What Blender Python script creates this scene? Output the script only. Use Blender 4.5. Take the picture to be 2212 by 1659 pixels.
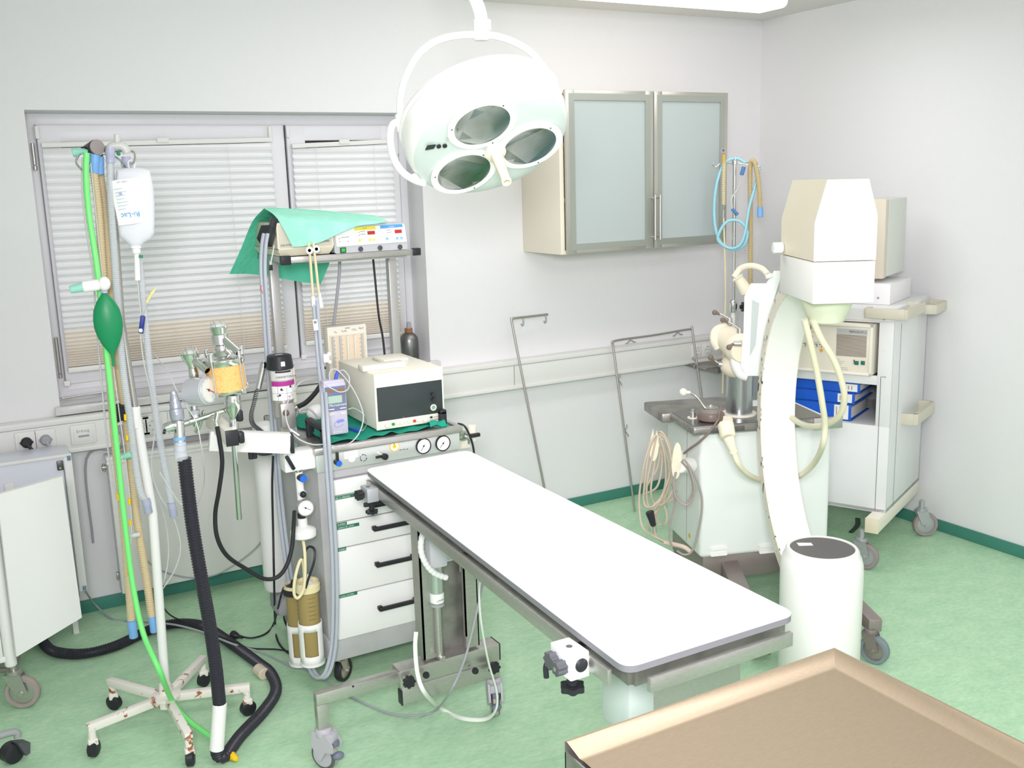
import bpy, bmesh, math, random
from mathutils import Vector, Matrix
random.seed(4)
for o in list(bpy.data.objects): bpy.data.objects.remove(o, do_unlink=True)
C = bpy.context.scene
V3 = Vector
# ---------------------------------------------------------------- camera
CAMP = V3((0.0, -4.3, 1.71)); FPX = 2160.0
_y, _t, _r = math.radians(29.14), math.radians(11.42), math.radians(-1.69)
FW = V3((math.sin(_y)*math.cos(_t), math.cos(_y)*math.cos(_t), -math.sin(_t)))
_rt = V3((math.cos(_y), -math.sin(_y), 0)); _up = _rt.cross(FW)
RT = _rt*math.cos(_r) + _up*math.sin(_r); UP = _up*math.cos(_r) - _rt*math.sin(_r)
cd = bpy.data.cameras.new('camera'); cam = bpy.data.objects.new('camera', cd); C.collection.objects.link(cam)
cd.sensor_width = 36; cd.lens = 36*FPX/2212; cd.clip_start = .05
cam.matrix_world = Matrix(((RT.x, UP.x, -FW.x, CAMP.x), (RT.y, UP.y, -FW.y, CAMP.y), (RT.z, UP.z, -FW.z, CAMP.z), (0, 0, 0, 1)))
C.camera = cam
# ---------------------------------------------------------------- light
w = bpy.data.worlds.new('world'); C.world = w; w.use_nodes = True
w.node_tree.nodes['Background'].inputs[0].default_value = (1.0, 0.955, 1.02, 1)
w.node_tree.nodes['Background'].inputs[1].default_value = 1.25
def area(name, loc, target, sx, sy, power, col=(1, 1, 1)):
    l = bpy.data.lights.new(name, 'AREA'); l.shape = 'RECTANGLE'; l.size = sx; l.size_y = sy; l.energy = power; l.color = col
    o = bpy.data.objects.new(name, l); C.collection.objects.link(o); o.location = loc
    o.rotation_euler = (V3(target)-V3(loc)).to_track_quat('-Z', 'Y').to_euler(); return o
fl = area('photo_flash_light', (-0.15, -4.5, 2.0), (3.1, 0.0, 0.2), .5, .4, 28, (1, .955, 1)); fl.data.spread = math.radians(95)
area('ceiling_lamp_light', (1.0, -3.6, 2.46), (1.2, -3.0, 0), 1.6, .6, 30, (1, .95, 1))
area('ceiling_lamp_light', (2.3, -1.15, 2.40), (2.3, -0.9, 0), 2.4, .3, 11, (1, .95, 1))
C.view_settings.view_transform = 'Standard'; C.view_settings.look = 'None'
C.view_settings.exposure = 0.0; C.view_settings.gamma = 1.0; C.view_settings.use_curve_mapping = False
# ---------------------------------------------------------------- finding places
def ray(px, py): return RT*((px-1106)/FPX) + UP*(-(py-829.5)/FPX) + FW
def Z(px, py, z): d = ray(px, py); return CAMP + d*((z-CAMP.z)/d.z)
def Y(px, py, y): d = ray(px, py); return CAMP + d*((y-CAMP.y)/d.y)
def X(px, py, x): d = ray(px, py); return CAMP + d*((x-CAMP.x)/d.x)
def H(px, py, dist): d = ray(px, py); return CAMP + d*(dist/math.hypot(d.x, d.y))
def PL(px, py, p, n): d = ray(px, py); return CAMP + d*((p-CAMP).dot(n)/d.dot(n))
def LY(T, px, py, y):                      # in the frame T, on its plane y
    n = (T.to_3x3() @ V3((0, 1, 0))); p = T @ V3((0, y, 0)); return T.inverted() @ PL(px, py, p, n)
def LX(T, px, py, x):
    n = (T.to_3x3() @ V3((1, 0, 0))); p = T @ V3((x, 0, 0)); return T.inverted() @ PL(px, py, p, n)
def frame(o, x=None, y=None, z=None):
    x = V3(x).normalized() if x is not None else None
    z = V3(z).normalized() if z is not None else None
    y = V3(y).normalized() if y is not None else None
    if z is None and x is not None and y is not None: z = x.cross(y).normalized(); y = z.cross(x)
    elif y is None and x is not None: z = (z - x*z.dot(x)).normalized(); y = z.cross(x)
    elif x is None and y is not None: z = (z - y*z.dot(y)).normalized(); x = y.cross(z)
    elif x is None: 
        a = V3((1, 0, 0)) if abs(z.x) < .8 else V3((0, 1, 0)); y = z.cross(a).normalized(); x = y.cross(z)
    o = V3(o)
    return Matrix(((x.x, y.x, z.x, o.x), (x.y, y.y, z.y, o.y), (x.z, y.z, z.z, o.z), (0, 0, 0, 1)))
# ---------------------------------------------------------------- materials
def lin(c):
    if isinstance(c, str): c = tuple(int(c[i:i+2], 16)/255 for i in (0, 2, 4))
    return tuple((v/12.92 if v <= .04045 else ((v+.055)/1.055)**2.4) for v in c) + (1,)
MT = {}
def mat(name, col, rough=.45, metal=0, col2=None, scale=30, lo=.4, hi=.6, bump=0, bscale=None, trans=0, alpha=1, emit=0, coat=0, ior=1.35, stretch=None, detail=4, spec=None):
    if name in MT: return MT[name]
    m = bpy.data.materials.new(name); m.use_nodes = True; nt = m.node_tree; b = nt.nodes['Principled BSDF']
    b.inputs['Base Color'].default_value = lin(col); b.inputs['Roughness'].default_value = rough; b.inputs['Metallic'].default_value = metal
    b.inputs['IOR'].default_value = ior
    if trans: b.inputs['Transmission Weight'].default_value = trans
    if alpha < 1: b.inputs['Alpha'].default_value = alpha
    if coat: b.inputs['Coat Weight'].default_value = coat
    if spec is not None: b.inputs['Specular IOR Level'].default_value = spec
    if emit: b.inputs['Emission Color'].default_value = lin(col); b.inputs['Emission Strength'].default_value = emit
    if col2 or bump:
        tc = nt.nodes.new('ShaderNodeTexCoord'); mp = nt.nodes.new('ShaderNodeMapping'); nt.links.new(tc.outputs['Object'], mp.inputs[0])
        if stretch: mp.inputs['Scale'].default_value = stretch
        n = nt.nodes.new('ShaderNodeTexNoise'); n.inputs['Scale'].default_value = scale; n.inputs['Detail'].default_value = detail
        nt.links.new(mp.outputs[0], n.inputs['Vector'])
        if col2:
            r = nt.nodes.new('ShaderNodeValToRGB'); r.color_ramp.elements[0].position = lo; r.color_ramp.elements[1].position = hi
            r.color_ramp.elements[0].color = lin(col); r.color_ramp.elements[1].color = lin(col2)
            nt.links.new(n.outputs['Fac'], r.inputs[0]); nt.links.new(r.outputs[0], b.inputs['Base Color'])
        if bump:
            n2 = n
            if bscale:
                n2 = nt.nodes.new('ShaderNodeTexNoise'); n2.inputs['Scale'].default_value = bscale; nt.links.new(mp.outputs[0], n2.inputs['Vector'])
            bp = nt.nodes.new('ShaderNodeBump'); bp.inputs['Strength'].default_value = bump; bp.inputs['Distance'].default_value = .004
            nt.links.new(n2.outputs['Fac'], bp.inputs['Height']); nt.links.new(bp.outputs[0], b.inputs['Normal'])
    MT[name] = m; return m
white = mat('white_enamel', 'F2F2F0', .3)
offwhite = mat('white_plastic', 'ECECE8', .4)
cream = mat('cream_enamel', 'EFEBDC', .35)
cream2 = mat('cream_plastic', 'EDE6CF', .4)
beige = mat('beige_grey_plastic', 'D3CDBC', .4)
steel = mat('brushed_steel', 'C6C3BF', .36, .8, col2='BDBBB6', scale=60, stretch=(1, 1, 8))
steel2 = mat('worn_steel', 'A8A4A0', .42, .8, col2='8E8C88', scale=12)
chrome = mat('chrome', 'E4E4E2', .08, 1)
dsteel = mat('dark_metal', '6E6C6A', .4, 1)
black = mat('black_plastic', '2E2F33', .4)
rubber = mat('black_rubber', '2A2A2E', .5)
dgrey = mat('dark_grey_plastic', '5A5C60', .45)
grey = mat('grey_plastic', 'A7A8AC', .45)
lgrey = mat('light_grey_plastic', 'C6C8CC', .45)
greyen = mat('grey_enamel', 'B9B9BA', .4, col2='B0B0B0', scale=9)
brown = mat('brown_bakelite', '7E6E66', .35)
red = mat('red_plastic', 'D8453F', .4)
blue = mat('blue_plastic', '2F6FE0', .35)
lblue = mat('light_blue_plastic', '7FB2E8', .4)
greenp = mat('green_plastic', '2E8B63', .4)
yellow = mat('yellow_plastic', 'F2C81E', .45)
orange = mat('orange_sticker', 'F5A640', .5)
ink = mat('black_print', '34343A', .6)
greyink = mat('grey_print', 'A0A3AC', .6)
paper = mat('white_paper', 'F3F3F1', .7)
glassm = mat('clear_glass', 'FFFFFF', .03, trans=1, ior=1.35)
clearp = mat('clear_plastic', 'E6EAF2', .25, alpha=.45)
# ---------------------------------------------------------------- mesh building
class MB:
    def __init__(s, mt=None, T=None):
        s.v = []; s.f = []; s.fi = []; s.sm = []; s.mats = []; s.mi = 0; s.T = T
        if mt: s.m(mt)
    def m(s, mt):
        if mt not in s.mats: s.mats.append(mt)
        s.mi = s.mats.index(mt); return s
    def add(s, vs, fs, smooth=True):
        b = len(s.v)
        for p in vs:
            p = V3(p); s.v.append(s.T @ p if s.T is not None else p)
        for f in fs: s.f.append(tuple(b+i for i in f)); s.fi.append(s.mi); s.sm.append(smooth)
        return s
    def box(s, x0, x1, y0, y1, z0, z1, bev=0, T=None, seg=2):
        bm = bmesh.new(); bmesh.ops.create_cube(bm, size=1)
        sx, sy, sz = abs(x1-x0), abs(y1-y0), abs(z1-z0)
        for v in bm.verts: v.co = V3((v.co.x*sx+(x0+x1)/2, v.co.y*sy+(y0+y1)/2, v.co.z*sz+(z0+z1)/2))
        if bev: bmesh.ops.bevel(bm, geom=bm.edges[:], offset=min(bev, .49*min(sx, sy, sz)), segments=seg, profile=.5, affect='EDGES')
        bm.verts.index_update()
        s.add([(T @ v.co if T is not None else v.co.copy()) for v in bm.verts], [[v.index for v in f.verts] for f in bm.faces]); bm.free(); return s
    def cbox(s, c, sx, sy, sz, bev=0, T=None):
        return s.box(c[0]-sx/2, c[0]+sx/2, c[1]-sy/2, c[1]+sy/2, c[2]-sz/2, c[2]+sz/2, bev, T)
    def bar(s, a, b, wd, ht, up=(0, 0, 1), bev=0):       # rectangular bar between two points
        a, b = V3(a), V3(b); L = (b-a).length; u = V3(up)
        if abs((b-a).normalized().dot(u)) > .98: u = V3((0, 1, 0))
        F = frame(a, x=b-a, z=u); return s.box(0, L, -wd/2, wd/2, -ht/2, ht/2, bev, T=F)
    def lathe(s, prof, o=(0, 0, 0), ax=(0, 0, 1), n=28, T=None):
        F = T if T is not None else frame(o, z=ax); vs = []; fs = []
        for r, z in prof:
            for i in range(n):
                a = 2*math.pi*i/n; vs.append(F @ V3((r*math.cos(a), r*math.sin(a), z)))
        k = len(prof)
        for j in range(k-1):
            for i in range(n):
                i2 = (i+1) % n; fs.append((j*n+i, j*n+i2, (j+1)*n+i2, (j+1)*n+i))
        if prof[0][0] > 1e-5: fs.append(tuple(range(n))[::-1])
        if prof[-1][0] > 1e-5: fs.append(tuple((k-1)*n+i for i in range(n)))
        return s.add(vs, fs)
    def cyl(s, a, b, r, r2=None, n=20):
        a, b = V3(a), V3(b); r2 = r if r2 is None else r2; L = (b-a).length; e = min(.15*r, L*.1)
        return s.lathe([(r*.001, 0), (r-e, 0), (r, e), (r2, L-e), (r2-min(e, r2*.5), L), (r2*.001, L)], a, b-a, n)
    def sph(s, c, r, n=16, sc=(1, 1, 1), ax=(0, 0, 1)):
        F = frame(c, z=ax); k = n//2; vs = []; fs = []
        for j in range(k+1):
            t = math.pi*j/k
            for i in range(n):
                a = 2*math.pi*i/n; vs.append(F @ V3((r*sc[0]*math.sin(t)*math.cos(a)+1e-7*math.cos(a), r*sc[1]*math.sin(t)*math.sin(a), -r*sc[2]*math.cos(t))))
        for j in range(k):
            for i in range(n): i2 = (i+1) % n; fs.append((j*n+i, j*n+i2, (j+1)*n+i2, (j+1)*n+i))
        return s.add(vs, fs)
    def tube(s, pts, r, n=10, res=6, smooth=True, closed=False, flat=1.0):
        P = catmull(pts, res, closed) if smooth and len(pts) > 2 else [V3(p) for p in pts]
        return s.sweep(P, [r]*len(P) if not callable(r) else [r(i/(len(P)-1)) for i in range(len(P))], n, closed, flat)
    def sweep(s, P, R, n=10, closed=False, flat=1.0):
        vs = []; fs = []; N = len(P); nrm = None
        for i in range(N):
            t = (P[(i+1) % N]-P[i-1]) if closed else (P[min(i+1, N-1)]-P[max(i-1, 0)])
            if t.length < 1e-9: t = V3((0, 0, 1))
            t.normalize()
            if nrm is None:
                a = V3((0, 0, 1)) if abs(t.z) < .9 else V3((1, 0, 0)); nrm = (a-t*a.dot(t)).normalized()
            else:
                nrm = nrm - t*nrm.dot(t)
                nrm = nrm.normalized() if nrm.length > 1e-6 else t.orthogonal().normalized()
            bn = t.cross(nrm)
            for k in range(n):
                a = 2*math.pi*k/n; vs.append(P[i] + nrm*(R[i]*math.cos(a)*flat) + bn*(R[i]*math.sin(a)))
        for i in range(N if closed else N-1):
            j = (i+1) % N
            for k in range(n): k2 = (k+1) % n; fs.append((i*n+k, i*n+k2, j*n+k2, j*n+k))
        if not closed: fs.append(tuple(range(n))[::-1]); fs.append(tuple((N-1)*n+k for k in range(n)))
        return s.add(vs, fs)
    def corr(s, pts, r, pitch=.006, amp=.1, n=12):      # corrugated hose
        P = catmull(pts, 12); L = [0]
        for i in range(1, len(P)): L.append(L[-1]+(P[i]-P[i-1]).length)
        tot = L[-1]; step = pitch/4; N = int(tot/step); Q = []; R = []; j = 0
        for i in range(N+1):
            d = tot*i/N
            while j < len(L)-2 and L[j+1] < d: j += 1
            f = (d-L[j])/max(L[j+1]-L[j], 1e-9); Q.append(P[j].lerp(P[j+1], f)); R.append(r*(1+amp*(1, 1, -1, -1)[i % 4]))
        return s.sweep(Q, R, n)
    def prism(s, poly, vec, T=None):                     # polygon (3D or 2D xz with T) pushed along vec
        P = [V3(p) for p in poly]; vec = V3(vec); k = len(P)
        vs = P+[p+vec for p in P]
        if T is not None: vs = [T @ v for v in vs]
        fs = [tuple(range(k)), tuple(range(2*k-1, k-1, -1))]+[(i, (i+1) % k, k+(i+1) % k, k+i) for i in range(k)]
        return s.add(vs, fs)
    def grid(s, rows, ru=6, rv=6, th=0):
        R = [catmull(r, ru) for r in rows]; cols = [catmull([R[j][i] for j in range(len(R))], rv) for i in range(len(R[0]))]
        nu, nv = len(cols), len(cols[0]); vs = [cols[i][j] for i in range(nu) for j in range(nv)]
        fs = [(i*nv+j, i*nv+j+1, (i+1)*nv+j+1, (i+1)*nv+j) for i in range(nu-1) for j in range(nv-1)]
        if th:
            me = []
            for i in range(nu):
                for j in range(nv):
                    a = cols[min(i+1, nu-1)][j]-cols[max(i-1, 0)][j]; b = cols[i][min(j+1, nv-1)]-cols[i][max(j-1, 0)]
                    nn = a.cross(b); nn = nn.normalized() if nn.length > 1e-9 else V3((0, 0, 1)); me.append(cols[i][j]+nn*th)
            o = len(vs); vs += me; fs += [tuple(o+q for q in f)[::-1] for f in fs[:]]
            for i in range(nu-1): fs += [(i*nv, (i+1)*nv, o+(i+1)*nv, o+i*nv), (i*nv+nv-1, o+i*nv+nv-1, o+(i+1)*nv+nv-1, (i+1)*nv+nv-1)]
            for j in range(nv-1): fs += [(j, o+j, o+j+1, j+1), ((nu-1)*nv+j, (nu-1)*nv+j+1, o+(nu-1)*nv+j+1, o+(nu-1)*nv+j)]
        return s.add(vs, fs)
    def text(s, st, o, xd, yd, size, mt=None, align='LEFT', off=.0006, wide=1.0):
        if mt: s.m(mt)
        cu = bpy.data.curves.new('t', 'FONT'); cu.body = st; cu.size = size; cu.align_x = align; cu.resolution_u = 2
        ob = bpy.data.objects.new('t', cu); C.collection.objects.link(ob)
        me = ob.to_mesh(); xd, yd = V3(xd).normalized(), V3(yd).normalized(); nn = xd.cross(yd)
        vs = [V3(o)+xd*v.co.x*wide+yd*v.co.y+nn*off for v in me.vertices]; fs = [tuple(p.vertices) for p in me.polygons]
        s.add(vs, fs, False); ob.to_mesh_clear(); bpy.data.objects.remove(ob); bpy.data.curves.remove(cu); return s
    def rect(s, o, xd, yd, w, h, mt=None, off=.0005, th=.0006):   # thin plate lying on a face
        if mt: s.m(mt)
        F = frame(o, x=xd, y=yd); return s.box(0, w, 0, h, off-th*.4, off+th, T=F)
    def disc(s, c, nn, r, mt=None, off=.0006, n=24):
        if mt: s.m(mt)
        nn = V3(nn).normalized(); return s.lathe([(r, 0), (r, off), (r*.001, off)], c, nn, n)
    def build(s, name, parent=None, bev=0):
        me = bpy.data.meshes.new(name); inv = parent.matrix_world.inverted() if parent else None
        if parent and parent.type == 'MESH': inv = Matrix.Translation(-ORG[parent.name])
        elif parent: inv = Matrix.Translation(-ORG[parent.name])
        me.from_pydata([(inv @ v if inv is not None else v) for v in s.v], [], s.f)
        for m_ in s.mats: me.materials.append(m_)
        me.polygons.foreach_set('material_index', s.fi); me.polygons.foreach_set('use_smooth', s.sm)
        me.validate(); me.update(); me.set_sharp_from_angle(angle=math.radians(38))
        o = bpy.data.objects.new(name, me); C.collection.objects.link(o)
        if parent: o.parent = parent; ORG[o.name] = ORG[parent.name]
        else: ORG[o.name] = V3((0, 0, 0))
        return o
ORG = {}
def catmull(pts, res=6, closed=False):
    P = [V3(p) for p in pts]; n = len(P)
    if n < 3: return P if n < 2 else [P[0].lerp(P[1], i/res) for i in range(res+1)]
    out = []
    for i in range(n if closed else n-1):
        if closed: a, b, c, d = P[i-1], P[i], P[(i+1) % n], P[(i+2) % n]
        else: b, c = P[i], P[i+1]; a = P[i-1] if i else b*2-c; d = P[i+2] if i+2 < n else c*2-b
        for k in range(res):
            t = k/res; out.append(.5*((2*b)+(c-a)*t+(2*a-5*b+4*c-d)*t*t+(3*b-a-3*c+d)*t**3))
    if not closed: out.append(P[-1])
    return out
def tag(o, label=None, cat=None, group=None, kind=None):
    if label: o['label'] = label
    if cat: o['category'] = cat
    if group: o['group'] = group
    if kind: o['kind'] = kind
    return o
def thing(name, loc, label, cat, group=None):
    o = bpy.data.objects.new(name, None); C.collection.objects.link(o); o.location = loc; o.empty_display_size = .1
    ORG[o.name] = V3(loc); o.matrix_world = Matrix.Translation(V3(loc)); return tag(o, label, cat, group)
def rpoly(x0, x1, z0, z1, r, n=5, y=0):                  # rounded rectangle in xz
    out = []
    for cx, cz, a0 in ((x1-r, z0+r, -90), (x1-r, z1-r, 0), (x0+r, z1-r, 90), (x0+r, z0+r, 180)):
        for i in range(n+1):
            a = math.radians(a0+90*i/n); out.append(V3((cx+r*math.cos(a), y, cz+r*math.sin(a))))
    return out
def rquad(P, r, n=6):                                     # rounded corners on any flat quad
    out = []; k = len(P)
    for i in range(k):
        a, b, c = V3(P[i-1]), V3(P[i]), V3(P[(i+1) % k]); u = (a-b).normalized(); v = (c-b).normalized()
        p0, p2 = b+u*r, b+v*r
        for j in range(n+1):
            t = j/n; out.append(p0*(1-t)**2+b*2*t*(1-t)+p2*t*t)
    return out
def caster(root, foot, r=.05, wd=.022, head=(0, 1, 0), top=None, fork=None, tyre=None, hub=None, name='caster', lab=None):
    # foot: point where the wheel touches the floor; head: rolling direction
    fork = fork or steel; tyre = tyre or grey; hub = hub or steel
    f = V3(foot); hd = V3(head).normalized(); ax = hd.cross(V3((0, 0, 1))); c = f+V3((0, 0, r)); piv = c+hd*(-.35*r)
    top = top if top is not None else 2*r+.035
    m = MB(fork)
    for s_ in (-1, 1):
        q = c+ax*s_*(wd/2+.004)
        a = [q-hd*.018*r/.05, q+hd*.02*r/.05, piv+ax*s_*(wd/2+.004)+hd*.45*r+V3((0, 0, r*1.15)), piv+ax*s_*(wd/2+.004)-hd*.5*r+V3((0, 0, r*1.15))]
        m.prism([p+ax*s_*0 for p in a], ax*s_*.002)
        m.cyl(q, q+ax*s_*.006, r*.16, n=12)
    m.bar(piv+hd*.45*r+V3((0, 0, r*1.17)), piv-hd*.5*r+V3((0, 0, r*1.17)), wd+.012, .004)
    m.cyl((piv.x, piv.y, f.z+r*2.17), (piv.x, piv.y, f.z+r*2.17+.014), r*.42)
    m.cyl((piv.x, piv.y, f.z+r*2.17), (piv.x, piv.y, f.z+top), r*.2)
    o = m.build(name, root)
    if lab: o['label'] = lab
    w_ = MB(tyre); w_.lathe([(r*.72, -wd/2), (r*.94, -wd/2), (r, -wd*.3), (r, wd*.3), (r*.94, wd/2), (r*.72, wd/2), (r*.72, -wd/2)], c, ax, 28)
    w_.m(hub).lathe([(r*.001, -wd*.42), (r*.3, -wd*.42), (r*.72, -wd*.3), (r*.72, wd*.3), (r*.3, wd*.42), (r*.001, wd*.42)], c, ax, 28)
    w_.build('wheel', o)
    return piv
def star_knob(m, c, ax, r=.02, h=.018, n=7, mt=None):
    m.m(mt or black); F = frame(c, z=ax); out = []
    for i in range(n*6):
        a = 2*math.pi*i/(n*6); q = r*(1+.13*math.cos(n*a)); out.append(V3((q*math.cos(a), q*math.sin(a), 0)))
    m.prism(out, (0, 0, h), T=F); m.cyl(F @ V3((0, 0, -h*.8)), F @ V3((0, 0, 0)), r*.45)
def gauge(m, c, nn, up, r, rim=None, ang=210, face=None):
    nn = V3(nn).normalized(); up = V3(up); up = (up-nn*up.dot(nn)).normalized(); rt = up.cross(nn)
    m.m(rim or black).lathe([(r, -.012), (r, .004), (r*.96, .006), (r*.88, .006), (r*.86, .002)], c, nn, 32)
    m.disc(V3(c)+nn*.001, nn, r*.87, face or paper, .0015, 32)
    for i in range(11):
        a = math.radians(-130+26*i); d = up*math.cos(a)+rt*math.sin(a); q = V3(c)+nn*.0028+d*r*.72
        m.m(greyink).bar(q, q+d*r*.09, r*.03, .0004, up=nn)
    a = math.radians(ang); d = up*math.cos(a)+rt*math.sin(a)
    m.m(ink).bar(V3(c)+nn*.004-d*r*.28, V3(c)+nn*.004+d*r*.66, r*.045, .0006, up=nn); m.disc(V3(c)+nn*.003, nn, r*.1, ink, .0016, 14)
# ================================================================ room
wallm = mat('painted_wall', 'EDEDEE', .9, bump=.12, bscale=160)
ceilm = mat('painted_ceiling', 'E9E8E4', .95)
floorm = mat('green_vinyl_floor', 'B6DEBA', .5, col2='C8E9C6', scale=9, lo=.3, hi=.7, detail=9, stretch=(1, 1.6, 1))
def floor_mix():
    nt = floorm.node_tree; b = nt.nodes['Principled BSDF']; tc = nt.nodes['Texture Coordinate']
    n = nt.nodes.new('ShaderNodeTexNoise'); n.inputs['Scale'].default_value = 34; n.inputs['Detail'].default_value = 6; n.inputs['Roughness'].default_value = .7
    mp = nt.nodes.new('ShaderNodeMapping'); mp.inputs['Scale'].default_value = (1, 2.2, 1); mp.inputs['Rotation'].default_value = (0, 0, .5)
    nt.links.new(tc.outputs['Object'], mp.inputs[0]); nt.links.new(mp.outputs[0], n.inputs['Vector'])
    r = nt.nodes.new('ShaderNodeValToRGB'); r.color_ramp.elements[0].position = .3; r.color_ramp.elements[0].color = (.70, .80, .72, 1)
    r.color_ramp.elements[1].position = .62; r.color_ramp.elements[1].color = (1, 1, 1, 1); nt.links.new(n.outputs['Fac'], r.inputs[0])
    mx = nt.nodes.new('ShaderNodeMix'); mx.data_type = 'RGBA'; mx.blend_type = 'MULTIPLY'; mx.inputs[0].default_value = .8
    old = b.inputs['Base Color'].links[0].from_socket; nt.links.new(old, mx.inputs[6]); nt.links.new(r.outputs[0], mx.inputs[7]); nt.links.new(mx.outputs[2], b.inputs['Base Color'])
floor_mix()
skirt = mat('teal_skirting', '4A8C7C', .45)
CZ = 2.53; XR = 4.02
def struct(o): o['kind'] = 'structure'; return o
struct(MB(floorm).box(-2, XR+.1, -6, .3, -.06, 0).build('floor'))
wb = MB(wallm); wx0, wx1, wz0, wz1 = .325, 1.955, .885, 2.03
wb.box(-2, wx0, 0, .3, 0, CZ).box(wx1, XR+.1, 0, .3, 0, CZ).box(wx0, wx1, 0, .3, 0, wz0-.035).box(wx0, wx1, 0, .3, wz1, CZ)
struct(wb.build('wall_back'))
struct(MB(wallm).box(XR, XR+.1, -6, 0, 0, CZ).build('wall_right'))
struct(MB(wallm).box(-2.1, -2, -6, .3, 0, CZ).build('wall_left'))
struct(MB(ceilm).box(-2.1, XR+.1, -6, .3, CZ, CZ+.1).build('ceiling'))
struct(MB(skirt).box(-2, XR, -.012, 0, 0, .055, .002).build('baseboard_back'))
struct(MB(skirt).box(XR-.012, XR, -6, -.012, 0, .055, .002).build('baseboard_right'))
# ---- window
pvc = mat('window_frame_pvc', 'EDEDF0', .35); gdark = mat('grey_gasket', '8A8C90', .6)
win = thing('window_1', (1.14, .2, .9), None, None); struct(win)
fy = .17
m = MB(pvc)
for b_ in ((wx0, wx0+.055, wz0, wz1), (wx1-.055, wx1, wz0, wz1), (wx0+.05, wx1-.05, wz1-.05, wz1), (wx0+.05, wx1-.05, wz0, wz0+.06)):
    m.box(b_[0], b_[1], fy, fy+.09, b_[2], b_[3], .003)
m.box(wx0+.055, wx1-.055, fy-.006, fy, wz0+.03, wz0+.034)
m.build('window_frame', win)
sash = [(wx0+.045, 1.366), (1.376, wx1-.045)]
for k, (a, b) in enumerate(sash):
    z0, z1 = .942, 1.985; q = .085; m = MB(pvc)
    m.box(a, a+q, fy-.02, fy+.05, z0, z1, .005).box(b-q, b, fy-.02, fy+.05, z0, z1, .005)
    m.box(a+q-.01, b-q+.01, fy-.018, fy+.05, z0, z0+q, .005).box(a+q-.01, b-q+.01, fy-.018, fy+.05, z1-.068, z1, .005)
    m.m(gdark).box(a-.003, a+.002, fy-.012, fy-.002, z0, z1).box(b-.002, b+.003, fy-.012, fy-.002, z0, z1)
    so = m.build('sash', win)
    g = MB(glassm).box(a+q-.005, b-q+.005, fy+.02, fy+.026, z0+q-.005, z1-.063); g.build('pane', so)
h = MB(steel)
for x_, z_, l_ in ((.352, 1.83, .085), (.352, .99, .15), (1.905, 1.86, .07)):
    h.cyl((x_, fy-.012, z_), (x_, fy-.012, z_+l_), .007).cyl((x_, fy-.012, z_-.02), (x_, fy-.012, z_-.003), .008)
h.build('hinge', win)
MB(mat('dark_light_block', '3F4745', .7)).box(wx0, wx1, .28, .31, wz0, wz1).build('added_light_block', win)  # added opaque panel, keeps the bright world from showing through the glass
marble = mat('grey_marble', 'C2C2C4', .18, col2='E4E3E2', scale=7, lo=.35, hi=.65, detail=10, stretch=(1, 3, 3), coat=.3)
MB(marble).box(.303, 1.995, -.035, .0, .850, .885, .006).box(wx0, wx1, -.01, fy+.02, .850, .885).build('sill', win)
# ---- pleated blinds
def blind_mat():
    m_ = mat('pleated_blind', 'F4F5F6', .9)
    m_.node_tree.nodes['Principled BSDF'].inputs['Transmission Weight'].default_value = 0; return m_
bm_ = blind_mat(); bm2 = mat('pleated_blind_low', 'F6F0E6', .9)
def blind(x0, x1, zt0, zt1, zb, label, cz):
    t = thing('pleated_blind', ((x0+x1)/2, fy-.04, zb), label, 'window blind')
    m = MB(bm_); yb = fy-.045; n = 37; z = min(zt0, zt1)-.012; zz = [z]
    tot = z-zb-.022; wts = [1.0 if i < n*.5 else max(.34, 1-(i-n*.5)/(n*.5)*1.0) for i in range(n)]; W = sum(wts)
    for w_ in wts: z -= tot*w_/W; zz.append(z)
    for i in range(n):
        za, zb_ = zz[i], zz[i+1]; zm = (za+zb_)/2
        ta = 1+(0 if i else 0)
        m.m(bm_ if i < n*.66 else bm2)
        m.add([(x0, yb+.012, za), (x1, yb+.012, za), (x1, yb-.006, zm), (x0, yb-.006, zm), (x0, yb+.012, zb_), (x1, yb+.012, zb_)], [(0, 3, 2, 1), (3, 4, 5, 2)], False)
    z_ = min(zt0, zt1)-.012
    m.m(bm_).add([(x0, yb+.012, z_), (x1, yb+.012, z_), (x1, yb+.012, zt1-.012), (x0, yb+.012, zt0-.012)], [(0, 1, 2, 3)], False)
    m.build('fabric', t)
    hm = MB(offwhite); hm.bar((x0-.004, yb, zt0), (x1+.004, yb, zt1), .024, .02, bev=.004); hm.cbox(((x0+x1)/2, yb-.014, (zt0+zt1)/2+.008), .05, .01, .022, .004); hm.build('head_rail', t)
    hm = MB(offwhite); hm.bar((x0-.004, yb, zb+.012), (x1+.004, yb, zb+.012), .024, .022, bev=.004); hm.build('bottom_rail', t)
    c = MB(offwhite)
    for f in cz: xx = x0+(x1-x0)*f; c.tube([(xx, yb-.008, min(zt0, zt1)), (xx, yb-.008, zb+.01)], .0012, 6, smooth=False)
    c.build('cord', t)
    k = MB(offwhite)
    for xx in (x0-.012, x1+.002):
        k.cbox((xx, yb+.012, 1.955), .016, .012, .05, .003); k.tube([(xx, yb+.006, 1.93), (xx+.005, yb, zt0)], .001, 5, smooth=False)
        k.cbox((xx, yb+.012, .948), .024, .014, .022, .003)
    k.build('cord_clip', t)
blind(.384, 1.298, 1.905, 1.921, .992, 'wide pale pleated blind on the left window sash, behind the drip stand hoses', (.79,))
blind(1.392, 1.868, 1.893, 1.911, 1.0, 'cream pleated blind on the narrow right window sash, its top rail hanging crooked', (.22, .80))
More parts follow.
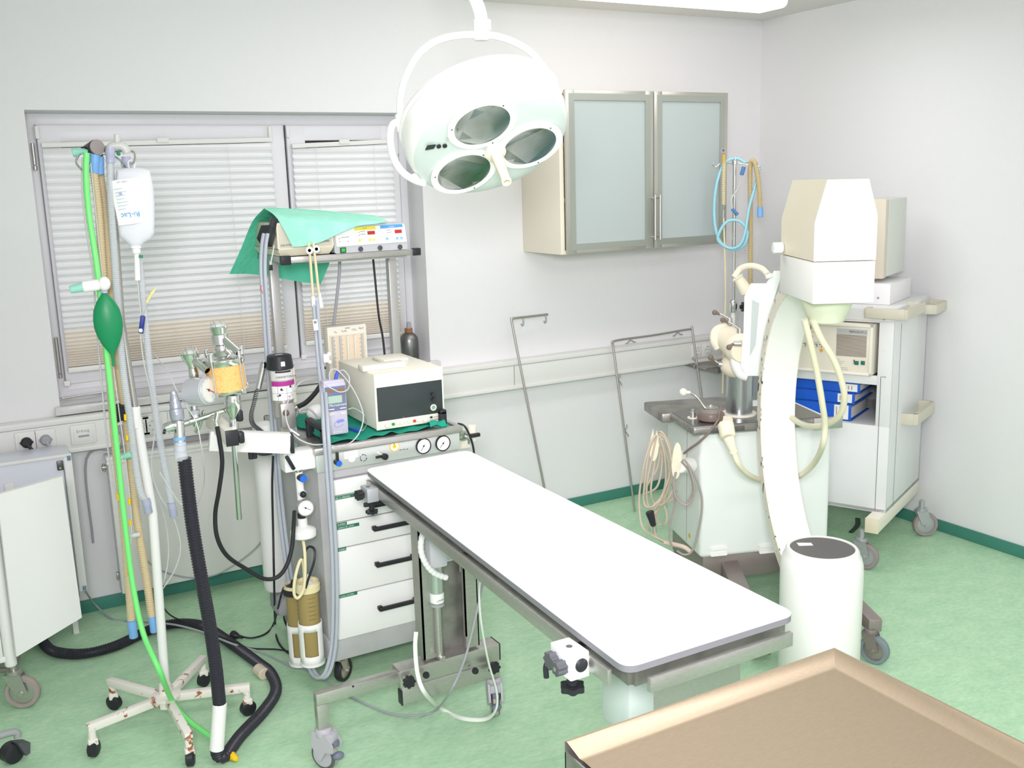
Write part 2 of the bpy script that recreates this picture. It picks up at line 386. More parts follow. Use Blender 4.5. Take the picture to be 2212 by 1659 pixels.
# ---- trunking
tr = MB(offwhite); ty = -.062
tr.box(-2, XR, ty, 0, .702, .846, .006); tr.box(-2, XR, ty-.008, ty+.002, .702, .722, .004); tr.box(-2, XR, ty-.006, ty+.002, .822, .846, .004)
tr.m(gdark).box(-2, XR, ty-.0012, ty, .8205, .8222)
for x_ in (.05, .72, 2.375, 2.378): tr.box(x_, x_+.0012, ty-.001, ty, .723, .821)
struct(tr.build('trim_1'))
def socket(x, label, kind='schuko', w_=.078, grp=None):
    t = thing('wall_socket', (x, ty, .772), label, 'socket', grp)
    m = MB(offwhite).box(x-w_/2, x+w_/2, ty-.011, ty, .772-.04, .772+.04, .004); m.box(x-w_/2+.011, x+w_/2-.011, ty-.0135, ty-.01, .772-.029, .772+.029, .002); m.build('cover_plate', t)
    if kind == 'schuko':
        m = MB(mat('socket_well', 'DADADC', .5)); m.lathe([(.0205, .0025), (.0215, .0), (.0195, .0), (.0185, .003), (.0001, .003)], (x, ty-.0155, .772), (0, 1, 0)); m.m(ink)
        for s_ in (-1, 1): m.disc((x+s_*.0095, ty-.013, .772), (0, -1, 0), .0025, ink)
        m.m(steel).cbox((x, ty-.015, .772+.018), .006, .004, .003).cbox((x, ty-.015, .772-.018), .006, .004, .003); m.build('socket_insert', t)
    return t
s1 = Y(57, 958, ty); s2 = Y(98, 951, ty)
socket(s1.x, 'white wall socket holding the black plug, left end of the cable trunking')
socket(s2.x, 'white wall socket holding the grey plug, beside the one with the black plug')
t = socket(Y(180, 938, ty).x, 'white blank outlet plate with faint grey lettering, between grey plug and green hose', 'x', .095)
m = MB(greyink); m.text('Erdung', (t.location.x-.026, ty-.0135, .782), (1, 0, 0), (0, 0, 1), .017); m.rect((t.location.x-.02, ty-.0136, .762), (1, 0, 0), (0, 0, 1), .04, .008, greyink, 0, .0004); m.build('lettering', t)
socket(Y(262, 932, ty).x, 'white wall socket with a grey plug in it, half hidden behind the green hose')
socket(Y(302, 922, ty).x, 'white wall socket just right of the drip stand pole')
socket(Y(328, 917, ty).x, 'white wall socket behind the clear corrugated hose')
socket(Y(1503.5, 754, ty).x, 'white wall socket crossed by the upright of the bent steel frame', w_=.071)
socket(Y(1524.7, 752, ty).x, 'white wall socket furthest right on the trunking, left of the cream C-arm joint', w_=.071)
def plug(x, mt, label, pts, r=.0045, ang=0):
    t = thing('power_plug', (x, ty-.02, .772), label, 'plug'); m = MB(mt)
    m.lathe([(.019, 0), (.021, .004), (.02, .016), (.015, .022), (.0001, .023)], (x, ty-.012, .772), (0, -1, 0)); m.cbox((x-.02, ty-.02, .772), .008, .014, .008, .002).cbox((x+.02, ty-.02, .772), .008, .014, .008, .002)
    m.build('plug_body', t); m = MB(mt); p0 = V3((x, ty-.032, .768)); m.tube([p0]+pts, r, 8)
    m.cyl(p0+V3((0, .004, .002)), p0.lerp(V3(pts[0]), .5), .0085, .0055); m.build('cord', t); return t
plug(s1.x, black, 'round black plug with cord dropping behind the white cabinet', [V3((s1.x+.03, ty-.045, .72)), V3((s1.x+.05, -.10, .6)), V3((s1.x+.06, -.04, .3)), V3((s1.x+.06, -.03, .1))])
plug(s2.x, grey, 'round grey plug with grey cord, right of the black plug', [V3((s2.x+.02, ty-.045, .72)), V3((s2.x+.03, -.10, .6)), V3((s2.x+.03, -.04, .3)), V3((s2.x+.03, -.03, .1))])
xx = Y(262, 932, ty).x
plug(xx, grey, 'round grey plug mostly hidden behind the bright green hose', [V3((xx-.01, ty-.045, .72)), V3((xx-.03, -.075, .695)), V3((xx-.14, -.03, .66)), V3((xx-.15, -.02, .3))])
# ---- radiator
t = thing('radiator', (1.0, -.06, .1), 'flat white panel radiator on the wall under the window', 'radiator')
rx0, rx1 = Y(232, 1000, -.11).x, 1.75
MB(offwhite).box(rx0, rx1, -.11, -.045, .085, .655, .008).build('panel', t)
MB(white).box(rx0-.004, rx1+.004, -.115, -.03, .655, .672, .004).box(rx0-.004, rx1, -.114, -.1, .64, .655, .003).build('top_grille', t)
m = MB(steel); p = Y(222, 1000, -.08); m.cyl((rx0-.02, -.075, .625), (rx0, -.075, .625), .009).cyl((rx0-.012, -.075, .61), (rx0-.012, -.075, .64), .006); m.cbox((rx0-.006, -.08, .16), .012, .02, .03, .003); m.build('bleed_valve', t)
m = MB(steel)
for z_ in (.2, .55): m.box(1.0, 1.03, -.045, -.001, z_, z_+.03)
m.build('wall_bracket', t)
# ---- things on the sill
def jar(p, r, h, mt, label):
    t = thing('metal_flask', p, label, 'flask'); m = MB(mt); x, y, z = p
    m.lathe([(r*.92, 0), (r, .008), (r, h*.68), (r*.93, h*.82), (r*.7, h*.93), (r*.4, h), (.0001, h)], p, n=36); m.build('body', t)
    m = MB(mat('brown_rubber', '9A6B49', .6)); m.lathe([(r*.42, 0), (r*.42, .022), (.0001, .022)], (x, y, z+h-.002)); m.m(grey).cyl((x+.002, y, z+h+.015), (x+.002, y, z+h+.05), .012, .010)
    m.build('stopper', t)
p = Z(885, 778, .885)
jar((p.x, .07, .8855), .044, .135, mat('worn_aluminium', '8D8D8B', .38, 1, col2='757573', scale=8), 'dark grey metal flask with brown stopper at the right end of the window sill')
p = Z(797, 800, .885)
jar((p.x, .068, .8855), .036, .15, mat('grey_green_enamel', '9AA6A5', .35, .6), 'grey-green metal flask on the sill, half hidden behind the flowmeter')
t = thing('surgical_instrument', (.42, .03, .89), 'shiny steel instrument lying on the left end of the window sill', 'instrument')
a, b = Z(133, 855, .893), Z(222, 846, .893); a.y = .11; b.y = .135; m = MB(chrome)
m.tube([a, a.lerp(b, .5)+V3((0, 0, .002)), b], lambda q: .004+.003*abs(q-.5), 10); m.sph(a, .008, 10, (1, .6, .6)); m.sph(b, .01, 10, (1.6, .5, .5), ax=(1, 0, .1)); m.build('shaft', t)
# ---- wall cabinet
cl = mat('cream_laminate', 'F2EAD8', .4); alu = mat('satin_aluminium', 'C4C2BA', .35, .75); frost = mat('frosted_glass', 'B4C2BF', .3, col2='B9C8C6', scale=2)
cx0, cx1, cy, cz0, cz1 = 2.505, 3.462, -.35, 1.372, 2.112
t = thing('wall_cabinet', ((cx0+cx1)/2, 0, cz0), 'cream wall cabinet with two frosted glass doors in aluminium frames', 'cabinet')
m = MB(cl); m.box(cx0-.022, cx0, cy, -.001, cz0, cz1, .001).box(cx1, cx1+.026, cy+.01, -.001, cz0, cz1, .001).box(cx0, cx1, cy, -.001, cz0, cz0+.018).box(cx0, cx1, cy, -.001, cz1-.018, cz1).box(cx0, cx1, -.018, -.001, cz0+.018, cz1-.018)
for z_ in (1.61, 1.86): m.box(cx0, cx1, cy+.03, -.018, z_, z_+.018)
m.build('carcass', t)
mid = 3.003
fg = bpy.data.materials.new('frosted_glass_door'); fg.use_nodes = True; bb = fg.node_tree.nodes['Principled BSDF']
bb.inputs['Base Color'].default_value = lin('D2DDDC'); bb.inputs['Roughness'].default_value = .42; bb.inputs['Transmission Weight'].default_value = .35; bb.inputs['IOR'].default_value = 1.25
for k, (a, b) in enumerate(((cx0+.002, mid-.002), (mid+.002, cx1-.002))):
    yd = cy-.021; m = MB(alu); fw = .047
    for q in ((a, a+fw, cz0+.002, cz1-.002), (b-fw, b, cz0+.002, cz1-.002), (a+fw, b-fw, cz0+.002, cz0+fw), (a+fw, b-fw, cz1-fw, cz1-.002)): m.box(q[0], q[1], yd, cy-.001, q[2], q[3], .002)
    m.m(mat('aluminium_inner', 'B2B6AE', .4, .7))
    for q in ((a+.018, a+fw, cz0+.018, cz1-.018), (b-fw, b-.018, cz0+.018, cz1-.018), (a+fw, b-fw, cz0+.018, cz0+fw), (a+fw, b-fw, cz1-fw, cz1-.018)): m.box(q[0], q[1], yd-.0012, yd, q[2], q[3])
    d = m.build('door', t)
    MB(fg).box(a+fw-.004, b-fw+.004, cy-.014, cy-.009, cz0+fw-.004, cz1-fw+.004).build('glass_pane', d)
    hx = b-.013 if k == 0 else a+.013; m = MB(steel); m.cyl((hx, yd-.03, 1.415), (hx, yd-.03, 1.63), .006)
    for z_ in (1.43, 1.615): m.cyl((hx, yd, z_), (hx, yd-.03, z_), .0045)
    m.build('bar_handle', d)
def incab(name, x, z, r, h, mt, label, cat):
    o = MB(mt); o.lathe([(r*.9, 0), (r, .01), (r, h*.85), (r*.8, h), (.001, h)], (x, -.2, z)); return tag(o.build(name), label, cat)
incab('dark_pot', 2.62, 1.629, .085, .09, dgrey, 'dark round pot behind the left frosted cabinet door', 'pot')
incab('white_box_stack', 2.80, 1.629, .1, .03, cl, 'low pale dish behind the left frosted cabinet door', 'dish')
incab('white_bottle', 3.14, 1.629, .035, .16, white, 'white bottle behind the right frosted cabinet door', 'bottle')
incab('dark_container', 3.17, 1.80, .0601, .055, dgrey, 'dark container above the white bottle in the cabinet', 'container')
# ---- fluorescent ceiling light
la = Z(1640, 22, CZ-.07); lb = Z(1400, 0, CZ-.07)
t = thing('ceiling_light', (3.0, -.55, CZ), 'long white fluorescent ceiling light at the top edge', 'ceiling light')
tube_m = mat('lit_diffuser', 'FFFDF6', .5, emit=2.2)
m = MB(tube_m); y0 = la.y-.01; m.box(la.x-1.5, la.x, y0-.19, y0+.005, CZ-.09, CZ-.012, .03, seg=4); m.build('diffuser', t)
m = MB(white); m.box(la.x-1.5, la.x-.01, y0-.17, y0-.02, CZ-.03, CZ-.0005, .004); m.build('housing', t)
m = MB(dgrey); m.box(la.x-.1, la.x-.075, y0+.004, y0+.012, CZ-.072, CZ-.062); m.build('clip', t)
# ================================================================ white cabinet cart at the left edge
lav = mat('pale_lavender_enamel', 'E4E6F2', .35)
t = thing('white_display_cabinet', (.02, -.25, .15), 'flat white enamelled cabinet with grey corner caps, standing against the wall at the left edge', 'cabinet')
a, b, c_ = Y(151, 987, -.28), Y(190, 1274, -.28), Y(133, 995, -.28)
x1 = (a.x+b.x)/2; zt, zb = a.z+.01, b.z
m = MB(lav).box(-.55, x1, -.28, -.10, zb, zt, .004); m.build('body', t)
m = MB(white).box(-.55, x1+.002, -.286, -.275, zt-.008, zt+.004, .002).box(x1-.026, x1+.002, -.2835, -.275, zb, zt-.008, .002); m.build('frame_edge', t)
m = MB(gdark).box(x1-.031, x1-.0275, -.283, -.28, zb-.02, zt-.05); m.build('door_seal', t)
for z_ in (zt-.012, zb+.012):
    MB(mat('blue_grey_cap', '7F94B0', .5)).cbox((x1-.008, -.287, z_), .013, .004, .018, .001).build('corner_cap', t)
m = MB(dsteel); m.box(x1-.052, x1-.029, -.288, -.28, zt-.055, zt-.018, .003); m.m(steel).cyl((x1-.042, -.293, zt-.045), (x1-.042, -.287, zt-.045), .004); m.build('latch', t)
m = MB(offwhite).box(.085, .118, -.29, -.28, .62, .675, .003); m.cyl((.104, -.297, .645), (.104, -.289, .645), .006); m.build('lock', t)
for x_ in (-.5, x1-.05): MB(white).box(x_-.01, x_+.01, -.2, -.18, 0, zb).build('foot', t)
# rolling cart with open flap
t = thing('white_instrument_cart', (.0, -.75, 0), 'white rolling cart with its big door panel swung open, at the left edge', 'cart')
F = Z(50, 1528, 0)
d0 = math.hypot(F.x, F.y-CAMP.y)
m = MB(white); p0 = H(26, 1450, d0); m.cyl((p0.x, p0.y, .16), (p0.x-.0, p0.y, .78), .019); m.build('corner_post', t)
m = MB(white); m.box(-.6, p0.x-.02, p0.y-.01, p0.y+.01, .2, .74, .003).box(-.6, p0.x, p0.y-.012, p0.y+.35, .18, .2, .003); m.build('body_panel', t)
P = [H(36, 1419, d0-.05), H(177, 1334, d0+.0), H(135, 1029, d0), H(-6, 1069, d0-.05)]
n_ = (P[1]-P[0]).cross(P[3]-P[0]).normalized()
m = MB(white); m.prism(P, n_*-.018); m.build('open_door', t)
caster(t, (F.x+.005, F.y, 0), .058, .026, (.9, -.4, 0), top=.17, tyre=mat('grey_tyre', 'A99E98', .6), hub=steel)
caster(t, (-.55, F.y, 0), .058, .026, (.9, -.4, 0), top=.19, tyre=MT['grey_tyre'])
caster(t, (-.55, F.y+.33, 0), .058, .026, (.9, -.4, 0), top=.19, tyre=MT['grey_tyre'])
caster(t, (p0.x-.02, F.y+.33, 0), .058, .026, (.9, -.4, 0), top=.19, tyre=MT['grey_tyre'])
# stool foot bottom left
f = Z(28, 1645, 0)
t = thing('stool', (f.x-.22, f.y, 0), 'dark caster and grey leg of a stool at the lower left corner', 'stool')
m = MB(grey); m.tube([(f.x-.25, f.y-.05, .115), (f.x-.06, f.y-.01, .10), (f.x+.015, f.y, .095), (f.x+.022, f.y, .075)], .011, 10); m.build('leg', t)
m = MB(black); m.lathe([(.002, -.022), (.024, -.022), (.031, -.018), (.031, .018), (.024, .022), (.002, .022)], (f.x, f.y, .031), (.5, -.87, 0), 28); c = m.build('caster', t)
m = MB(dgrey); m.prism([(f.x-.0, f.y+.004, .07), (f.x+.034, f.y+.02, .055), (f.x+.03, f.y+.02, .02), (f.x+.018, f.y+.012, .018)], (.02, -.034, 0)); m.build('caster_hood', t)
# ================================================================ drip stand
rust = mat('rusty_white_enamel', 'F0EBE3', .45, col2='A5603C', scale=34, lo=.60, hi=.66, detail=7)
S0 = V3((.448, -1.135, 0))
t = thing('drip_stand', S0, 'white drip stand on a rusty five-legged base with casters, hung with hoses', 'drip stand')
def SP(px, py, dd=0): return H(px, py, 3.2+dd)
m = MB(rust); m.lathe([(.045, 0), (.047, .006), (.047, .012), (.022, .018), (.018, .05)], (S0.x, S0.y, .105)); m.cyl((S0.x, S0.y, .075), (S0.x, S0.y, .105), .03); m.build('hub', t)
feet = [Z(196, 1636, 0), Z(415, 1657, 0), Z(545, 1543, 0), Z(445, 1478, 0), Z(243, 1530, 0)]
for f in feet:
    d = (f-S0); d.z = 0; u = d.normalized(); m = MB(rust); e = S0+d; z_ = .105
    m.bar((S0.x+u.x*.03, S0.y+u.y*.03, z_), (e.x, e.y, z_-.006), .024, .026, bev=.002); leg = m.build('leg', t)
    sd = V3((random.uniform(-1, 1), random.uniform(-1, 1), 0)).normalized()
    c = MB(rust); c.cyl((e.x-u.x*.012, e.y-u.y*.012, .055), (e.x-u.x*.012, e.y-u.y*.012, .09), .012); c.cbox((e.x-u.x*.012, e.y-u.y*.012, .05), .03, .026, .022, .004); c.build('caster_mount', leg)
    c = MB(black); w = sd.cross(V3((0, 0, 1))); o = V3((e.x, e.y, .026))-u*.012
    c.lathe([(.002, -.013), (.02, -.013), (.026, -.009), (.026, .009), (.02, .013), (.002, .013)], o, w, 22); c.build('caster_wheel', leg)
pole_lo = [SP(361, 1508), SP(330, 1110), SP(292, 885)]; pole_hi = [SP(284, 885), SP(262, 690), SP(228, 322)]
m = MB(white); m.tube([V3((S0.x, S0.y, .115)), pole_lo[1], pole_lo[2]], .0145, 16, smooth=False); m.build('lower_pole', t)
m = MB(white); m.cyl(SP(292, 925), SP(290, 878), .0185); m.build('clamp_collar', t)
m = MB(steel); m.tube([pole_lo[2], pole_hi[1], SP(236, 330)], .0105, 14, smooth=False); m.build('upper_pole', t)
m = MB(black); star_knob(m, SP(262, 890), (-.5, -.8, 0), .026, .02); m.build('clamp_knob', t)
m = MB(chrome); q = SP(236, 328)
m.cyl(SP(236, 332), SP(235, 318), .014)
for (pts) in ([(236, 330), (210, 331), (178, 331), (168, 338), (165, 352), (176, 366)], [(236, 330), (262, 326), (286, 327), (292, 338), (289, 350), (283, 356)], [(236, 330), (262, 348), (270, 360)], [(236, 328), (215, 340), (196, 352), (190, 352)]):
    m.tube([SP(a_, b_, -.01*i) for i, (a_, b_) in enumerate(pts)], .0034, 8)
m.build('hook_cross', t)
# infusion bag
bagm = mat('translucent_bag', 'ECEEF4', .22, alpha=.86)
def flat_bag(m, outline, d, th, n=6):
    # soft pillow between a traced outline
    pts = [SP(x_, y_, d) for x_, y_ in outline]; c = sum(pts, V3())/len(pts); nn = V3((-.14, -.99, 0))
    rings = []
    for k in range(n+1):
        s_ = k/n; rings.append(s_)
    vs = []; fs = []; N = len(pts)
    for side in (1, -1):
        for s_ in rings:
            for p in pts: vs.append(c+(p-c)*math.sin(s_*math.pi/2)*1.0+nn*side*th*math.cos(s_*math.pi/2)**.8 if s_ < 1 else p.copy())
    for sd in range(2):
        o = sd*(n+1)*N
        for k in range(n):
            for i in range(N):
                j = (i+1) % N; f = (o+k*N+i, o+k*N+j, o+(k+1)*N+j, o+(k+1)*N+i); fs.append(f if sd else f[::-1])
    m.add(vs, fs)
t = thing('infusion_bag', SP(290, 440, -.03), 'clear infusion bag with white label hanging from the drip stand', 'infusion bag')
ol = catmull([(252, 368), (290, 362), (322, 365), (329, 400), (334, 440), (333, 492), (330, 512), (312, 525), (304, 533), (284, 533), (270, 522), (256, 508), (250, 470), (248, 420)], 3, True) if False else [(252, 366), (270, 363), (290, 362), (310, 363), (322, 366), (328, 385), (332, 410), (334, 440), (334, 480), (333, 505), (324, 517), (310, 525), (304, 533), (284, 533), (274, 524), (258, 512), (254, 490), (249, 460), (248, 430), (248, 400)]
m = MB(bagm); flat_bag(m, ol, -.03, .026); m.m(bagm).tube([SP(279, 363, -.03), SP(277, 350, -.03), SP(285, 346, -.03), SP(291, 352, -.03), SP(290, 363, -.03)], .0026, 8); m.build('bag', t)
o = SP(257, 488, -.062); xd = (SP(314, 480, -.062)-o).normalized(); yd = (SP(250, 390, -.062)-o).normalized(); yd = (yd-xd*yd.dot(xd)).normalized()
W_, H_ = (SP(314, 480, -.062)-o).length, (SP(250, 390, -.062)-o).length
m = MB(paper); m.grid([[o+xd*W_*u+yd*H_*v+V3((.14, .99, 0))*(.012*(2*u-1)**2) for u in (0, .33, .66, 1)] for v in (0, .5, 1)], 3, 3, .0004)
p = o+xd*W_*.86+yd*H_*.26; m.text('Ri-Lac', p+V3((0, -.004, 0)), -xd, -yd, .021, mat('cyan_print', '3E9BD6', .6))
m.text('1000 ml', o+xd*W_*.66+yd*H_*.97+V3((0, -.004, 0)), -xd, -yd, .009, greyink)
for k in range(7): m.rect(o+xd*W_*(.1+.02*(k % 2))+yd*H_*(.35+.075*k)+V3((0, -.003, 0)), xd, yd, W_*(.3+.07*(k % 3)), .0018, mat('pale_print', 'B9CBD8', .6), 0, .0004)
m.rect(o+xd*W_*.25+yd*H_*.66+V3((0, -.003, 0)), xd, yd, .008, .009, mat('pale_print2', 'A9AED0', .6), 0, .0005)
m.build('label_sheet', t)
m = MB(white); m.cyl(SP(293, 530, -.03), SP(295, 548, -.03), .0125); m.cyl(SP(293, 531, -.03), SP(293, 536, -.03), .016); m.cyl(SP(295, 548, -.03), SP(297, 606, -.03), .0075, .0085); m.build('drip_chamber', t)
m = MB(greenp); m.cyl(SP(300, 554, -.035), SP(309, 554, -.035), .004); m.build('vent_cap', t)
thinm = mat('thin_clear_tube', 'DCDEDD', .3, alpha=.75)
t = thing('infusion_line', SP(300, 640, -.03), 'thin clear infusion line with blue roller clamp below the infusion bag', 'infusion line')
m = MB(thinm); m.tube([SP(297, 606, -.03), SP(300, 640, -.03), SP(304, 680, -.03), SP(304, 730, -.03), SP(312, 790, -.02), SP(328, 860, 0), SP(334, 930, .02), SP(327, 1010, .02), SP(345, 1070, .02), SP(375, 1120, .03), SP(390, 1180, .03), SP(378, 1230, .03), SP(345, 1282, .03)], .0022, 6); m.build('tube', t)
m = MB(mat('navy_plastic', '28368C', .4)); a, b = SP(309, 682, -.035), SP(304, 720, -.035); m.bar(a, b, .014, .014, bev=.003); rc = m.build('roller_clamp', t)
m = MB(white); m.cyl(SP(304, 714, -.045)-RT*.004, SP(304, 714, -.045)+RT*.004, .006); m.build('roller', rc)
t = thing('tube_connector', SP(328, 640, -.03), 'small yellow connector tip sticking up beside the infusion line', 'connector'); m = MB(mat('pale_yellow', 'E6DDA0', .4)); m.cyl(SP(316, 654, -.03), SP(326, 636, -.03), .004, .006); m.cyl(SP(326, 636, -.03), SP(337, 622, -.03), .006, .002); tag(m.build('tip', t), None)
m = MB(thinm); m.tube([SP(316, 654, -.03), SP(306, 690, -.02), SP(310, 740, 0)], .0018, 6); m.build('lead', t)
# hoses
def hose(name, label, pts, r, mt, d=0, corr=0, amp=.1, ends=(), cat='hose', n=12):
    P = [SP(p[0], p[1], (p[2] if len(p) > 2 else 0)+d) for p in pts]; t = thing(name, P[0], label, cat); m = MB(mt)
    if corr: m.corr(P, r, corr, amp, n)
    else: m.tube(P, r, n)
    m.build('hose_wall', t)
    for q in ends:
        a, b = SP(q[0], q[1], d+q[5]), SP(q[2], q[3], d+q[5]); k = MB(q[6]); rr = q[4]
        k.lathe([(rr*.75, 0), (rr, 0), (rr, .3), (rr*1.04, .34), (rr*1.04, .42), (rr*.96, .5), (rr, .97), (rr*.92, 1.0), (rr*.75, 1.0), (rr*.72, .5)], n=20, T=frame(a, z=b-a) @ Matrix.Diagonal((1, 1, (b-a).length, 1))); k.build('end_cuff', t)
    return t
grn = mat('bright_green_hose', '7FEB84', .3); tan = mat('tan_corrugated', 'DCCBA6', .45, alpha=.95); clr = mat('clear_corrugated', 'DEE3E8', .2, alpha=.62)
tan2 = mat('pale_tan_corrugated', 'D3C8A4', .4)
hose('corrugated_hose', 'tan corrugated hose with blue cuff, left of the two hanging on the drip stand', [(203, 372), (213, 450), (220, 560), (228, 700), (236, 800), (248, 950), (262, 1080), (273, 1200), (284, 1340)], .0115, tan, -.02, .0075, .09, [(284, 1340, 289, 1377, .0135, 0, lblue), (206, 330, 204, 374, .014, 0, lblue)])
hose('corrugated_hose', 'tan corrugated hose with blue cuff, right of the two hanging on the drip stand', [(216, 376), (224, 440), (234, 560), (244, 700), (256, 800), (272, 900), (288, 1060), (300, 1150), (318, 1260), (328, 1330)], .012, tan, .01, .0075, .09, [(328, 1330, 333, 1365, .012, 0, lblue), (213, 338, 214, 377, .0145, -.02, lblue)])
hose('corrugated_hose', 'clear corrugated hose running down the drip stand pole to a lavender cuff', [(238, 350), (239, 420), (245, 520), (254, 660), (266, 800), (280, 900), (291, 990), (303, 1060), (317, 1085)], .0105, clr, -.045, .006, .09, [(315, 1078, 321, 1108, .0125, 0, mat('lavender_clear', 'C3C6E0', .2, alpha=.7)), (238, 318, 239, 352, .013, 0, MT['lavender_clear'])])
hose('corrugated_hose', 'clear corrugated hose hanging apart on the right of the drip stand, lavender cuff', [(268, 350), (282, 420), (300, 560), (313, 690), (322, 780), (333, 870), (347, 960), (360, 1030), (371, 1090)], .0105, clr, .02, .006, .09, [(370, 1086, 376, 1116, .0125, 0, MT['lavender_clear']), (272, 338, 275, 362, .013, 0, MT['lavender_clear'])])
t = hose('green_hose', 'bright green smooth hose from the top of the drip stand to the floor', [(187, 330, -.02), (186, 380, -.02), (192, 460, -.02), (207, 560, -.03), (218, 650, -.04), (228, 740, -.04), (243, 880, -.04), (258, 1020, -.03), (272, 1150, -.03), (288, 1270, -.02)], .0085, grn, -.04)
o = t.children[0]; me_old = o.data; P = [SP(187, 330, -.06), SP(186, 380, -.06), SP(192, 460, -.06), SP(207, 560, -.07), SP(218, 650, -.08), SP(228, 740, -.08), SP(243, 880, -.08), SP(258, 1020, -.07), SP(272, 1150, -.07), SP(288, 1270, -.08), SP(310, 1370, -.12), SP(345, 1450, -.2), Z(370, 1510, .12), Z(400, 1550, .05), Z(455, 1592, .02), Z(487, 1620, .012)]
bpy.data.objects.remove(o); m = MB(grn); m.tube(P, .0085, 12); m.build('hose_wall', t)
m = MB(yellow); m.cyl(Z(488, 1622, .013), Z(500, 1632, .016), .011); m.cyl(Z(500, 1632, .016), Z(512, 1641, .014), .013, .007); m.build('yellow_end_cap', t)
# breathing bag with valve
t = thing('breathing_bag', SP(231, 700, -.09), 'dark green rubber breathing bag hanging from a white valve', 'breathing bag')
m = MB(mat('green_rubber', '1F8A58', .35)); prof = [(.004, 0), (.007, .005), (.0245, .05), (.036, .10), (.040, .15), (.040, .20), (.034, .25), (.024, .30), (.011, .34), (.005, .36), (.004, .40), (.0045, .43), (.001, .432)]
a, b = SP(225, 632, -.1), SP(246, 792, -.1); L = (b-a).length; F = frame(a, y=(-.14, -.99, 0), z=b-a) @ Matrix.Diagonal((1, .45, L/.432, 1)); m.lathe([(r_*.98, z_) for r_, z_ in prof], T=F, n=32); m.build('bag', t)
m = MB(mat('lilac_ring', 'C9B7E8', .4)); m.cyl(SP(225, 622, -.1), SP(225, 633, -.1), .009); m.build('neck_ring', t)
t = thing('patient_valve', SP(225, 612, -.11), 'white disc-shaped valve with mint green spout, on top of the green breathing bag', 'valve')
m = MB(white); m.cyl(SP(178, 620, -.11), SP(214, 615, -.11), .0165); m.sph(SP(225, 613, -.11), .021, 20, (1, 1, .8), ax=RT); m.build('housing', t)
m = MB(mat('mint_clear', '9FE3CF', .3, alpha=.8)); m.cyl(SP(151, 626, -.11), SP(180, 620, -.11), .011, .014); m.build('spout', t)
# top odds: black cap, mint mask, T-piece
t = thing('black_clamp_cap', SP(205, 318, -.02), 'black plastic clamp with grey round face on top of the drip stand', 'clamp'); m = MB(black); m.cyl(SP(190, 326, .03), SP(209, 318, -.03), .018, .022, 24); m.cyl(SP(175, 321, 0), SP(200, 319, 0), .005); m.build('clamp_body', t); m = MB(mat('taupe', '9A928F', .5)); m.cyl(SP(209, 318, -.03), SP(211, 317.5, -.035), .0215, n=24); m.build('round_face', t)
t = thing('t_piece', SP(253, 320, -.03), 'clear plastic T-piece sticking up at the top of the drip stand', 'connector'); m = MB(mat('frosty_clear', 'DCDEDA', .25, alpha=.7)); m.cyl(SP(253, 290, -.03), SP(253, 316, -.03), .0085); m.tube([SP(236, 332, -.03), SP(240, 318, -.03), SP(255, 314, -.03), SP(268, 318, -.03), SP(275, 330, -.03)], .0125, 12); m.m(greenp).sph(SP(256, 332, -.045), .006, 10); m.build('body', t)
t = thing('mint_mouthpiece', SP(165, 328, -.02), 'mint green translucent mouthpiece at the top left of the drip stand', 'mouthpiece'); m = MB(MT['mint_clear']); m.cyl(SP(156, 330, -.02), SP(180, 326, -.02), .013, .008); m.cyl(SP(178, 327, -.02), SP(190, 328, -.02), .009, .007); m.build('body', t)
t = thing('white_strap', SP(180, 420, 0), 'thin white tube looping down along the left of the green hose', 'tube'); m = MB(thinm)
m.tube([SP(178, 340), SP(178, 420), SP(190, 520), SP(202, 600), SP(208, 700), SP(220, 830), SP(232, 960), SP(250, 1080)], .0028, 6); m.build('tube', t)
t = thing('thin_tubes', SP(260, 1000, .0), 'pair of thin white tubes with yellow tips hanging beside the tan hoses', 'tube'); m = MB(thinm)
m.tube([SP(196, 352, -.05), SP(208, 470, -.05), SP(222, 600, -.05), SP(240, 750, -.05), SP(256, 880, -.05), SP(272, 1000, -.05), SP(284, 1120, -.05), SP(280, 1200, -.05)], .0017, 6); m.build('tube', t)
m = MB(yellow)
for p, q in (((270, 895), (271, 908)), ((274, 940), (275, 951)), ((253, 1066), (257, 1082)), ((279, 1076), (280, 1090)), ((281, 1124), (282, 1136)), ((276, 1226), (279, 1244))):
    k = MB(yellow); k.cyl(SP(*p, -.055), SP(*q, -.055), .004); k.build('yellow_sleeve', t)
t = thing('spacer_bar', SP(285, 1157), 'short clear spacer holding the two tan hoses apart', 'spacer'); m = MB(MT['frosty_clear']); m.cyl(SP(268, 1160, -.02), SP(303, 1154, -.02), .008); m.build('bar', t)
t = thing('mint_connector', SP(275, 984, -.05), 'small mint green connector on the right tan hose', 'connector'); m = MB(MT['mint_clear']); m.cyl(SP(265, 987, -.05), SP(283, 981, -.05), .008, .011); m.build('body', t)
# ---- thin looping lines right of the stand
t = thing('clear_line', SP(345, 1280), 'thin white tube looping in front of the radiator, ends by the drip stand pole', 'tube'); m = MB(thinm)
m.tube([SP(305, 940, .03), SP(312, 1000, .05), SP(340, 1070, .1), SP(358, 1130, .12), SP(364, 1190, .12), SP(358, 1240, .1), SP(343, 1284, .06)], .0024, 6); m.build('tube', t)
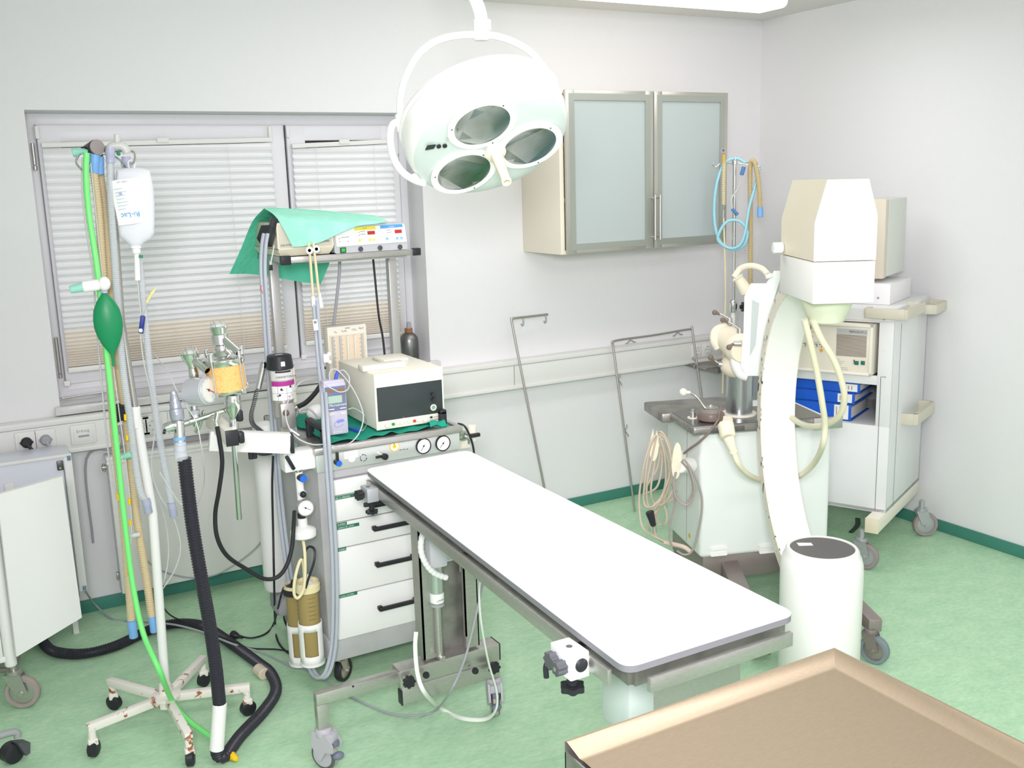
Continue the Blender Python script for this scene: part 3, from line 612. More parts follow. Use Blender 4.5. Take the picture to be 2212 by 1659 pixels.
# ================================================================ big black corrugated hose
blk = mat('black_corrugated', '33333B', .35)
t = thing('black_waste_hose', H(430, 1300, 2.93), 'thick black corrugated hose hanging from the breathing circuit to the floor', 'hose')
P = [H(398, 990, 2.91), H(406, 1060, 2.91), H(418, 1150, 2.91), H(437, 1260, 2.9), H(453, 1350, 2.9), H(466, 1440, 2.9), H(474, 1520, 2.91)]
m = MB(blk); m.corr(P, .0185, .0085, .075, 16); m.build('upper_hose', t)
m = MB(paper); m.cyl(H(475, 1518, 2.91), H(468, 1620, 2.9), .021, .0215, 22); m.build('white_tape', t)
P = [H(468, 1617, 2.9), Z(472, 1632, .03), Z(488, 1630, .022), Z(520, 1588, .022), Z(570, 1535, .022), Z(596, 1492, .022), Z(585, 1455, .022), Z(555, 1430, .022), Z(500, 1390, .022), Z(455, 1360, .022), Z(420, 1348, .022), Z(370, 1348, .022), Z(320, 1362, .022), Z(250, 1395, .022), Z(180, 1412, .022), Z(120, 1408, .022), Z(95, 1390, .022), Z(88, 1370, .03), Z(60, 1350, .03)]
m = MB(blk); m.corr(P, .0185, .0085, .075, 14); m.build('floor_hose', t)
m = MB(mat('beige_tape', 'D9CDB8', .7)); m.cyl(Z(557, 1445, .023), Z(572, 1457, .023), .0215); m.build('tape_band', t)
m = MB(clearp); m.cyl(H(388, 962, 2.91), H(392, 994, 2.91), .0175, .019, 20); m.build('clear_cuff', t)
# ================================================================ anaesthesia trolley
TF = -1.2; tx0, tx1 = .983, 1.503; tyb = -.62
t = TR = thing('anaesthesia_trolley', (1.24, -.9, 0), 'grey anaesthesia trolley with white drawers, steel control panel and upper shelf', 'trolley')
greyen2 = mat('pale_grey_panel', 'D5DBD6', .3, .35)
m = MB(greyen); m.box(tx0, tx1, TF+.004, tyb, .19, .785, .006); m.box(tx0-.006, tx1+.006, TF-.004, tyb, .106, .19, .006); m.build('body', t)
m = MB(greyen2); m.box(tx0-.004, tx1+.004, TF-.006, tyb, .785, .855, .004); m.build('control_panel', t)
m = MB(steel); m.box(tx0-.012, tx1+.012, TF-.02, TF+.006, .848, .873, .005).box(tx0-.012, tx0+.01, TF, tyb, .848, .873, .005).box(tx1-.01, tx1+.012, TF, tyb, .848, .873, .005).box(tx0-.012, tx1+.012, tyb-.02, tyb, .848, .873, .005).box(tx0, tx1, TF, tyb-.01, .85, .864); m.build('top_tray', t)
zs = [Y(703, 1039, TF).z, Y(706, 1074, TF).z, Y(711, 1131, TF).z, Y(715, 1187, TF).z, Y(722, 1287, TF).z, Y(730, 1382, TF).z]
tape = mat('green_label_tape', '2F7A5A', .5)
LB = [None, ('GEL U. MENGEL', 721, 1081, 769, 1074), ('GERATE USW.', 728, 1145, 776, 1136), ('DEEN', 730, 1192, 748, 1189), ('LUNG SYSTEM', 732, 1293, 772, 1285)]
HX = [None, 803, 806.6, 812.7, 819]; HY = [None, 1092, 1143, 1221, 1316]
dx0, dx1 = Y(703, 1039, TF).x+.004, tx1-.035
m = MB(gdark).box(dx0-.003, dx1+.003, TF+.001, TF+.005, zs[5]-.003, zs[0]+.003); m.build('drawer_recess', t)
for i in range(5):
    d = MB(white).box(dx0, dx1, TF-.012, TF+.002, zs[i+1]+.003, zs[i]-.001, .002).build('drawer', t)
    if LB[i]:
        s_, a, b, c, e = LB[i]; o = Y(a, b, TF-.0125); q = Y(c, e, TF-.0125); w_ = q.x-o.x
        k = MB(tape); k.rect((o.x, TF-.0125, o.z), (1, 0, 0), (0, 0, 1), w_, .0115); k.text(s_, (o.x+.003, TF-.0135, o.z+.0025), (1, 0, 0), (0, 0, 1), .0085, mat('embossed_white', 'DDEBE2', .6), off=.0006, wide=w_/(.0058*len(s_))*.9); k.build('label_tape', d)
        if i == 2: k = MB(tape); k.rect((o.x, TF-.0125, o.z+.0125), (1, 0, 0), (0, 0, 1), w_*.45, .0105); k.text('EHMEN', (o.x+.003, TF-.0135, o.z+.0145), (1, 0, 0), (0, 0, 1), .0085, MT['embossed_white'], off=.0006); k.build('label_tape', d)
        p = Y(HX[i], HY[i], TF-.03); zc = p.z; k = MB(black); k.box(p.x, p.x+.15, TF-.038, TF-.026, zc-.008, zc+.006, .002).box(p.x, p.x+.016, TF-.036, TF-.011, zc-.008, zc+.006, .002).box(p.x+.134, p.x+.15, TF-.036, TF-.011, zc-.008, zc+.006, .002); k.build('handle', d)
ny = (0, -1, 0); up = (0, 0, 1); PF = TF-.0065
p = Y(914, 963, PF); m = MB(); gauge(m, (p.x, PF-.002, p.z), ny, up, .0285, ang=215); m.build('pressure_gauge', t)
p = Y(956, 957, PF); m = MB(); gauge(m, (p.x, PF-.002, p.z), ny, up, .0285, ang=222); m.build('pressure_gauge', t)
p = Y(726, 997, PF); m = MB(black); m.cyl((p.x, PF, p.z), (p.x, PF-.03, p.z), .010); m.box(p.x-.004, p.x+.004, PF-.02, PF-.01, p.z, p.z+.035, .001); m.m(blue).disc((p.x, PF-.03, p.z), ny, .0098); m.build('blue_knob', t)
p = Y(826, 982, PF); m = MB(steel); m.cyl((p.x-.006, PF, p.z), (p.x-.004, PF-.024, p.z), .0095); m.m(black).cyl((p.x-.004, PF-.022, p.z), (p.x-.002, PF-.036, p.z), .011); m.m(black).bar((p.x-.005, PF-.02, p.z+.001), (p.x-.032, PF-.02, p.z+.0), .007, .008, bev=.001); m.build('selector_lever', t)
p = Y(852, 964, PF); m = MB(yellow); m.disc((p.x, PF, p.z), ny, .0185, yellow, .0006, 32); m.disc((p.x, PF-.0006, p.z), ny, .0155, paper, .0006, 32); m.disc((p.x, PF-.0012, p.z), ny, .007, yellow, .0006); m.disc((p.x-.001, PF-.0012, p.z+.008), ny, .0018, ink, .0006, 10); m.build('round_sticker', t)
o = Y(744, 992, PF); m = MB(paper); m.rect((o.x, PF, o.z), (1, 0, 0), up, .048, .026); m.disc((o.x+.026, PF, o.z-.001), ny, .013, paper, .0009)
for k in range(3): m.rect((o.x+.006, PF-.0008, o.z+.008+.005*k), (1, 0, 0), up, .034-.004*k, .0012, MT['pale_print'], 0, .0004)
m.build('white_sticker', t)
p = Y(785, 989, PF); m = MB(ink)
for k in range(3):
    a0 = math.radians(20+120*k); pts = [(p.x+.0115*math.cos(a0+math.radians(q)), PF-.0012, p.z+.0115*math.sin(a0+math.radians(q))) for q in (0, 22, 44, 66, 84)]
    m.tube(pts, .0008, 5); e = V3(pts[-1]); m.sph(e, .002, 8, (1, .3, 1))
for q in (864, 871, 878):
    e = Y(q, 972-(q-864)*.12, PF); m.bar((e.x-.004, PF-.001, e.z), (e.x+.003, PF-.001, e.z), .0008, .0008); m.prism([(e.x+.002, PF-.001, e.z+.002), (e.x+.006, PF-.001, e.z), (e.x+.002, PF-.001, e.z-.002)], (0, .0006, 0))
m.build('panel_markings', t)
# corner grips
for s_, a in ((0, tx0+.03), (1, tx1-.055)):
    m = MB(dgrey if False else black); x_ = a; w_ = .025
    m.box(x_, x_+w_, TF+.02, TF+.045, .864, .925, .004).box(x_, x_+w_, TF+.02, TF+.2, .912, .93, .004).box(x_, x_+w_, TF+.175, TF+.2, .864, .925, .004); m.build('corner_grip', t)
for x_, y_ in ((tx0+.06, TF+.055), (tx1-.03, TF+.06), (tx0+.03, tyb-.02), (tx1-.04, tyb-.05)):
    caster(t, (x_, y_, 0), .042, .024, (.8, .6, 0) if y_ < -1 else (.3, -.95, 0), top=.108, fork=mat('rusty_steel', 'C9BFB4', .5, .7, col2='8C6B55', scale=25, lo=.5, hi=.65), tyre=black, hub=MT['rusty_steel'])
# posts + shelf
sf, sb, sz = -.80, -.42, 1.462
for a, b in ((589, 570), (844, 556)):
    p = Y(a, b, -.60); MB(mat('grey_post', 'BDBCBA', .35, .5)).box(p.x-.017, p.x+.017, -.617, -.583, .86, 1.455, .003).build('shelf_post', t)
sx0, sx1 = Y(612, 566, sf).x, Y(893, 543, sf).x
m = MB(steel); m.box(sx0, sx1, sf-.006, sf+.006, sz-.012, sz+.010, .002); m.build('shelf_front_rail', t)
m = MB(steel); m.box(sx0, sx0+.01, sf, sb, sz-.012, sz+.010, .002).box(sx1-.03, sx1-.02, sf, sb, sz-.012, sz+.01, .002); m.build('shelf_side_rail', t)
m = MB(greyen); m.box(sx0+.02, sx1-.05, sf+.01, sb, sz-.002, sz+.004).box(sx0+.1, sx1-.02, sf+.02, sf+.06, sz-.02, sz-.006); m.build('shelf_board', t)
p = Y(606, 570, sf); q = Y(627, 566, sf); MB(black).box(p.x, q.x, sf-.014, sf+.012, sz-.018, sz+.015, .003).build('shelf_end_cap', t)
MB(black).box(sx1-.004, sx1+.026, sf-.013, sf+.012, sz-.014, sz+.014, .003).build('shelf_end_cap', t)
# white cylinder housing at back left
m = MB(white); e = .955; 
m.lathe([(.03, 0), (.048, .012), (.052, .03), (.052, .62), (.045, .66), (.001, .67)], (e, -.70, .20), n=36); m.build('gas_cylinder', t)
m = MB(dgrey); m.tube([(e-.052, -.71, .76), (e-.03, -.76, .76), (e+.02, -.75, .76)], .007, 8); m.build('cylinder_strap', t)
m = MB(grey); m.box(e-.03, tx0+.03, -.78, -.66, .12, .20, .02); m.build('cylinder_foot', t)
m = MB(mat('chart_label', 'BFD4DF', .6)); o = Y(590, 935, -.99); m.box(tx0-.0075, tx0-.0065, -1.02, -.92, .80, .95); 
m.m(blue).box(tx0-.0085, tx0-.0075, -1.02, -.93, .915, .93); m.build('side_label', t)
# arms at the left
b2l, b2r = Y(614, 990, TF), Y(677, 975, TF)
m = MB(white); m.box(b2l.x, tx0-.004, TF-.0, TF+.06, Y(640, 1019, TF).z, Y(650, 974, TF).z, .005); m.build('mounting_block', t)
a = Y(620, 1000, TF-.01); m = MB(black); m.bar((a.x+.0, TF-.008, a.z+.022), (a.x+.022, TF-.008, a.z-.026), .014, .012, bev=.003); m.build('clamp_lever', t)
a0 = H(447, 925, 3.22); a1 = H(633, 957, 3.22)
A0 = Y(452, 950, -1.235); A1 = Y(626, 957, -1.275); zc = (Y(628, 938, -1.275).z+Y(628, 975, -1.275).z)/2
m = MB(white); m.bar((A0.x, A0.y, A0.z), (A1.x, A1.y, zc), .045, .062, bev=.003); m.build('support_arm', t)
m = MB(black); m.bar((A1.x, A1.y, zc), (A1.x+.012, A1.y-.003, zc), .046, .06, bev=.003); m.build('arm_end_cap', t)
B0 = H(455, 905, 3.25); B1 = H(501, 946, 2.93)
m = MB(cream); m.bar(B0, B1, .034, .046, bev=.003); m.build('cross_arm', t)
d_ = (B1-B0).normalized(); m = MB(black); m.bar(B1, B1+d_*.005, .036, .047, bev=.001); m.build('arm_end_cap', t)
m = MB(black)
for q in ((H(520, 944, 2.95), 1), (H(517, 897, 2.98), 1)): m.cbox(q[0], .018, .03, .035, .006)
m.build('clamp_wing', t)
m = MB(black); q = H(541, 975, 3.15); m.cyl(q, q+V3((0, 0, -.025)), .008).cyl(q+V3((.012, 0, 0)), q+V3((.012, 0, -.025)), .008); m.build('clamp_screw', t)
m = MB(chrome); m.cyl(H(505, 955, 2.96), H(517, 1122, 2.96), .0082); m.build('chrome_rod', t)
# right hand fittings
m = MB(cream); p = Y(1008, 950, -1.05); m.box(p.x-.045, p.x+.01, -1.06, -1.0, p.z-.03, p.z+.03, .004); q = Y(1019, 925, -1.0); m.cyl((q.x, -1.0, q.z-.05), (q.x, -1.0, q.z+.012), .018); m.build('side_fitting', t)
m = MB(chrome); c = Y(1000, 940, -1.08); m.lathe([(.019, 0), (.02, .008), (.014, .014), (.0001, .015)], (c.x, c.y, c.z), (-.3, -.95, 0)); m.tube([c+V3((0, -.012, 0)), c+V3((.012, -.02, -.012)), c+V3((.014, -.02, -.03))], .005, 10); m.build('gas_outlet', t)
m = MB(black); q = Y(1026, 940, -1.05); m.cbox((q.x, -1.05, q.z), .04, .016, .014, .003); m.build('outlet_lever', t)
m = MB(black); m.tube([Y(989, 915, -1.1), Y(1003, 920, -1.12), Y(1014, 940, -1.12), Y(1022, 965, -1.12), Y(1026, 1000, -1.12)], .004, 8); m.build('side_cable', t)
# chart label + suction regulator
t = thing('suction_regulator', Y(650, 1050, TF-.02), 'white suction regulator with round dial and blue knob, hanging left of the drawers', 'regulator')
def RG(px, py, dy=-.03): return Y(px, py, TF+dy)
m = MB(white); m.cyl(RG(645, 1018, 0), RG(651, 1084, 0), .0125); m.cyl(RG(650, 1064, 0), RG(655, 1067, -.02), .012); m.build('body', t)
m = MB(chrome); m.cyl(RG(644, 1014, 0), RG(645, 1019, 0), .0135); m.build('collar', t)
m = MB(black); m.cyl(RG(647, 1030, 0), RG(655.5, 1034, -.035), .0125); m.m(blue).disc(RG(655.5, 1034, -.0355), ny, .0118); m.build('blue_knob', t)
m = MB(black); m.sph(RG(655, 1068, -.03), .011, 14); m.build('black_knob', t)
m = MB(); c = RG(660, 1097, -.035); gauge(m, c, (-.1, -.98, .1), up, .0275, rim=steel, ang=118); m.m(steel).cyl(c+V3((0, .002, 0)), c+V3((0, .03, -.003)), .0265, n=28); m.build('dial', t)
m = MB(black); m.cyl(RG(651, 1108, -.01), RG(652, 1120, -.01), .0135); m.build('lower_collar', t)
m = MB(offwhite); a = RG(653, 1118, -.01); m.lathe([(.016, 0), (.016, -.028), (.038, -.038), (.042, -.044), (.042, -.062), (.038, -.066), (.006, -.07), (.0001, -.07)], a, n=32); m.build('filter_disc', t)
# suction jars
amber = mat('amber_plastic', 'B7A26A', .12, alpha=.72); lidm = mat('yellowed_lid', 'E9DDB2', .35); liquid = mat('amber_bottom', 'C2A268', .25)
def sjar(px, xw, label):
    p = X(px, 1432, xw); y_ = p.y; z0 = X(px, 1430, xw).z; r = .038
    t = thing('suction_jar', (xw, y_, z0), label, 'jar')
    s_ = 1.0; zt = z0+.335
    m = MB(amber); m.lathe([(.032, .012), (.0345, .02), (.0365, .27), (.0345, .27), (.0325, .022), (.0001, .02)], (xw, y_, z0), n=32); m.build('jar_body', t)
    m = MB(white); n = 40; R = .0405; vs = []; fs = []; zz = [0, .035, .125, .150]
    for z_ in zz:
        for i in range(n):
            a = 2*math.pi*i/n; vs.append((xw+R*math.cos(a), y_+R*math.sin(a), z0+z_))
    base_a = math.atan2(CAMP.y-y_, CAMP.x-xw)
    for j in range(3):
        for i in range(n):
            a = 2*math.pi*(i+.5)/n; dd = (a-base_a+math.pi) % (2*math.pi)-math.pi
            if j == 1 and abs(dd) < .62: continue
            k = (i+1) % n; fs.append((j*n+i, j*n+k, (j+1)*n+k, (j+1)*n+i))
    m.add(vs, fs); m.lathe([(R, .004), (R, 0), (.0001, 0)], (xw, y_, z0), n=40); o = m.build('holder_cup', t); md = o.modifiers.new('s', 'SOLIDIFY'); md.thickness = .003; md.offset = -1
    m = MB(lidm); m.lathe([(.0375, .262), (.0425, .264), (.0425, .285), (.039, .288), (.039, .296), (.036, .296), (.034, .286), (.0001, .286)], (xw, y_, z0), n=36); m.build('lid', t)
    m = MB(ink)
    for k in range(6):
        z_ = z0+.17+.015*k; 
        for q in range(-2, 3+(k % 2)): a = base_a+.25+q*.12; m.cbox((xw+.0369*math.cos(a), y_+.0369*math.sin(a), z_), .002, .002, .0009)
    m.build('scale_marks', t)
    return xw, y_, z0
xw, yj, zj = sjar(676, .928, 'front amber suction jar with cream lid in a white cup, left of the drawers')
m = MB(white); m.lathe([(.030, .284), (.012, .289), (.008, .29), (.004, .318), (.0001, .318)], (xw+.006, yj, zj), n=24); m.build('nozzle', C.objects['suction_jar'])
p2 = sjar(651, .928, 'rear amber suction jar in a white cup, half hidden behind the front jar')
m = MB(black); m.lathe([(.041, .262), (.044, .264), (.044, .285), (.02, .293), (.014, .31), (.0001, .31)], p2, n=32); m.build('black_lid', C.objects['suction_jar.001'])
m = MB(chrome); m.cyl((p2[0]+.008, p2[1], p2[2]+.3), (p2[0]+.008, p2[1], p2[2]+.33), .009); m.build('valve', C.objects['suction_jar.001'])
def tubething(name, label, pts, r, mt, cat='tube', n=8, flat=1.0):
    t = thing(name, pts[0], label, cat); MB(mt).tube(pts, r, n, flat=flat).build('wall', t); return t
latex = mat('latex_tubing', 'E8DDB4', .35)
tubething('suction_tube', 'yellowish suction tube looping from the white filter disc to the front jar', [RG(653, 1157, -.01), RG(658, 1190, -.05), RG(659, 1240, -.06), RG(655, 1275, -.06), RG(643, 1292, -.06), RG(635, 1280, -.06), RG(638, 1245, -.06), RG(649, 1210, -.05), RG(656, 1222, -.04), RG(658, 1275, -.045)], .0052, latex)
tubething('suction_tube', 'short black tube bent down into the lid of the front suction jar', [RG(660, 1270, -.05), RG(668, 1245, -.055), RG(678, 1215, -.06), RG(680, 1190, -.05), RG(672, 1181, -.03), RG(662, 1186, -.01), RG(655, 1210, .05)], .0042, black)
# ================================================================ vaporizer
t = thing('vaporizer', Y(610, 880, -.98), 'silver cylindrical vaporizer with black cap, purple band and printed chart', 'vaporizer')
vt, vb = Y(606, 782, -.98), Y(613, 900, -.98); vx = (vt.x+vb.x)/2; vz = vb.z; vh = vt.z-vb.z; Rv = .042
m = MB(mat('vaporizer_silver', 'C9C6C1', .3, .6)); m.lathe([(.03, 0), (.036, .004), (.036, .30*vh), (Rv, .36*vh), (Rv, .93*vh), (.001, .93*vh)], (vx, -.98, vz), n=40); m.build('housing', t)
m = MB(cream2); m.box(vx+.012, vx+.052, -.975, -.935, vz+.04, vz+.9*vh, .008); m.build('back_block', t)
m = MB(black); m.lathe([(.042, .88*vh), (.046, .9*vh), (.041, 1.12*vh), (.036, 1.135*vh), (.001, 1.135*vh)], (vx-.002, -.98, vz), n=44); m.m(paper).cbox((vx-.004, -1.0255, vz+1.0*vh), .014, .004, .016, .001); m.m(grey).cbox((vx-.003, -.98, vz+1.137*vh), .024, .012, .002); m.build('dial_cap', t)
def band(m, mt, z0, z1, r, a0=-2.75, a1=-.45, n=24):
    m.m(mt); vs = []; fs = []
    for i in range(n+1):
        a = a0+(a1-a0)*i/n
        for z_ in (z0, z1): vs.append((vx+r*math.cos(a), -.98+r*math.sin(a), vz+z_))
        for z_ in (z0, z1): vs.append((vx+(r-.001)*math.cos(a), -.98+(r-.001)*math.sin(a), vz+z_))
    fs = [(4*i, 4*i+4, 4*i+5, 4*i+1) for i in range(n)]+[(4*i+1, 4*i+5, 4*i+7, 4*i+3) for i in range(n)]; m.add(vs, fs)
m = MB(); band(m, mat('magenta_band', 'B53A96', .5), .60*vh, .68*vh, Rv+.001); m.build('purple_band', t)
m = MB(); band(m, paper, .34*vh, .595*vh, Rv+.001); band(m, mat('print_grey', 'D9D8D6', .5), .70*vh, .87*vh, Rv+.001)
band(m, ink, .465*vh, .468*vh, Rv+.0016); band(m, ink, .84*vh, .87*vh, Rv+.0016, -2.3, -1.0)
for a in (-2.2, -1.5, -.95): band(m, ink, .34*vh, .595*vh, Rv+.0016, a, a+.02, 2)
for a, z_ in ((-2.0, .52), (-1.25, .56), (-2.3, .42), (-1.4, .40)): band(m, ink, z_*vh, (z_+.012)*vh, Rv+.0016, a, a+.25, 4)
for a, z_ in ((-1.9, .545), (-1.15, .58), (-2.05, .44)): m.m(ink).sph((vx+Rv*math.cos(a), -.98+Rv*math.sin(a), vz+z_*vh), .004, 8)
m.text('FORANE FORENE', (vx-.032, -.98-Rv-.0045, vz+.755*vh), (1, 0, 0), up, .009, ink); m.build('printed_chart', t)
m = MB(steel); m.box(vx-.024, vx+.026, -1.03, -1.0, vz-.03, vz+.29*vh, .004); m.m(MT['vaporizer_silver']).box(vx-.02, vx+.03, -.995, -.95, vz-.06, vz+.02, .003); m.build('filler_block', t)
m = MB(brown); p = Y(618, 892, -1.035); m.sph((p.x, -1.035, p.z), .0115, 14); m.build('filler_knob', t)
# laryngoscope-like handle and coiled cord
t = thing('handle_with_coiled_cord', Y(566, 815, -.95), 'slim chrome handle with dark coiled cord, left of the vaporizer', 'handle'); m = MB(chrome); m.cyl(Y(557, 840, -.95), Y(569, 786, -.95), .0105, .012); m.cyl(Y(569, 786, -.95), Y(570, 781, -.95), .012, .008); m.build('grip', t)
axp = catmull([Y(555, 842, -.95), Y(549, 870, -.95), Y(543, 895, -.95), Y(546, 915, -.95), Y(560, 928, -.95), Y(575, 940, -.95)], 60); P = []
for i, p in enumerate(axp): a = i*.62; P.append(p+V3((math.cos(a)*.007, math.sin(a)*.007, math.cos(a)*.002)))
MB(dgrey).sweep(P, [.0018]*len(P), 5).build('coiled_cord', t)
t = thing('black_hose', Y(640, 880, -.85), 'short thick black hose behind the tray, right of the vaporizer', 'hose'); m = MB(rubber); m.tube([Y(640, 880, -.9), Y(660, 870, -.85), Y(680, 850, -.8), Y(694, 830, -.75)], .009, 12); m.m(steel).cyl(Y(633, 884, -.9), Y(642, 879, -.9), .010); m.build('hose_wall', t)
# ================================================================ breathing circuit absorber
def AP(px, py, d=0): return H(px, py, 2.98+d)
t = thing('circle_absorber', AP(487, 845), 'chrome breathing circuit absorber with orange-yellow granule canister and round gauge', 'absorber')
gran = mat('soda_lime_granules', 'F2C27A', .7, col2='D99A4E', scale=260, lo=.52, hi=.7, bump=.4)
ca, cb = AP(492, 843), AP(483, 782); axc = (cb-ca).normalized(); L = (cb-ca).length
m = MB(gran); m.lathe([(.0001, 0), (.0535, 0), (.0535, L), (.0001, L)], ca, axc, 40); m.build('granule_canister', t)
m = MB(chrome); m.lathe([(.001, -.012), (.02, -.012), (.056, -.004), (.058, .0), (.056, .004), (.001, .005)], ca, axc, 40); m.build('lower_flange', t)
m = MB(chrome); m.lathe([(.057, -.006), (.059, 0), (.059, .012), (.05, .018), (.03, .022), (.001, .022)], cb, axc, 40); m.build('upper_flange', t)
side = axc.cross(V3((0, -1, 0))).normalized(); frt = V3((-.1, -.99, 0))
for a in (-20, 50, 130, 230):
    d = (side*math.cos(math.radians(a))+frt*math.sin(math.radians(a)))*.062; m = MB(chrome); m.cyl(ca+d-axc*.004, cb+d+axc*.02, .0028); m.cyl(cb+d+axc*.012, cb+d+axc*.036, .0065, n=12); m.cyl(ca+d-axc*.008, ca+d+axc*.008, .0075, n=8); m.build('tie_rod', t)
m = MB(chrome); v0 = cb+axc*.02; m.lathe([(.03, 0), (.026, .01), (.02, .016), (.02, .03), (.025, .034), (.025, .062), (.022, .064), (.026, .082), (.024, .086), (.0001, .086)], v0, axc, 32); m.build('valve_housing', t)
glassy = mat('valve_glass', 'DDE6E6', .05, alpha=.5)
m = MB(glassy); m.sph(v0+axc*.086, .019, 18, (1, 1, .5), ax=axc); m.build('valve_dome', t)
for k in range(6): a = k*math.pi/3; d = (side*math.cos(a)+frt*math.sin(a))*.019; m = MB(chrome); m.cyl(v0+axc*.082+d, v0+axc*.1+d, .0016, n=8); m.build('dome_prong', t)
m = MB(chrome); a, b = AP(481, 731, -.01), AP(515, 761, -.045); m.lathe([(.0105, 0), (.0115, 0), (.0115, (b-a).length), (.0095, (b-a).length), (.0095, (b-a).length-.03), (.0001, (b-a).length-.03)], a, b-a, 24); m.build('outlet_tube', t)
m = MB(greenp); m.cyl(AP(508, 770, .02), AP(512, 766, .02), .012); m.build('green_tag', t)
# second valve
a, b = AP(417, 802), AP(410, 762); d = (b-a).normalized(); L2 = (b-a).length; m = MB(chrome); m.lathe([(.012, -.02), (.014, -.016), (.0135, 0), (.012, .008), (.013, .016), (.024, L2*.72), (.026, L2*.8), (.028, L2*.95), (.026, L2), (.0001, L2)], a, d, 32); m.build('valve_cup', t)
m = MB(glassy); m.sph(b, .018, 18, (1, 1, .5), ax=d); m.build('valve_dome', t)
for k in range(6): q = k*math.pi/3; e = (side*math.cos(q)+frt*math.sin(q))*.018; m = MB(chrome); m.cyl(b-d*.002+e, b+d*.016+e, .0016, n=8); m.build('dome_prong', t)
a, b = AP(420, 777, -.01), AP(448, 801, -.045); m = MB(chrome); m.lathe([(.009, 0), (.0125, .004), (.0125, (b-a).length*.45), (.0105, (b-a).length*.5), (.0115, (b-a).length), (.009, (b-a).length), (.009, (b-a).length-.03), (.0001, (b-a).length-.03)], a, b-a, 24); m.build('outlet_tube', t)
# gauge drum
fc = AP(449, 843, -.05); bd = (AP(402, 847, .0)-fc).normalized(); nn = -bd
m = MB(mat('drum_silver', 'CDCED4', .35, .35)); m.lathe([(.001, -.072), (.030, -.070), (.038, -.062), (.040, -.02), (.0405, 0), (.036, .002)], fc, nn, 40); m.build('gauge_drum', t)
m = MB(); gauge(m, fc+nn*.001, nn, up, .0385, rim=MT['drum_silver'], ang=118, face=mat('dial_face', 'DDDFD8', .5)); m.m(red).disc(fc+nn*.006, nn, .003, red, .001); m.build('gauge_dial', t)
m = MB(chrome); m.lathe([(.010, 0), (.010, .012), (.014, .014), (.015, .03), (.0105, .034), (.0105, .05), (.008, .062), (.0001, .062)], AP(418, 876, -.01), (AP(424, 930, -.01)-AP(418, 876, -.01)), 22); m.build('gauge_stem', t)
m = MB(mat('grey_ring', 'A9ADB5', .4)); m.cyl(AP(419, 885, -.012), AP(420, 893, -.012), .0155); m.build('stem_ring', t)
# horizontal pipe
m = MB(chrome); m.cyl(AP(366, 926, -.04), AP(500, 882, .02), .0095); m.cyl(AP(353, 925, -.06), AP(372, 920, -.05), .012, .016); m.cyl(AP(372, 921, -.05), AP(392, 914, -.04), .0155); m.build('cross_pipe', t)
m = MB(black); m.cyl(AP(352, 932, -.07), AP(358, 933, -.07), .007); m.build('pipe_stopper', t)
m = MB(chrome); m.cyl(AP(386, 908, -.045), AP(389, 962, -.06), .0155); m.cyl(AP(440, 888), AP(425, 933, .03), .006, .009); m.build('t_connector', t)
m = MB(mat('silver_tape', 'A9ADB8', .35, .4, bump=.8, bscale=60)); a, b = AP(384, 908, -.045), AP(374, 846, -.03); l_ = (b-a).length; m.lathe([(.017, 0), (.020, l_*.1), (.020, l_*.38), (.016, l_*.42), (.0155, l_*.6), (.0105, l_*.85), (.0085, l_), (.0001, l_)], a, b-a, 28); m.build('taped_stub', t)
m = MB(lblue); m.cyl(AP(387, 943, -.055), AP(388, 950, -.055), .0175); m.build('blue_band', t)
m = MB(mat('grey_sleeve', 'B9C2CC', .35)); m.cyl(AP(389, 955, -.06), AP(391, 976, -.065), .0165, .018); m.build('grey_sleeve', t)
m = MB(chrome); a, b = AP(502, 851), AP(506, 952); l_ = (b-a).length; m.lathe([(.026, 0), (.023, .003), (.024, l_*.1), (.024, l_*.3), (.013, l_*.5), (.014, l_*.55), (.0135, l_*.98), (.0001, l_)], a, b-a, 32); m.build('canister_socket', t)
m = MB(chrome); m.cyl(AP(470, 893, -.02), AP(466, 912, -.03), .009); m.cyl(AP(466, 912, -.03), AP(469, 922, -.035), .0075); m.build('hose_barb', t)
m = MB(lgrey); m.bar(AP(438, 775, .06), AP(433, 712, .06), .0005, .012); m.build('flat_blade', t) if False else None
tubething('rubber_hose', 'black rubber hose sagging low from the absorber to the trolley side', [AP(469, 922, -.035), AP(474, 950, -.035), AP(480, 1000, -.03), AP(473, 1060, -.02), AP(465, 1110, 0), AP(469, 1160, 0), AP(490, 1200, .02), (AP(530, 1228, .05)), AP(570, 1250, .07), AP(600, 1246, .08), AP(620, 1220, .1), AP(631, 1180, .12), AP(634, 1140, .14), AP(636, 1105, .2)], .0066, rubber, 'hose', 10)
tubething('thin_line', 'thin clear line from the window to the absorber, dropping in front of the radiator', [AP(330, 760, .3), AP(360, 800, .1), AP(385, 850, .02), AP(405, 880, -.03), AP(425, 915, -.06), AP(434, 960, -.06), AP(441, 1010, 0), AP(440, 1050, .1), AP(425, 1090, .15), AP(395, 1092, .15), AP(370, 1060, .15), AP(345, 1020, .15)], .0018, thinm, n=6)
tubething('black_cable', 'black mains cable hanging down beside the grey trolley to the floor', [Y(590, 985, -1.0), Y(588, 1050, -1.0), Y(590, 1150, -1.0), Y(592, 1250, -1.0), Z(594, 1340, .02), Z(600, 1385, .007), Z(625, 1412, .007), Z(650, 1418, .007), Z(665, 1405, .007)], .004, rubber, 'cable')
t = thing('plug_cable', Z(510, 1372, .02), 'black cable with a loose mains plug lying on the green floor', 'cable'); m = MB(black); m.lathe([(.016, 0), (.018, .01), (.013, .022), (.007, .034), (.0055, .05), (.0001, .05)], Z(500, 1371, .018), (Z(530, 1378, .01)-Z(500, 1371, .018)), 20); m.m(steel)
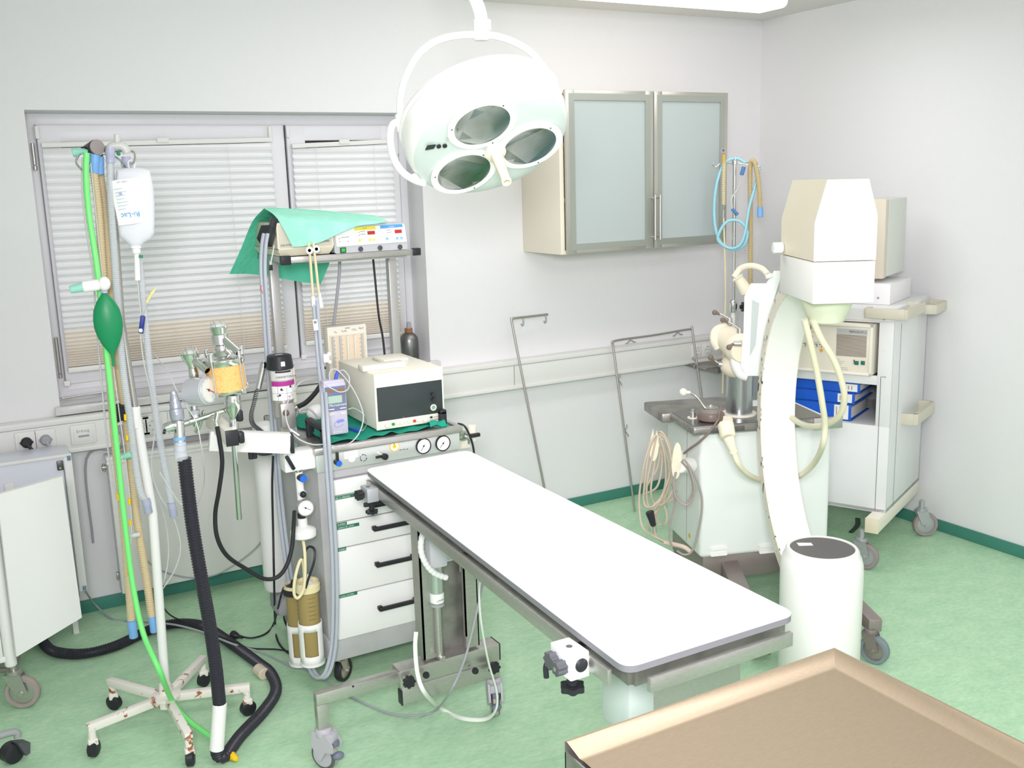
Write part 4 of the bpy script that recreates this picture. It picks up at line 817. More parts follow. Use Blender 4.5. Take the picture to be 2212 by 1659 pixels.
for s_ in (-.008, .008): a = Z(500, 1371, .018); m.cyl(a+V3((0, s_, s_*.4)), a+V3((-.018, s_, s_*.4)), .002, n=8)
m.build('plug', t); MB(rubber).tube([Z(520, 1375, .012), Z(545, 1378, .006), Z(575, 1368, .006), Z(592, 1345, .02), Y(606, 1290, -.9), Y(612, 1270, -.85)], .0035, 8).build('cord', t)
tubething('black_cable', 'thin black cable lying on the floor towards the suction jars', [Z(340, 1285, .012), Z(352, 1310, .006), Z(370, 1330, .045), Z(410, 1348, .05), Z(500, 1385, .045), Z(540, 1400, .006), Z(600, 1403, .006), Z(655, 1412, .006), Z(690, 1405, .01)], .003, rubber, 'cable')
gcab = mat('grey_cable', 'A9ACB2', .45)
tubething('grey_cable', 'grey cable sagging across the white radiator, then along the floor under the trolley', [Y(590, 1125, -.3), Y(560, 1175, -.2), Y(520, 1210, -.2), Y(470, 1240, -.2), Y(420, 1248, -.2), Y(370, 1240, -.2), Y(330, 1222, -.2), Y(300, 1190, -.16)], .0035, gcab, 'cable')
tubething('grey_cable', 'grey cable snaking over the floor from the white cabinet to the surgical table', [Y(183, 1275, -.29), Z(205, 1305, .04), Z(240, 1335, .005), Z(280, 1342, .005), Z(330, 1345, .046), Z(380, 1350, .05), Z(440, 1366, .05), Z(500, 1390, .046), Z(560, 1408, .005), Z(620, 1435, .005), Z(670, 1450, .005), Z(730, 1490, .005), Z(800, 1525, .005), Z(850, 1543, .005), Z(900, 1545, .01), Z(940, 1535, .02), Y(975, 1490, -1.78), Y(1005, 1420, -1.75), Y(1028, 1330, -1.75), Y(1045, 1250, -1.75)], .0038, gcab, 'cable')
# ================================================================ twin grey hose with yellow tubes
def tw(px, py, y): return Y(px, py, y)
path = [tw(681, 650, -.86), tw(686, 720, -.9), tw(692, 790, -1.0), tw(699, 850, -1.12), tw(704, 930, -1.26), tw(709, 1000, -1.27), tw(716, 1100, -1.27), tw(722, 1200, -1.27), tw(724, 1300, -1.27), tw(721, 1390, -1.27), tw(710, 1445, -1.27), tw(694, 1464, -1.25), tw(674, 1448, -1.18), tw(655, 1380, -1.08), tw(640, 1320, -1.02), tw(622, 1220, -.98), tw(608, 1110, -.95), tw(598, 1000, -.93), tw(590, 900, -.92), tw(582, 800, -.9), tw(572, 650, -.88), tw(568, 580, -.87), tw(570, 530, -.86), tw(574, 505, -.85)]
greyt = mat('grey_pvc_hose', 'B4BAC4', .25)
t = thing('twin_water_hose', path[0], 'pair of long grey hoses looping from the shelf down to the floor and back up', 'hose')
for s_ in (-1, 1):
    o = RT*s_*.0068; MB(greyt).tube([p+o for p in path], .0066, 10).build('hose_wall', t)
m = MB(black); p = tw(694, 795, -1.0); m.cyl(p-RT*.016, p+RT*.016, .004); m.cyl(p-V3((0, 0, .003)), p+V3((0, 0, .003)), .013); m.build('cable_tie', t)
for a, b, c in (((669, 545), (676, 640), -.845), ((679, 543), (689, 636), -.845)):
    MB(latex).tube([Y(a[0]-3, a[1]-20, c), Y(a[0], a[1], c), Y((a[0]+b[0])/2, (a[1]+b[1])/2, c), Y(b[0], b[1], c)], .005, 10).build('yellow_tube', t)
m = MB(white); p = Y(676, 652, -.865); m.bar(Y(675, 640, -.86), Y(678, 668, -.86), .014, .014, bev=.003); m.build('coupling', t)
m = MB(white); m.cyl(Y(690, 632, -.86), Y(694, 664, -.86), .004, .0085); m.build('coupling', t)
for a in ((668, 541), (683, 538)): m = MB(white); p = Y(a[0], a[1], -.852); m.lathe([(.006, -.003), (.013, -.003), (.013, .003), (.006, .003), (.006, -.003)], p, (0, 1, 0), 20); m.build('ring_clamp', t)
m = MB(white); p = Y(681, 700, -.89); m.bar(Y(680, 690, -.905), Y(683, 714, -.905), .018, .006, bev=.002); m.m(gdark).cyl(Y(681, 696, -.91), Y(681, 696, -.916), .005); m.build('slide_clamp', t)
m = MB(white); p = Y(700, 772, -.98); m.cbox((p.x, p.y-.02, p.z), .02, .012, .03, .003).cbox((p.x+.012, p.y-.02, p.z+.014), .012, .01, .012, .002).cbox((p.x+.012, p.y-.02, p.z-.014), .012, .01, .012, .002); m.build('pinch_clamp', t)
m = MB(black); m.bar(Y(571, 525, -.83), Y(581, 495, -.80), .04, .05, bev=.004); m.bar(Y(583, 520, -.80), Y(592, 470, -.80), .03, .02, bev=.003); m.build('hose_holder', t)
m = MB(red); m.tube([Y(567, 613, -.875), Y(563, 622, -.88), Y(568, 634, -.88)], .0014, 5); m.build('red_mark', t)
# ================================================================ devices on the shelf
t = thing('warming_pump', Y(660, 545, -.78), 'cream warming pump on the upper shelf, half under the mint cloth', 'pump')
x0, x1 = Y(600, 540, -.80).x, Y(721, 532, -.80).x; zb = sz+.012; zm = zb+.024; zt = zb+.118
m = MB(cream2); vs = []
for x_, y_, z_ in ((x0+.014, -.785, zb), (x1-.014, -.785, zb), (x1-.014, -.5, zb), (x0+.014, -.5, zb), (x0, -.80, zm), (x1, -.80, zm), (x1, -.48, zm), (x0, -.48, zm)): vs.append((x_, y_, z_))
m.add(vs, [(3, 2, 1, 0), (4, 5, 6, 7), (0, 1, 5, 4), (1, 2, 6, 5), (2, 3, 7, 6), (3, 0, 4, 7)]); m.build('base', t)
m = MB(mat('pump_front', 'DAD6C4', .4)); m.box(x0+.004, x1-.004, -.795, -.49, zm, zt, .006); m.m(cream2).prism(rpoly(x0, x1, zm, zt, .008)[::-1], (0, .008, 0), T=Matrix.Translation((0, -.802, 0)))
m.m(MT['pump_front']).box(x0+.007, x1-.007, -.8035, -.80, zm+.006, zt-.006, .001); m.build('housing', t)
m = MB(mat('navy_print', '44466A', .5)); p = Y(606, 536, -.804); m.text('GAYMAR', (p.x, -.804, zm+.012), (1, 0, 0), up, .011, wide=1.15); m.text('T/PUMP', (x1-.057, -.804, zm+.018), (1, 0, 0), up, .011, wide=1.1); m.build('lettering', t)
t = thing('electrosurgical_unit', Y(800, 535, -.78), 'white and grey electrosurgical unit with red displays on the upper shelf', 'medical device')
E0, E1 = Y(722, 548, -.80), Y(881, 537, -.80); ex0, ex1 = E0.x+.002, E1.x; ez0 = sz+.011; ez1 = Y(866, 481, -.80).z
m = MB(lgrey); pr = rpoly(ex0, ex1, ez0, ez1, .008)
m.prism([V3((v.x-(v.z-ez0)*.12 if v.x > (ex0+ex1)/2 else v.x, -.80, v.z)) for v in pr][::-1], (0, .33, 0)); m.build('housing', t)
def EP(px, py): return Y(px, py, -.801)
m = MB(paper); q = [EP(727, 533), EP(879, 522), EP(873, 484), EP(722, 494)]; m.prism(q, (0, -.0008, 0)); m.build('front_panel', t)
def patch(m, mt, pts, off=.0018): m.m(mt); m.prism([Y(a, b, -.801)+V3((0, -off+.0008, 0)) for a, b in pts], (0, -.0006, 0))
m = MB(); patch(m, mat('pale_yellow_band', 'EFE04A', .5), [(764, 498), (812, 495), (810, 488), (766, 491)]); patch(m, mat('sky_band', '58A8EA', .5), [(821, 494), (870, 490), (868, 484), (821, 487)])
m.text('CUT', EP(783, 495)+V3((0, -.0015, 0)), (1, 0, .03), up, .008, mat('olive_print', '8F8A30', .6)); m.text('COAG', EP(839, 491.5)+V3((0, -.0015, 0)), (1, 0, .03), up, .0075, paper); m.build('band_strip', t)
for q in ([(794, 507), (810, 506), (809, 498.5), (793, 499.5)], [(853, 504), (868, 503), (867, 495.5), (852, 496.5)]): m = MB(); patch(m, mat('red_display', 'C93B36', .3), q); m.build('red_display', t)
m = MB()
for cx_, cy_ in ((777, 519), (799, 518), (808, 517.5)): m.disc(EP(cx_, cy_)+V3((0, -.001, 0)), ny, .006, mat('soft_yellow', 'F0E584', .5), .0012)
for cx_, cy_ in ((836, 515.5), (858, 514.5), (867, 514)): c = EP(cx_, cy_); m.m(mat('soft_blue', '9CCBEE', .5)).cbox((c.x, -.8022, c.z), .010, .0016, .010)
m.build('button', t)
m = MB(ink)
for a, b in ((733, 516), (734, 522), (752, 521), (775, 502), (776, 508)): m.disc(EP(a, b)+V3((0, -.0008, 0)), ny, .0015, ink, .0006, 8)
for a, b, w_ in ((737, 514, .03), (778, 501, .018), (779, 507, .018), (834, 498, .02), (835, 503, .02)): m.rect(EP(a, b)+V3((0, -.0009, 0)), (1, 0, .06), up, w_, .002, greyink, 0, .0004)
m.build('front_print', t)
m = MB(mat('switch_frame', '35453C', .4)); c = EP(741, 541); m.cbox((c.x, -.8025, c.z+.001), .022, .003, .019); m.m(mat('green_switch', '3FBF58', .35)).cbox((c.x, -.8045, c.z+.001), .015, .003, .013, .001); m.build('power_switch', t)
for a, b in ((779, 538), (821, 535.5), (864, 533.5)): m = MB(dgrey); m.lathe([(.0095, 0), (.0095, .002), (.007, .0025), (.0065, .001), (.003, .001), (.003, .0025), (.0001, .0025)], EP(a, b), ny, 22); m.build('socket', t)
# mint cloth over the pump
mint = mat('mint_cloth', '9FE9D0', .85, bump=.5, bscale=70, col2='A9EED7', scale=20)
t = thing('mint_cloth', Y(660, 470, -.75), 'mint green padded cloth draped over the pump and shelf', 'cloth')
def c(px, py, y): return Y(px, py, y)
m = MB(mint)
m.grid([[c(571, 450, -.66), c(620, 451, -.64), c(700, 456, -.62), (c(780, 462, -.62)), c(812, 466, -.66), c(837, 477, -.80)],
        [c(592, 464, -.76), c(640, 470, -.80), c(700, 474, -.80), c(760, 476, -.79), c(800, 476, -.80), c(832, 479, -.825)],
        [c(610, 490, -.815), c(650, 494, -.825), c(700, 492, -.825), c(745, 488, -.82), c(790, 481, -.82), c(825, 481, -.825)],
        [c(632, 533, -.825), c(655, 532, -.835), c(690, 524, -.835), c(725, 508, -.83), c(770, 489, -.825), c(815, 483, -.825)]], 5, 5, .0015); m.build('front_flap', t)
m = MB(mat('mint_cloth_quilted', '66D6B4', .85, bump=.9, bscale=48))
m.grid([[c(571, 450, -.66), c(600, 450, -.65), c(640, 452, -.63), c(690, 455, -.62), c(725, 458, -.62)],
        [c(545, 480, -.56), c(585, 490, -.50), c(640, 500, -.46), c(690, 505, -.44), c(722, 510, -.44)],
        [c(522, 535, -.52), c(570, 545, -.46), c(625, 555, -.42), c(680, 560, -.41), c(715, 558, -.41)],
        [c(496, 592, -.50), c(540, 592, -.44), c(600, 600, -.40), c(650, 609, -.40), c(693, 614, -.40)]], 5, 5, .0015); m.build('hanging_flap', t)
t = thing('key', Y(585, 577, -.82), 'small key with black head dangling from the front left of the upper shelf', 'key'); m = MB(black); p = Y(585, 578, -.82); m.cbox(p, .014, .003, .02, .0015); m.build('key_head', t); m = MB(steel); m.bar(p+V3((0, 0, -.01)), p+V3((.001, 0, -.024)), .003, .001); m.build('key_blade', t); m = MB(offwhite); m.tube([Y(592, 530, -.82), Y(589, 548, -.82), Y(586, 562, -.82), Y(585, 572, -.82)], .002, 6); m.build('string', t)
tubething('grey_cable', 'grey cable hanging behind the flowmeter from the upper shelf', [Y(734, 550, -.6), Y(733, 590, -.6), Y(728, 640, -.6), Y(721, 700, -.58), Y(716, 740, -.56)], .0065, gcab, 'cable')
tubething('black_cable', 'black cable running from the upper shelf down to the cream monitor', [Y(805, 549, -.62), Y(810, 600, -.62), Y(818, 680, -.65), Y(827, 730, -.72), Y(833, 790, -.8)], .0045, rubber, 'cable')
# flowmeter
t = thing('flowmeter', Y(750, 820, -.63), 'cream flowmeter block with glass tubes at the back of the trolley', 'flowmeter')
fy_ = -.66; fl = [Y(706, 707, fy_), Y(791, 700, fy_), Y(796, 822, fy_), Y(716, 850, fy_)]; fx0, fx1, fz0, fz1 = (fl[0].x+fl[3].x)/2, fl[1].x, .862, (fl[0].z+fl[1].z)/2
m = MB(cream); m.box(fx0, fx1, fy_, fy_+.05, fz0, fz1, .004); m.build('block', t)
m = MB(mat('flow_back', 'F1DFC8', .5)); a, b = Y(711, 727, fy_), Y(787, 719, fy_); m.box(a.x, b.x, fy_-.001, fy_, fz0+.02, (a.z+b.z)/2); m.m(cream).box(a.x, b.x, fy_-.004, fy_-.001, (a.z+b.z)/2, (a.z+b.z)/2+.004); m.build('recess', t)
for k in range(5): xx_ = a.x+.012+(b.x-a.x-.024)*k/4; m = MB(glassy if k in (0, 1, 4) else cream); m.cyl((xx_, fy_-.006, fz0+.025), (xx_, fy_-.006, (a.z+b.z)/2-.002), .005); m.build('glass_tube', t)
m = MB(ink)
for k in range(18):
    z_ = fz0+.04+.0165*k
    if z_ > (a.z+b.z)/2-.01: break
    for xx_ in (a.x+.018, a.x+.05, b.x-.02): m.m(ink if xx_ < b.x-.1 else mat('tan_print', 'C69A55', .6)).cbox((xx_, fy_-.002, z_), .007, .0008, .0016)
for s_, xx_, zz_ in (('l/min', (fx0+fx1)/2-.008, fz1-.012), ('O\u2082', fx0+.026, fz1-.024), ('C\u2083H\u2086', fx0+.056, fz1-.023), ('CO\u2082', fx0+.098, fz1-.021), ('N\u2082O', fx1-.032, fz1-.018)): m.text(s_, (xx_, fy_-.0005, zz_), (1, 0, .02), up, .010, ink)
m.build('scale_print', t)
m = MB(mat('brass', 'D9A95A', .25, 1)); p = Y(778, 800, fy_-.045); m.lathe([(.018, .006), (.02, .008), (.02, .013), (.018, .015), (.0001, .015)], (p.x, fy_-.045, p.z), n=32); m.m(chrome).lathe([(.020, -.014), (.0215, -.012), (.0215, .004), (.018, .006), (.001, .006)], (p.x, fy_-.045, p.z), n=32); m.cyl((p.x, fy_-.045, p.z-.012), (p.x, fy_-.0, p.z-.014), .008); m.build('brass_cap', t)
# green cloth on the tray
t = thing('green_cloth', (1.25, -1.0, .866), 'dark green surgical cloth crumpled on the steel tray under the monitor', 'cloth')
gc = mat('surgical_green', '1E9A80', .8, bump=.3, bscale=40); m = MB(gc); rows = []
for j in range(9):
    y_ = -1.195+.5*j/8
    rows.append([V3((1.035+.435*i/14+(.012*math.sin(j*2.1) if i in (0, 14) else 0), y_+(.006*math.sin(i*1.7) if j == 0 else 0), .8765+.0032*math.sin(i*1.3+j*.9)+.0025*math.sin(i*2.9-j*1.7)+(.006 if j == 0 and i % 5 == 2 else 0))) for i in range(15)])
m.grid(rows, 3, 3, .002); m.build('cloth', t)
m = MB(gc); m.grid([[V3((1.40+.02*i, -1.196-.003*(i % 2), .879+.006*math.sin(i*1.9))) for i in range(4)], [V3((1.40+.02*i, -1.185, .893+.004*math.sin(i*2.2))) for i in range(4)], [V3((1.40+.02*i, -1.16, .884)) for i in range(4)]], 4, 4, .003); m.build('fold', t)
# patient monitor
t = thing('patient_monitor', (1.35, -1.0, .88), 'cream patient monitor with black screen standing on green cloth', 'monitor')
My = -1.152; mx0, mx1 = Y(815, 930, My).x-.002, Y(959, 912, My).x; mz0 = .8855; mz1 = (Y(805, 818, My).z+Y(955, 782, My).z)/2
m = MB(cream); m.box(mx0, mx1, My, -.80, mz0, mz1, .006); m.build('case', t)
q = [Y(811, 838, My), Y(952, 819, My), Y(955, 890, My), Y(816, 910, My)]; sx_ = [(q[0].x+q[3].x)/2, (q[1].x+q[2].x)/2]; sz_ = [(q[2].z+q[3].z)/2, (q[0].z+q[1].z)/2]
m = MB(cream); m.box(mx0-.002, mx1+.002, My-.006, My, mz0, mz1, .004); m.build('bezel', t)
m = MB(mat('dark_screen', '3A4242', .2)); m.box(sx_[0], sx_[1], My-.0085, My-.0055, sz_[0], sz_[1], .001); m.build('screen', t)
cmid = [(849, 914, mat('green_btn', '2E9B4E', .4)), (858, 912, cream), (866, 911, cream), (875, 910, cream), (883, 909, cream), (895, 908, red), (904, 906, cream)]
for a, b, k in cmid: p = Y(a, b-.0, My-.006); MB(k).cbox((p.x, My-.008, (mz0+sz_[0])/2), .010, .006, .009, .001).build('button', t)
for a in (835, 917): p = Y(a, 910, My-.006); m = MB(cream); m.cyl((p.x, My-.006, (mz0+sz_[0])/2-.001), (p.x, My-.014, (mz0+sz_[0])/2-.001), .0085); m.build('round_knob', t)
for a, b in ((935, 851), (936, 863)): p = Y(a, b, My-.009); m = MB(black); m.cyl((p.x, My-.009, p.z), (p.x-.002, My-.022, p.z), .0075); m.build('screen_knob', t)
p = Y(936, 880, My-.009); m = MB(cream); m.lathe([(.0115, 0), (.0115, .003), (.008, .0035), (.0075, .001), (.0001, .001)], (p.x, My-.0085, p.z), ny, 24); m.m(mat('socket_green', '7FA890', .4)).disc((p.x, My-.0095, p.z), ny, .0075); m.build('input_socket', t)
m = MB(ink); p = Y(929, 902, My-.0065); m.rect((p.x, My-.0065, p.z-.003), (1, 0, 0), up, .009, .007); m.text('SERVOMED', (p.x, My-.0065, p.z-.0125), (1, 0, 0), up, .0075, ink); m.text('HELLIGE', (p.x+.012, My-.0065, p.z-.002), (1, 0, 0), up, .005, ink); m.text('M 1', (sx_[0]+.09, My-.009, sz_[0]+.002), (1, 0, 0), up, .005, greyink); m.build('lettering', t)
m = MB(cream); a, b = Z(806, 812, mz1), Z(889, 800, mz1); m.box(a.x-.004, b.x+.012, -1.09, -1.04, mz1, mz1+.02, .004); m.build('top_block', t)
m = MB(cream); m.box(mx0+.11, mx1-.05, -.98, -.86, mz1, mz1+.012, .003); m.build('top_cover', t)
# capnograph
t = thing('capnograph', (1.06, -1.13, .88), 'lilac grey handheld gas monitor with green display standing on the green cloth', 'medical device')
lil = mat('lilac_grey_plastic', 'CBC8D8', .4); Cy = -1.125; kx0, kx1 = Y(706, 940, Cy).x, Y(754, 935, Cy).x; kz0 = .8845; kz1 = Y(729, 826, Cy).z
m = MB(lil); m.box(kx0, kx1, Cy, Cy+.045, kz0, kz1, .006); m.box(kx0+.001, kx1-.003, Cy+.002, Cy+.04, kz1-.004, kz1+.008, .004); m.build('case', t)
KH = kz1-kz0; m = MB(mat('slate_blue', '77809B', .4)); m.box(kx0+.003, kx1-.004, Cy-.0012, Cy, kz0+KH*.46, kz0+KH*.93); m.build('front_panel', t)
m = MB(mat('lcd_green', 'AFC8B8', .3)); m.box(kx0+.012, kx1-.018, Cy-.0026, Cy-.001, kz0+KH*.615, kz0+KH*.755); m.build('lcd', t)
for k in range(2): MB(mat('amber_window', 'A8713A', .3)).box(kx0+.012+.038*k, kx0+.032+.038*k, Cy-.0024, Cy-.001, kz0+KH*.83, kz0+KH*.875).build('amber_window', t)
m = MB(paper); m.text('Microstream', (kx0+.014, Cy-.0015, kz0+KH*.555), (1, 0, 0), up, .0125, paper, wide=.95)
for a in (.012, .052): m.rect((kx0+a, Cy-.001, kz0+KH*.495), (1, 0, 0), up, .02, .003, paper)
m.text('ORIDION', (kx0+.03, Cy-.001, kz0+KH*.05), (1, 0, 0), up, .006, paper); m.rect((kx0+.024, Cy-.001, kz0+KH*.05), (1, 0, 0), up, .004, .004, paper)
m.build('lettering', t)
for a in (.012, .052): MB(mat('key_grey', 'DAD6D4', .4)).box(kx0+a, kx0+a+.02, Cy-.003, Cy, kz0+KH*.38, kz0+KH*.43, .001).build('key', t)
m = MB(mat('violet_print', '8F8FE0', .5)); c_ = V3((kx1-.032, Cy-.0012, kz0+KH*.22)); m.tube([c_+V3((.018*math.cos(a*.4), 0, .012*math.sin(a*.4)+.004*math.cos(a*.4))) for a in range(15)], .0007, 5); m.rect(c_+V3((-.008, 0, .001)), (1, 0, .15), up, .024, .007); m.build('oval_mark', t)
m = MB(mat('blue_plug', '4C63C8', .4)); m.tube([(kx0+.05, Cy+.02, kz1+.004), (kx0+.055, Cy+.02, kz1+.02), (kx0+.062, Cy+.02, kz1+.034)], .0065, 10); m.build('blue_plug', t)
tubething('sensor_cable', 'thin pale cable looping from the lilac monitor over the tray edge', [V3((kx0+.03, Cy+.02, kz1+.006)), Y(712, 805, -1.1), Y(722, 797, -1.1), Y(738, 808, -1.12), Y(757, 832, -1.16), Y(775, 865, -1.19), Y(785, 900, -1.21), Y(776, 935, -1.225), Y(755, 958, -1.23), Y(730, 965, -1.235), Y(705, 960, -1.235), Y(675, 960, -1.235), Y(645, 948, -1.22), Y(625, 925, -1.2), Y(617, 890, -1.18), Y(628, 855, -1.12), Y(650, 825, -1.05), Y(675, 820, -1.0)], .0022, mat('pale_cable', 'C9C8CC', .4), 'cable', 6)
tubething('sensor_cable', 'thin cable loop across the face of the lilac monitor', [V3((kx0+.062, Cy+.02, kz1+.032)), Y(742, 800, -1.12), Y(754, 815, -1.14), Y(752, 840, -1.15), Y(735, 847, -1.15), Y(718, 840, -1.15), Y(703, 832, -1.15)], .0022, MT['pale_cable'], 'cable', 6)
t = thing('finger_sensor', Y(768, 925, -1.15), 'small blue finger sensor on the green cloth between the two monitors', 'sensor'); a, b = Z(755, 924, .888), Z(778, 931, .886); m = MB(mat('sensor_blue', '2F58C0', .4)); m.bar(a, b, .014, .009, bev=.002); m.build('clip', t)
MB(MT['pale_cable']).tube([b, Z(785, 928, .89), Z(792, 915, .89), Y(785, 895, -1.16), Y(765, 882, -1.13), Y(752, 884, -1.12)], .0015, 6).build('cable', t)
# white bulb, chain
t = thing('white_mask_dome', Y(678, 890, -.95), 'smooth white dome-shaped cup on the back left of the tray', 'cup'); m = MB(white); m.sph(Y(684, 890, -.90), .034, 24, (1.1, .9, .85)); m.build('dome', t); m = MB(lgrey); m.tube([Y(636, 905, -.95), Y(645, 890, -.95), Y(658, 880, -.95), Y(670, 884, -.97), Y(690, 905, -.97)], .0028, 6); m.build('wire', t)
t = thing('bead_chain', Y(640, 895, -1.0), 'short silver bead chain hanging beside the vaporizer', 'chain'); m = MB(chrome)
for s_ in range(4):
    for k in range(13): p = Y(634+s_*3.2+math.sin(k*.6)*1.3, 882+k*2.4, -1.0); m.sph(p, .0018, 6)
tag(m.build('beads', t), kind='stuff')
t = thing('white_clip', Y(632, 940, -1.2), 'small white pointed clip lying over the left tray edge', 'clip'); m = MB(white); m.bar(Y(626, 934, -1.17)+V3((0,0,.012)), Y(646, 944, -1.17)+V3((0,0,.006)), .012, .006, bev=.002); m.build('clip', t)
# ================================================================ surgical table
TZ = .80
cn = [Z(788, 1013, TZ), Z(1010, 972, TZ), Z(1722, 1326, TZ), Z(1352, 1443, TZ)]      # far left, far right, near right, near left
t = thing('surgical_table', (1.12, -1.65, 0), 'long white operating table on a steel column base with casters', 'operating table')
topw = mat('white_laminate', 'FBFBFB', .35)
pl = rquad([cn[0], cn[3], cn[2], cn[1]], .035)
m = MB(topw); m.prism([p+V3((0, 0, -.002)) for p in pl], (0, 0, .002)); m.m(mat('dark_laminate_core', '85858A', .45)).prism([p+V3((0, 0, -.016)) for p in pl], (0, 0, .0139)); m.build('tabletop', t)
ctr = sum(cn, V3())/4
def inset(k, z): return [V3((ctr.x+(p.x-ctr.x)*(1-k), ctr.y+(p.y-ctr.y)*(1-k*.22), z)) for p in (cn[0], cn[3], cn[2], cn[1])]
m = MB(steel2); I = inset(.12, .748); J = inset(.12, .784)
for i in range(4): m.bar((I[i]+J[i])/2, (I[(i+1) % 4]+J[(i+1) % 4])/2, .02, .036)
m.build('subframe', t)
d = (cn[3]-cn[0]).normalized(); sd = V3((-1, 0, 0))
a = Y(822, 1072, cn[0].y-.09); 
ra = cn[0]+d*.03+V3((-.002, 0, -.045)); rb = cn[3]-d*.055+V3((-.002, 0, -.045))
m = MB(steel); m.bar(ra, rb, .010, .034, bev=.001); m.build('side_rail', t)
d2 = (cn[2]-cn[1]).normalized(); m = MB(steel); m.bar(cn[1]+d2*.03+V3((.0, 0, -.045)), cn[2]-d2*.05+V3((.0, 0, -.045)), .010, .034, bev=.001); m.build('side_rail', t)
e = (cn[2]-cn[3]).normalized(); m = MB(steel); m.bar(cn[3]+e*.045+V3((0, -.012, -.043)), cn[2]-e*.028+V3((0, -.012, -.043)), .012, .030, bev=.001); m.build('end_rail', t)
for f in (.12, .5, .88):
    for s_, k in ((cn[0].lerp(cn[3], f), 1), (cn[1].lerp(cn[2], f), -1)): MB(dsteel).cbox((s_.x+k*.012, s_.y, TZ-.04), .024, .02, .012).build('rail_spacer', t)
# base beam
BY = -1.62; bz = .248
xb = [Y(683, 1490, BY-.03).x, Y(863, 1445, BY-.03).x, Y(1080, 1385, BY-.03).x]
def bb_(mt, x0, x1, y0, y1, z0, z1, name, bev=.002): return MB(mt).box(x0, x1, y0, y1, z0, z1, bev).build(name, t)
bb_(steel, xb[1], xb[2]-.004, BY-.032, BY+.03, .195, bz+.004, 'base_beam')
bb_(steel, xb[1]+.004, xb[2]-.02, BY-.034, BY+.0, .140, .195, 'lower_beam')
bb_(black, xb[2]-.004, xb[2], BY-.032, BY+.03, .195, bz+.004, 'beam_cap', .001)
bb_(black, xb[1]-.0, xb[1]+.004, BY-.035, BY-.005, .138, .185, 'beam_cap', .001)
bb_(steel, xb[0], xb[1]+.02, BY-.026, BY+.004, .212, bz, 'extension_beam')
bb_(steel, xb[0], xb[0]+.036, BY-.026, BY+.004, .125, .212, 'leg_post')
bb_(steel, xb[2]-.036, xb[2]-.004, BY-.03, BY, .13, .195, 'leg_post')
m = MB(black); q = Y(763, 1483, BY-.027); m.disc((q.x, BY-.026, q.z), (0, -1, 0), .0035, black, .0006, 14); m.build('bolt_hole', t)
def tcaster(foot, hd):
    f = V3(foot); h = V3(hd).normalized(); ax = h.cross(V3((0, 0, 1))); cst = mat('caster_grey', 'B9B7BE', .4)
    m = MB(cst); m.lathe([(.001, .0), (.024, .0), (.026, .006), (.025, .022), (.022, .026), (.018, .026)], f+V3((0, 0, .108)), n=28)
    F = frame(f, x=h, z=(0, 0, 1)); 
    pr = [V3((-.026, 0, .125)), V3((.026, 0, .122)), V3((.046, 0, .09)), V3((.046, 0, .068)), V3((.02, 0, .066)), V3((.0, 0, .034)), V3((-.012, 0, .034)), V3((-.03, 0, .08))]
    for s_ in (-1, 1): m.prism([p+V3((0, s_*.0165, 0)) for p in pr], (0, s_*.007, 0), T=F)
    m.box(-.026, .042, -.0165, .0165, .095, .122, .003, T=F); c = m.build('caster', t)
    m = MB(mat('pedal_blue_grey', '767C8E', .4)); m.box(.03, .05, -.011, .011, .082, .098, .003, T=F); m.sph(F @ V3((.05, 0, .052)), .016, 16, (1.1, .8, .8)); m.build('brake_pedal', c)
    m = MB(mat('tyre_dark', '5F6062', .5)); m.lathe([(.034, -.013), (.041, -.012), (.044, -.008)], F @ V3((0, 0, .044)), ax, 28); m.lathe([(.044, .008), (.041, .012), (.034, .013)], F @ V3((0, 0, .044)), ax, 28); m.m(mat('tread', 'B9B2A2', .6)).lathe([(.044, -.008), (.044, .008)], F @ V3((0, 0, .044)), ax, 28)
    m.m(cst).lathe([(.0001, -.011), (.034, -.0135)], F @ V3((0, 0, .044)), ax, 28).lathe([(.034, .0135), (.0001, .011)], F @ V3((0, 0, .044)), ax, 28); m.build('wheel', c)
tcaster((xb[0]+.018, BY-.012, 0), (.55, -.83, 0)); tcaster((xb[2]-.02, BY-.015, 0), (-.35, -.93, 0))
m = MB(); p = Y(879, 1468, BY-.05); star_knob(m, (p.x, BY-.06, p.z), (0, -1, 0), .018, .014); m.m(steel).cyl((p.x-.004, BY-.035, p.z+.003), (p.x, BY-.055, p.z), .004); m.build('star_knob', t)
m = MB(); p = Y(1064, 1439, BY-.05); star_knob(m, (p.x, BY-.055, p.z), (0, -1, 0), .018, .014); m.m(steel).cyl((p.x, BY-.03, p.z), (p.x, BY-.055, p.z), .004); m.build('star_knob', t)
for a, b in ((917, 1455), (1023, 1446)):
    p = Y(a, b, BY-.05); m = MB(steel); m.cyl((p.x-.005, BY-.034, p.z+.004), (p.x, BY-.055, p.z), .0045); m.m(black).lathe([(.004, 0), (.0095, .004), (.011, .01), (.009, .016), (.0001, .018)], (p.x, BY-.052, p.z), (0, -1, 0), 18); m.build('pull_knob', t)
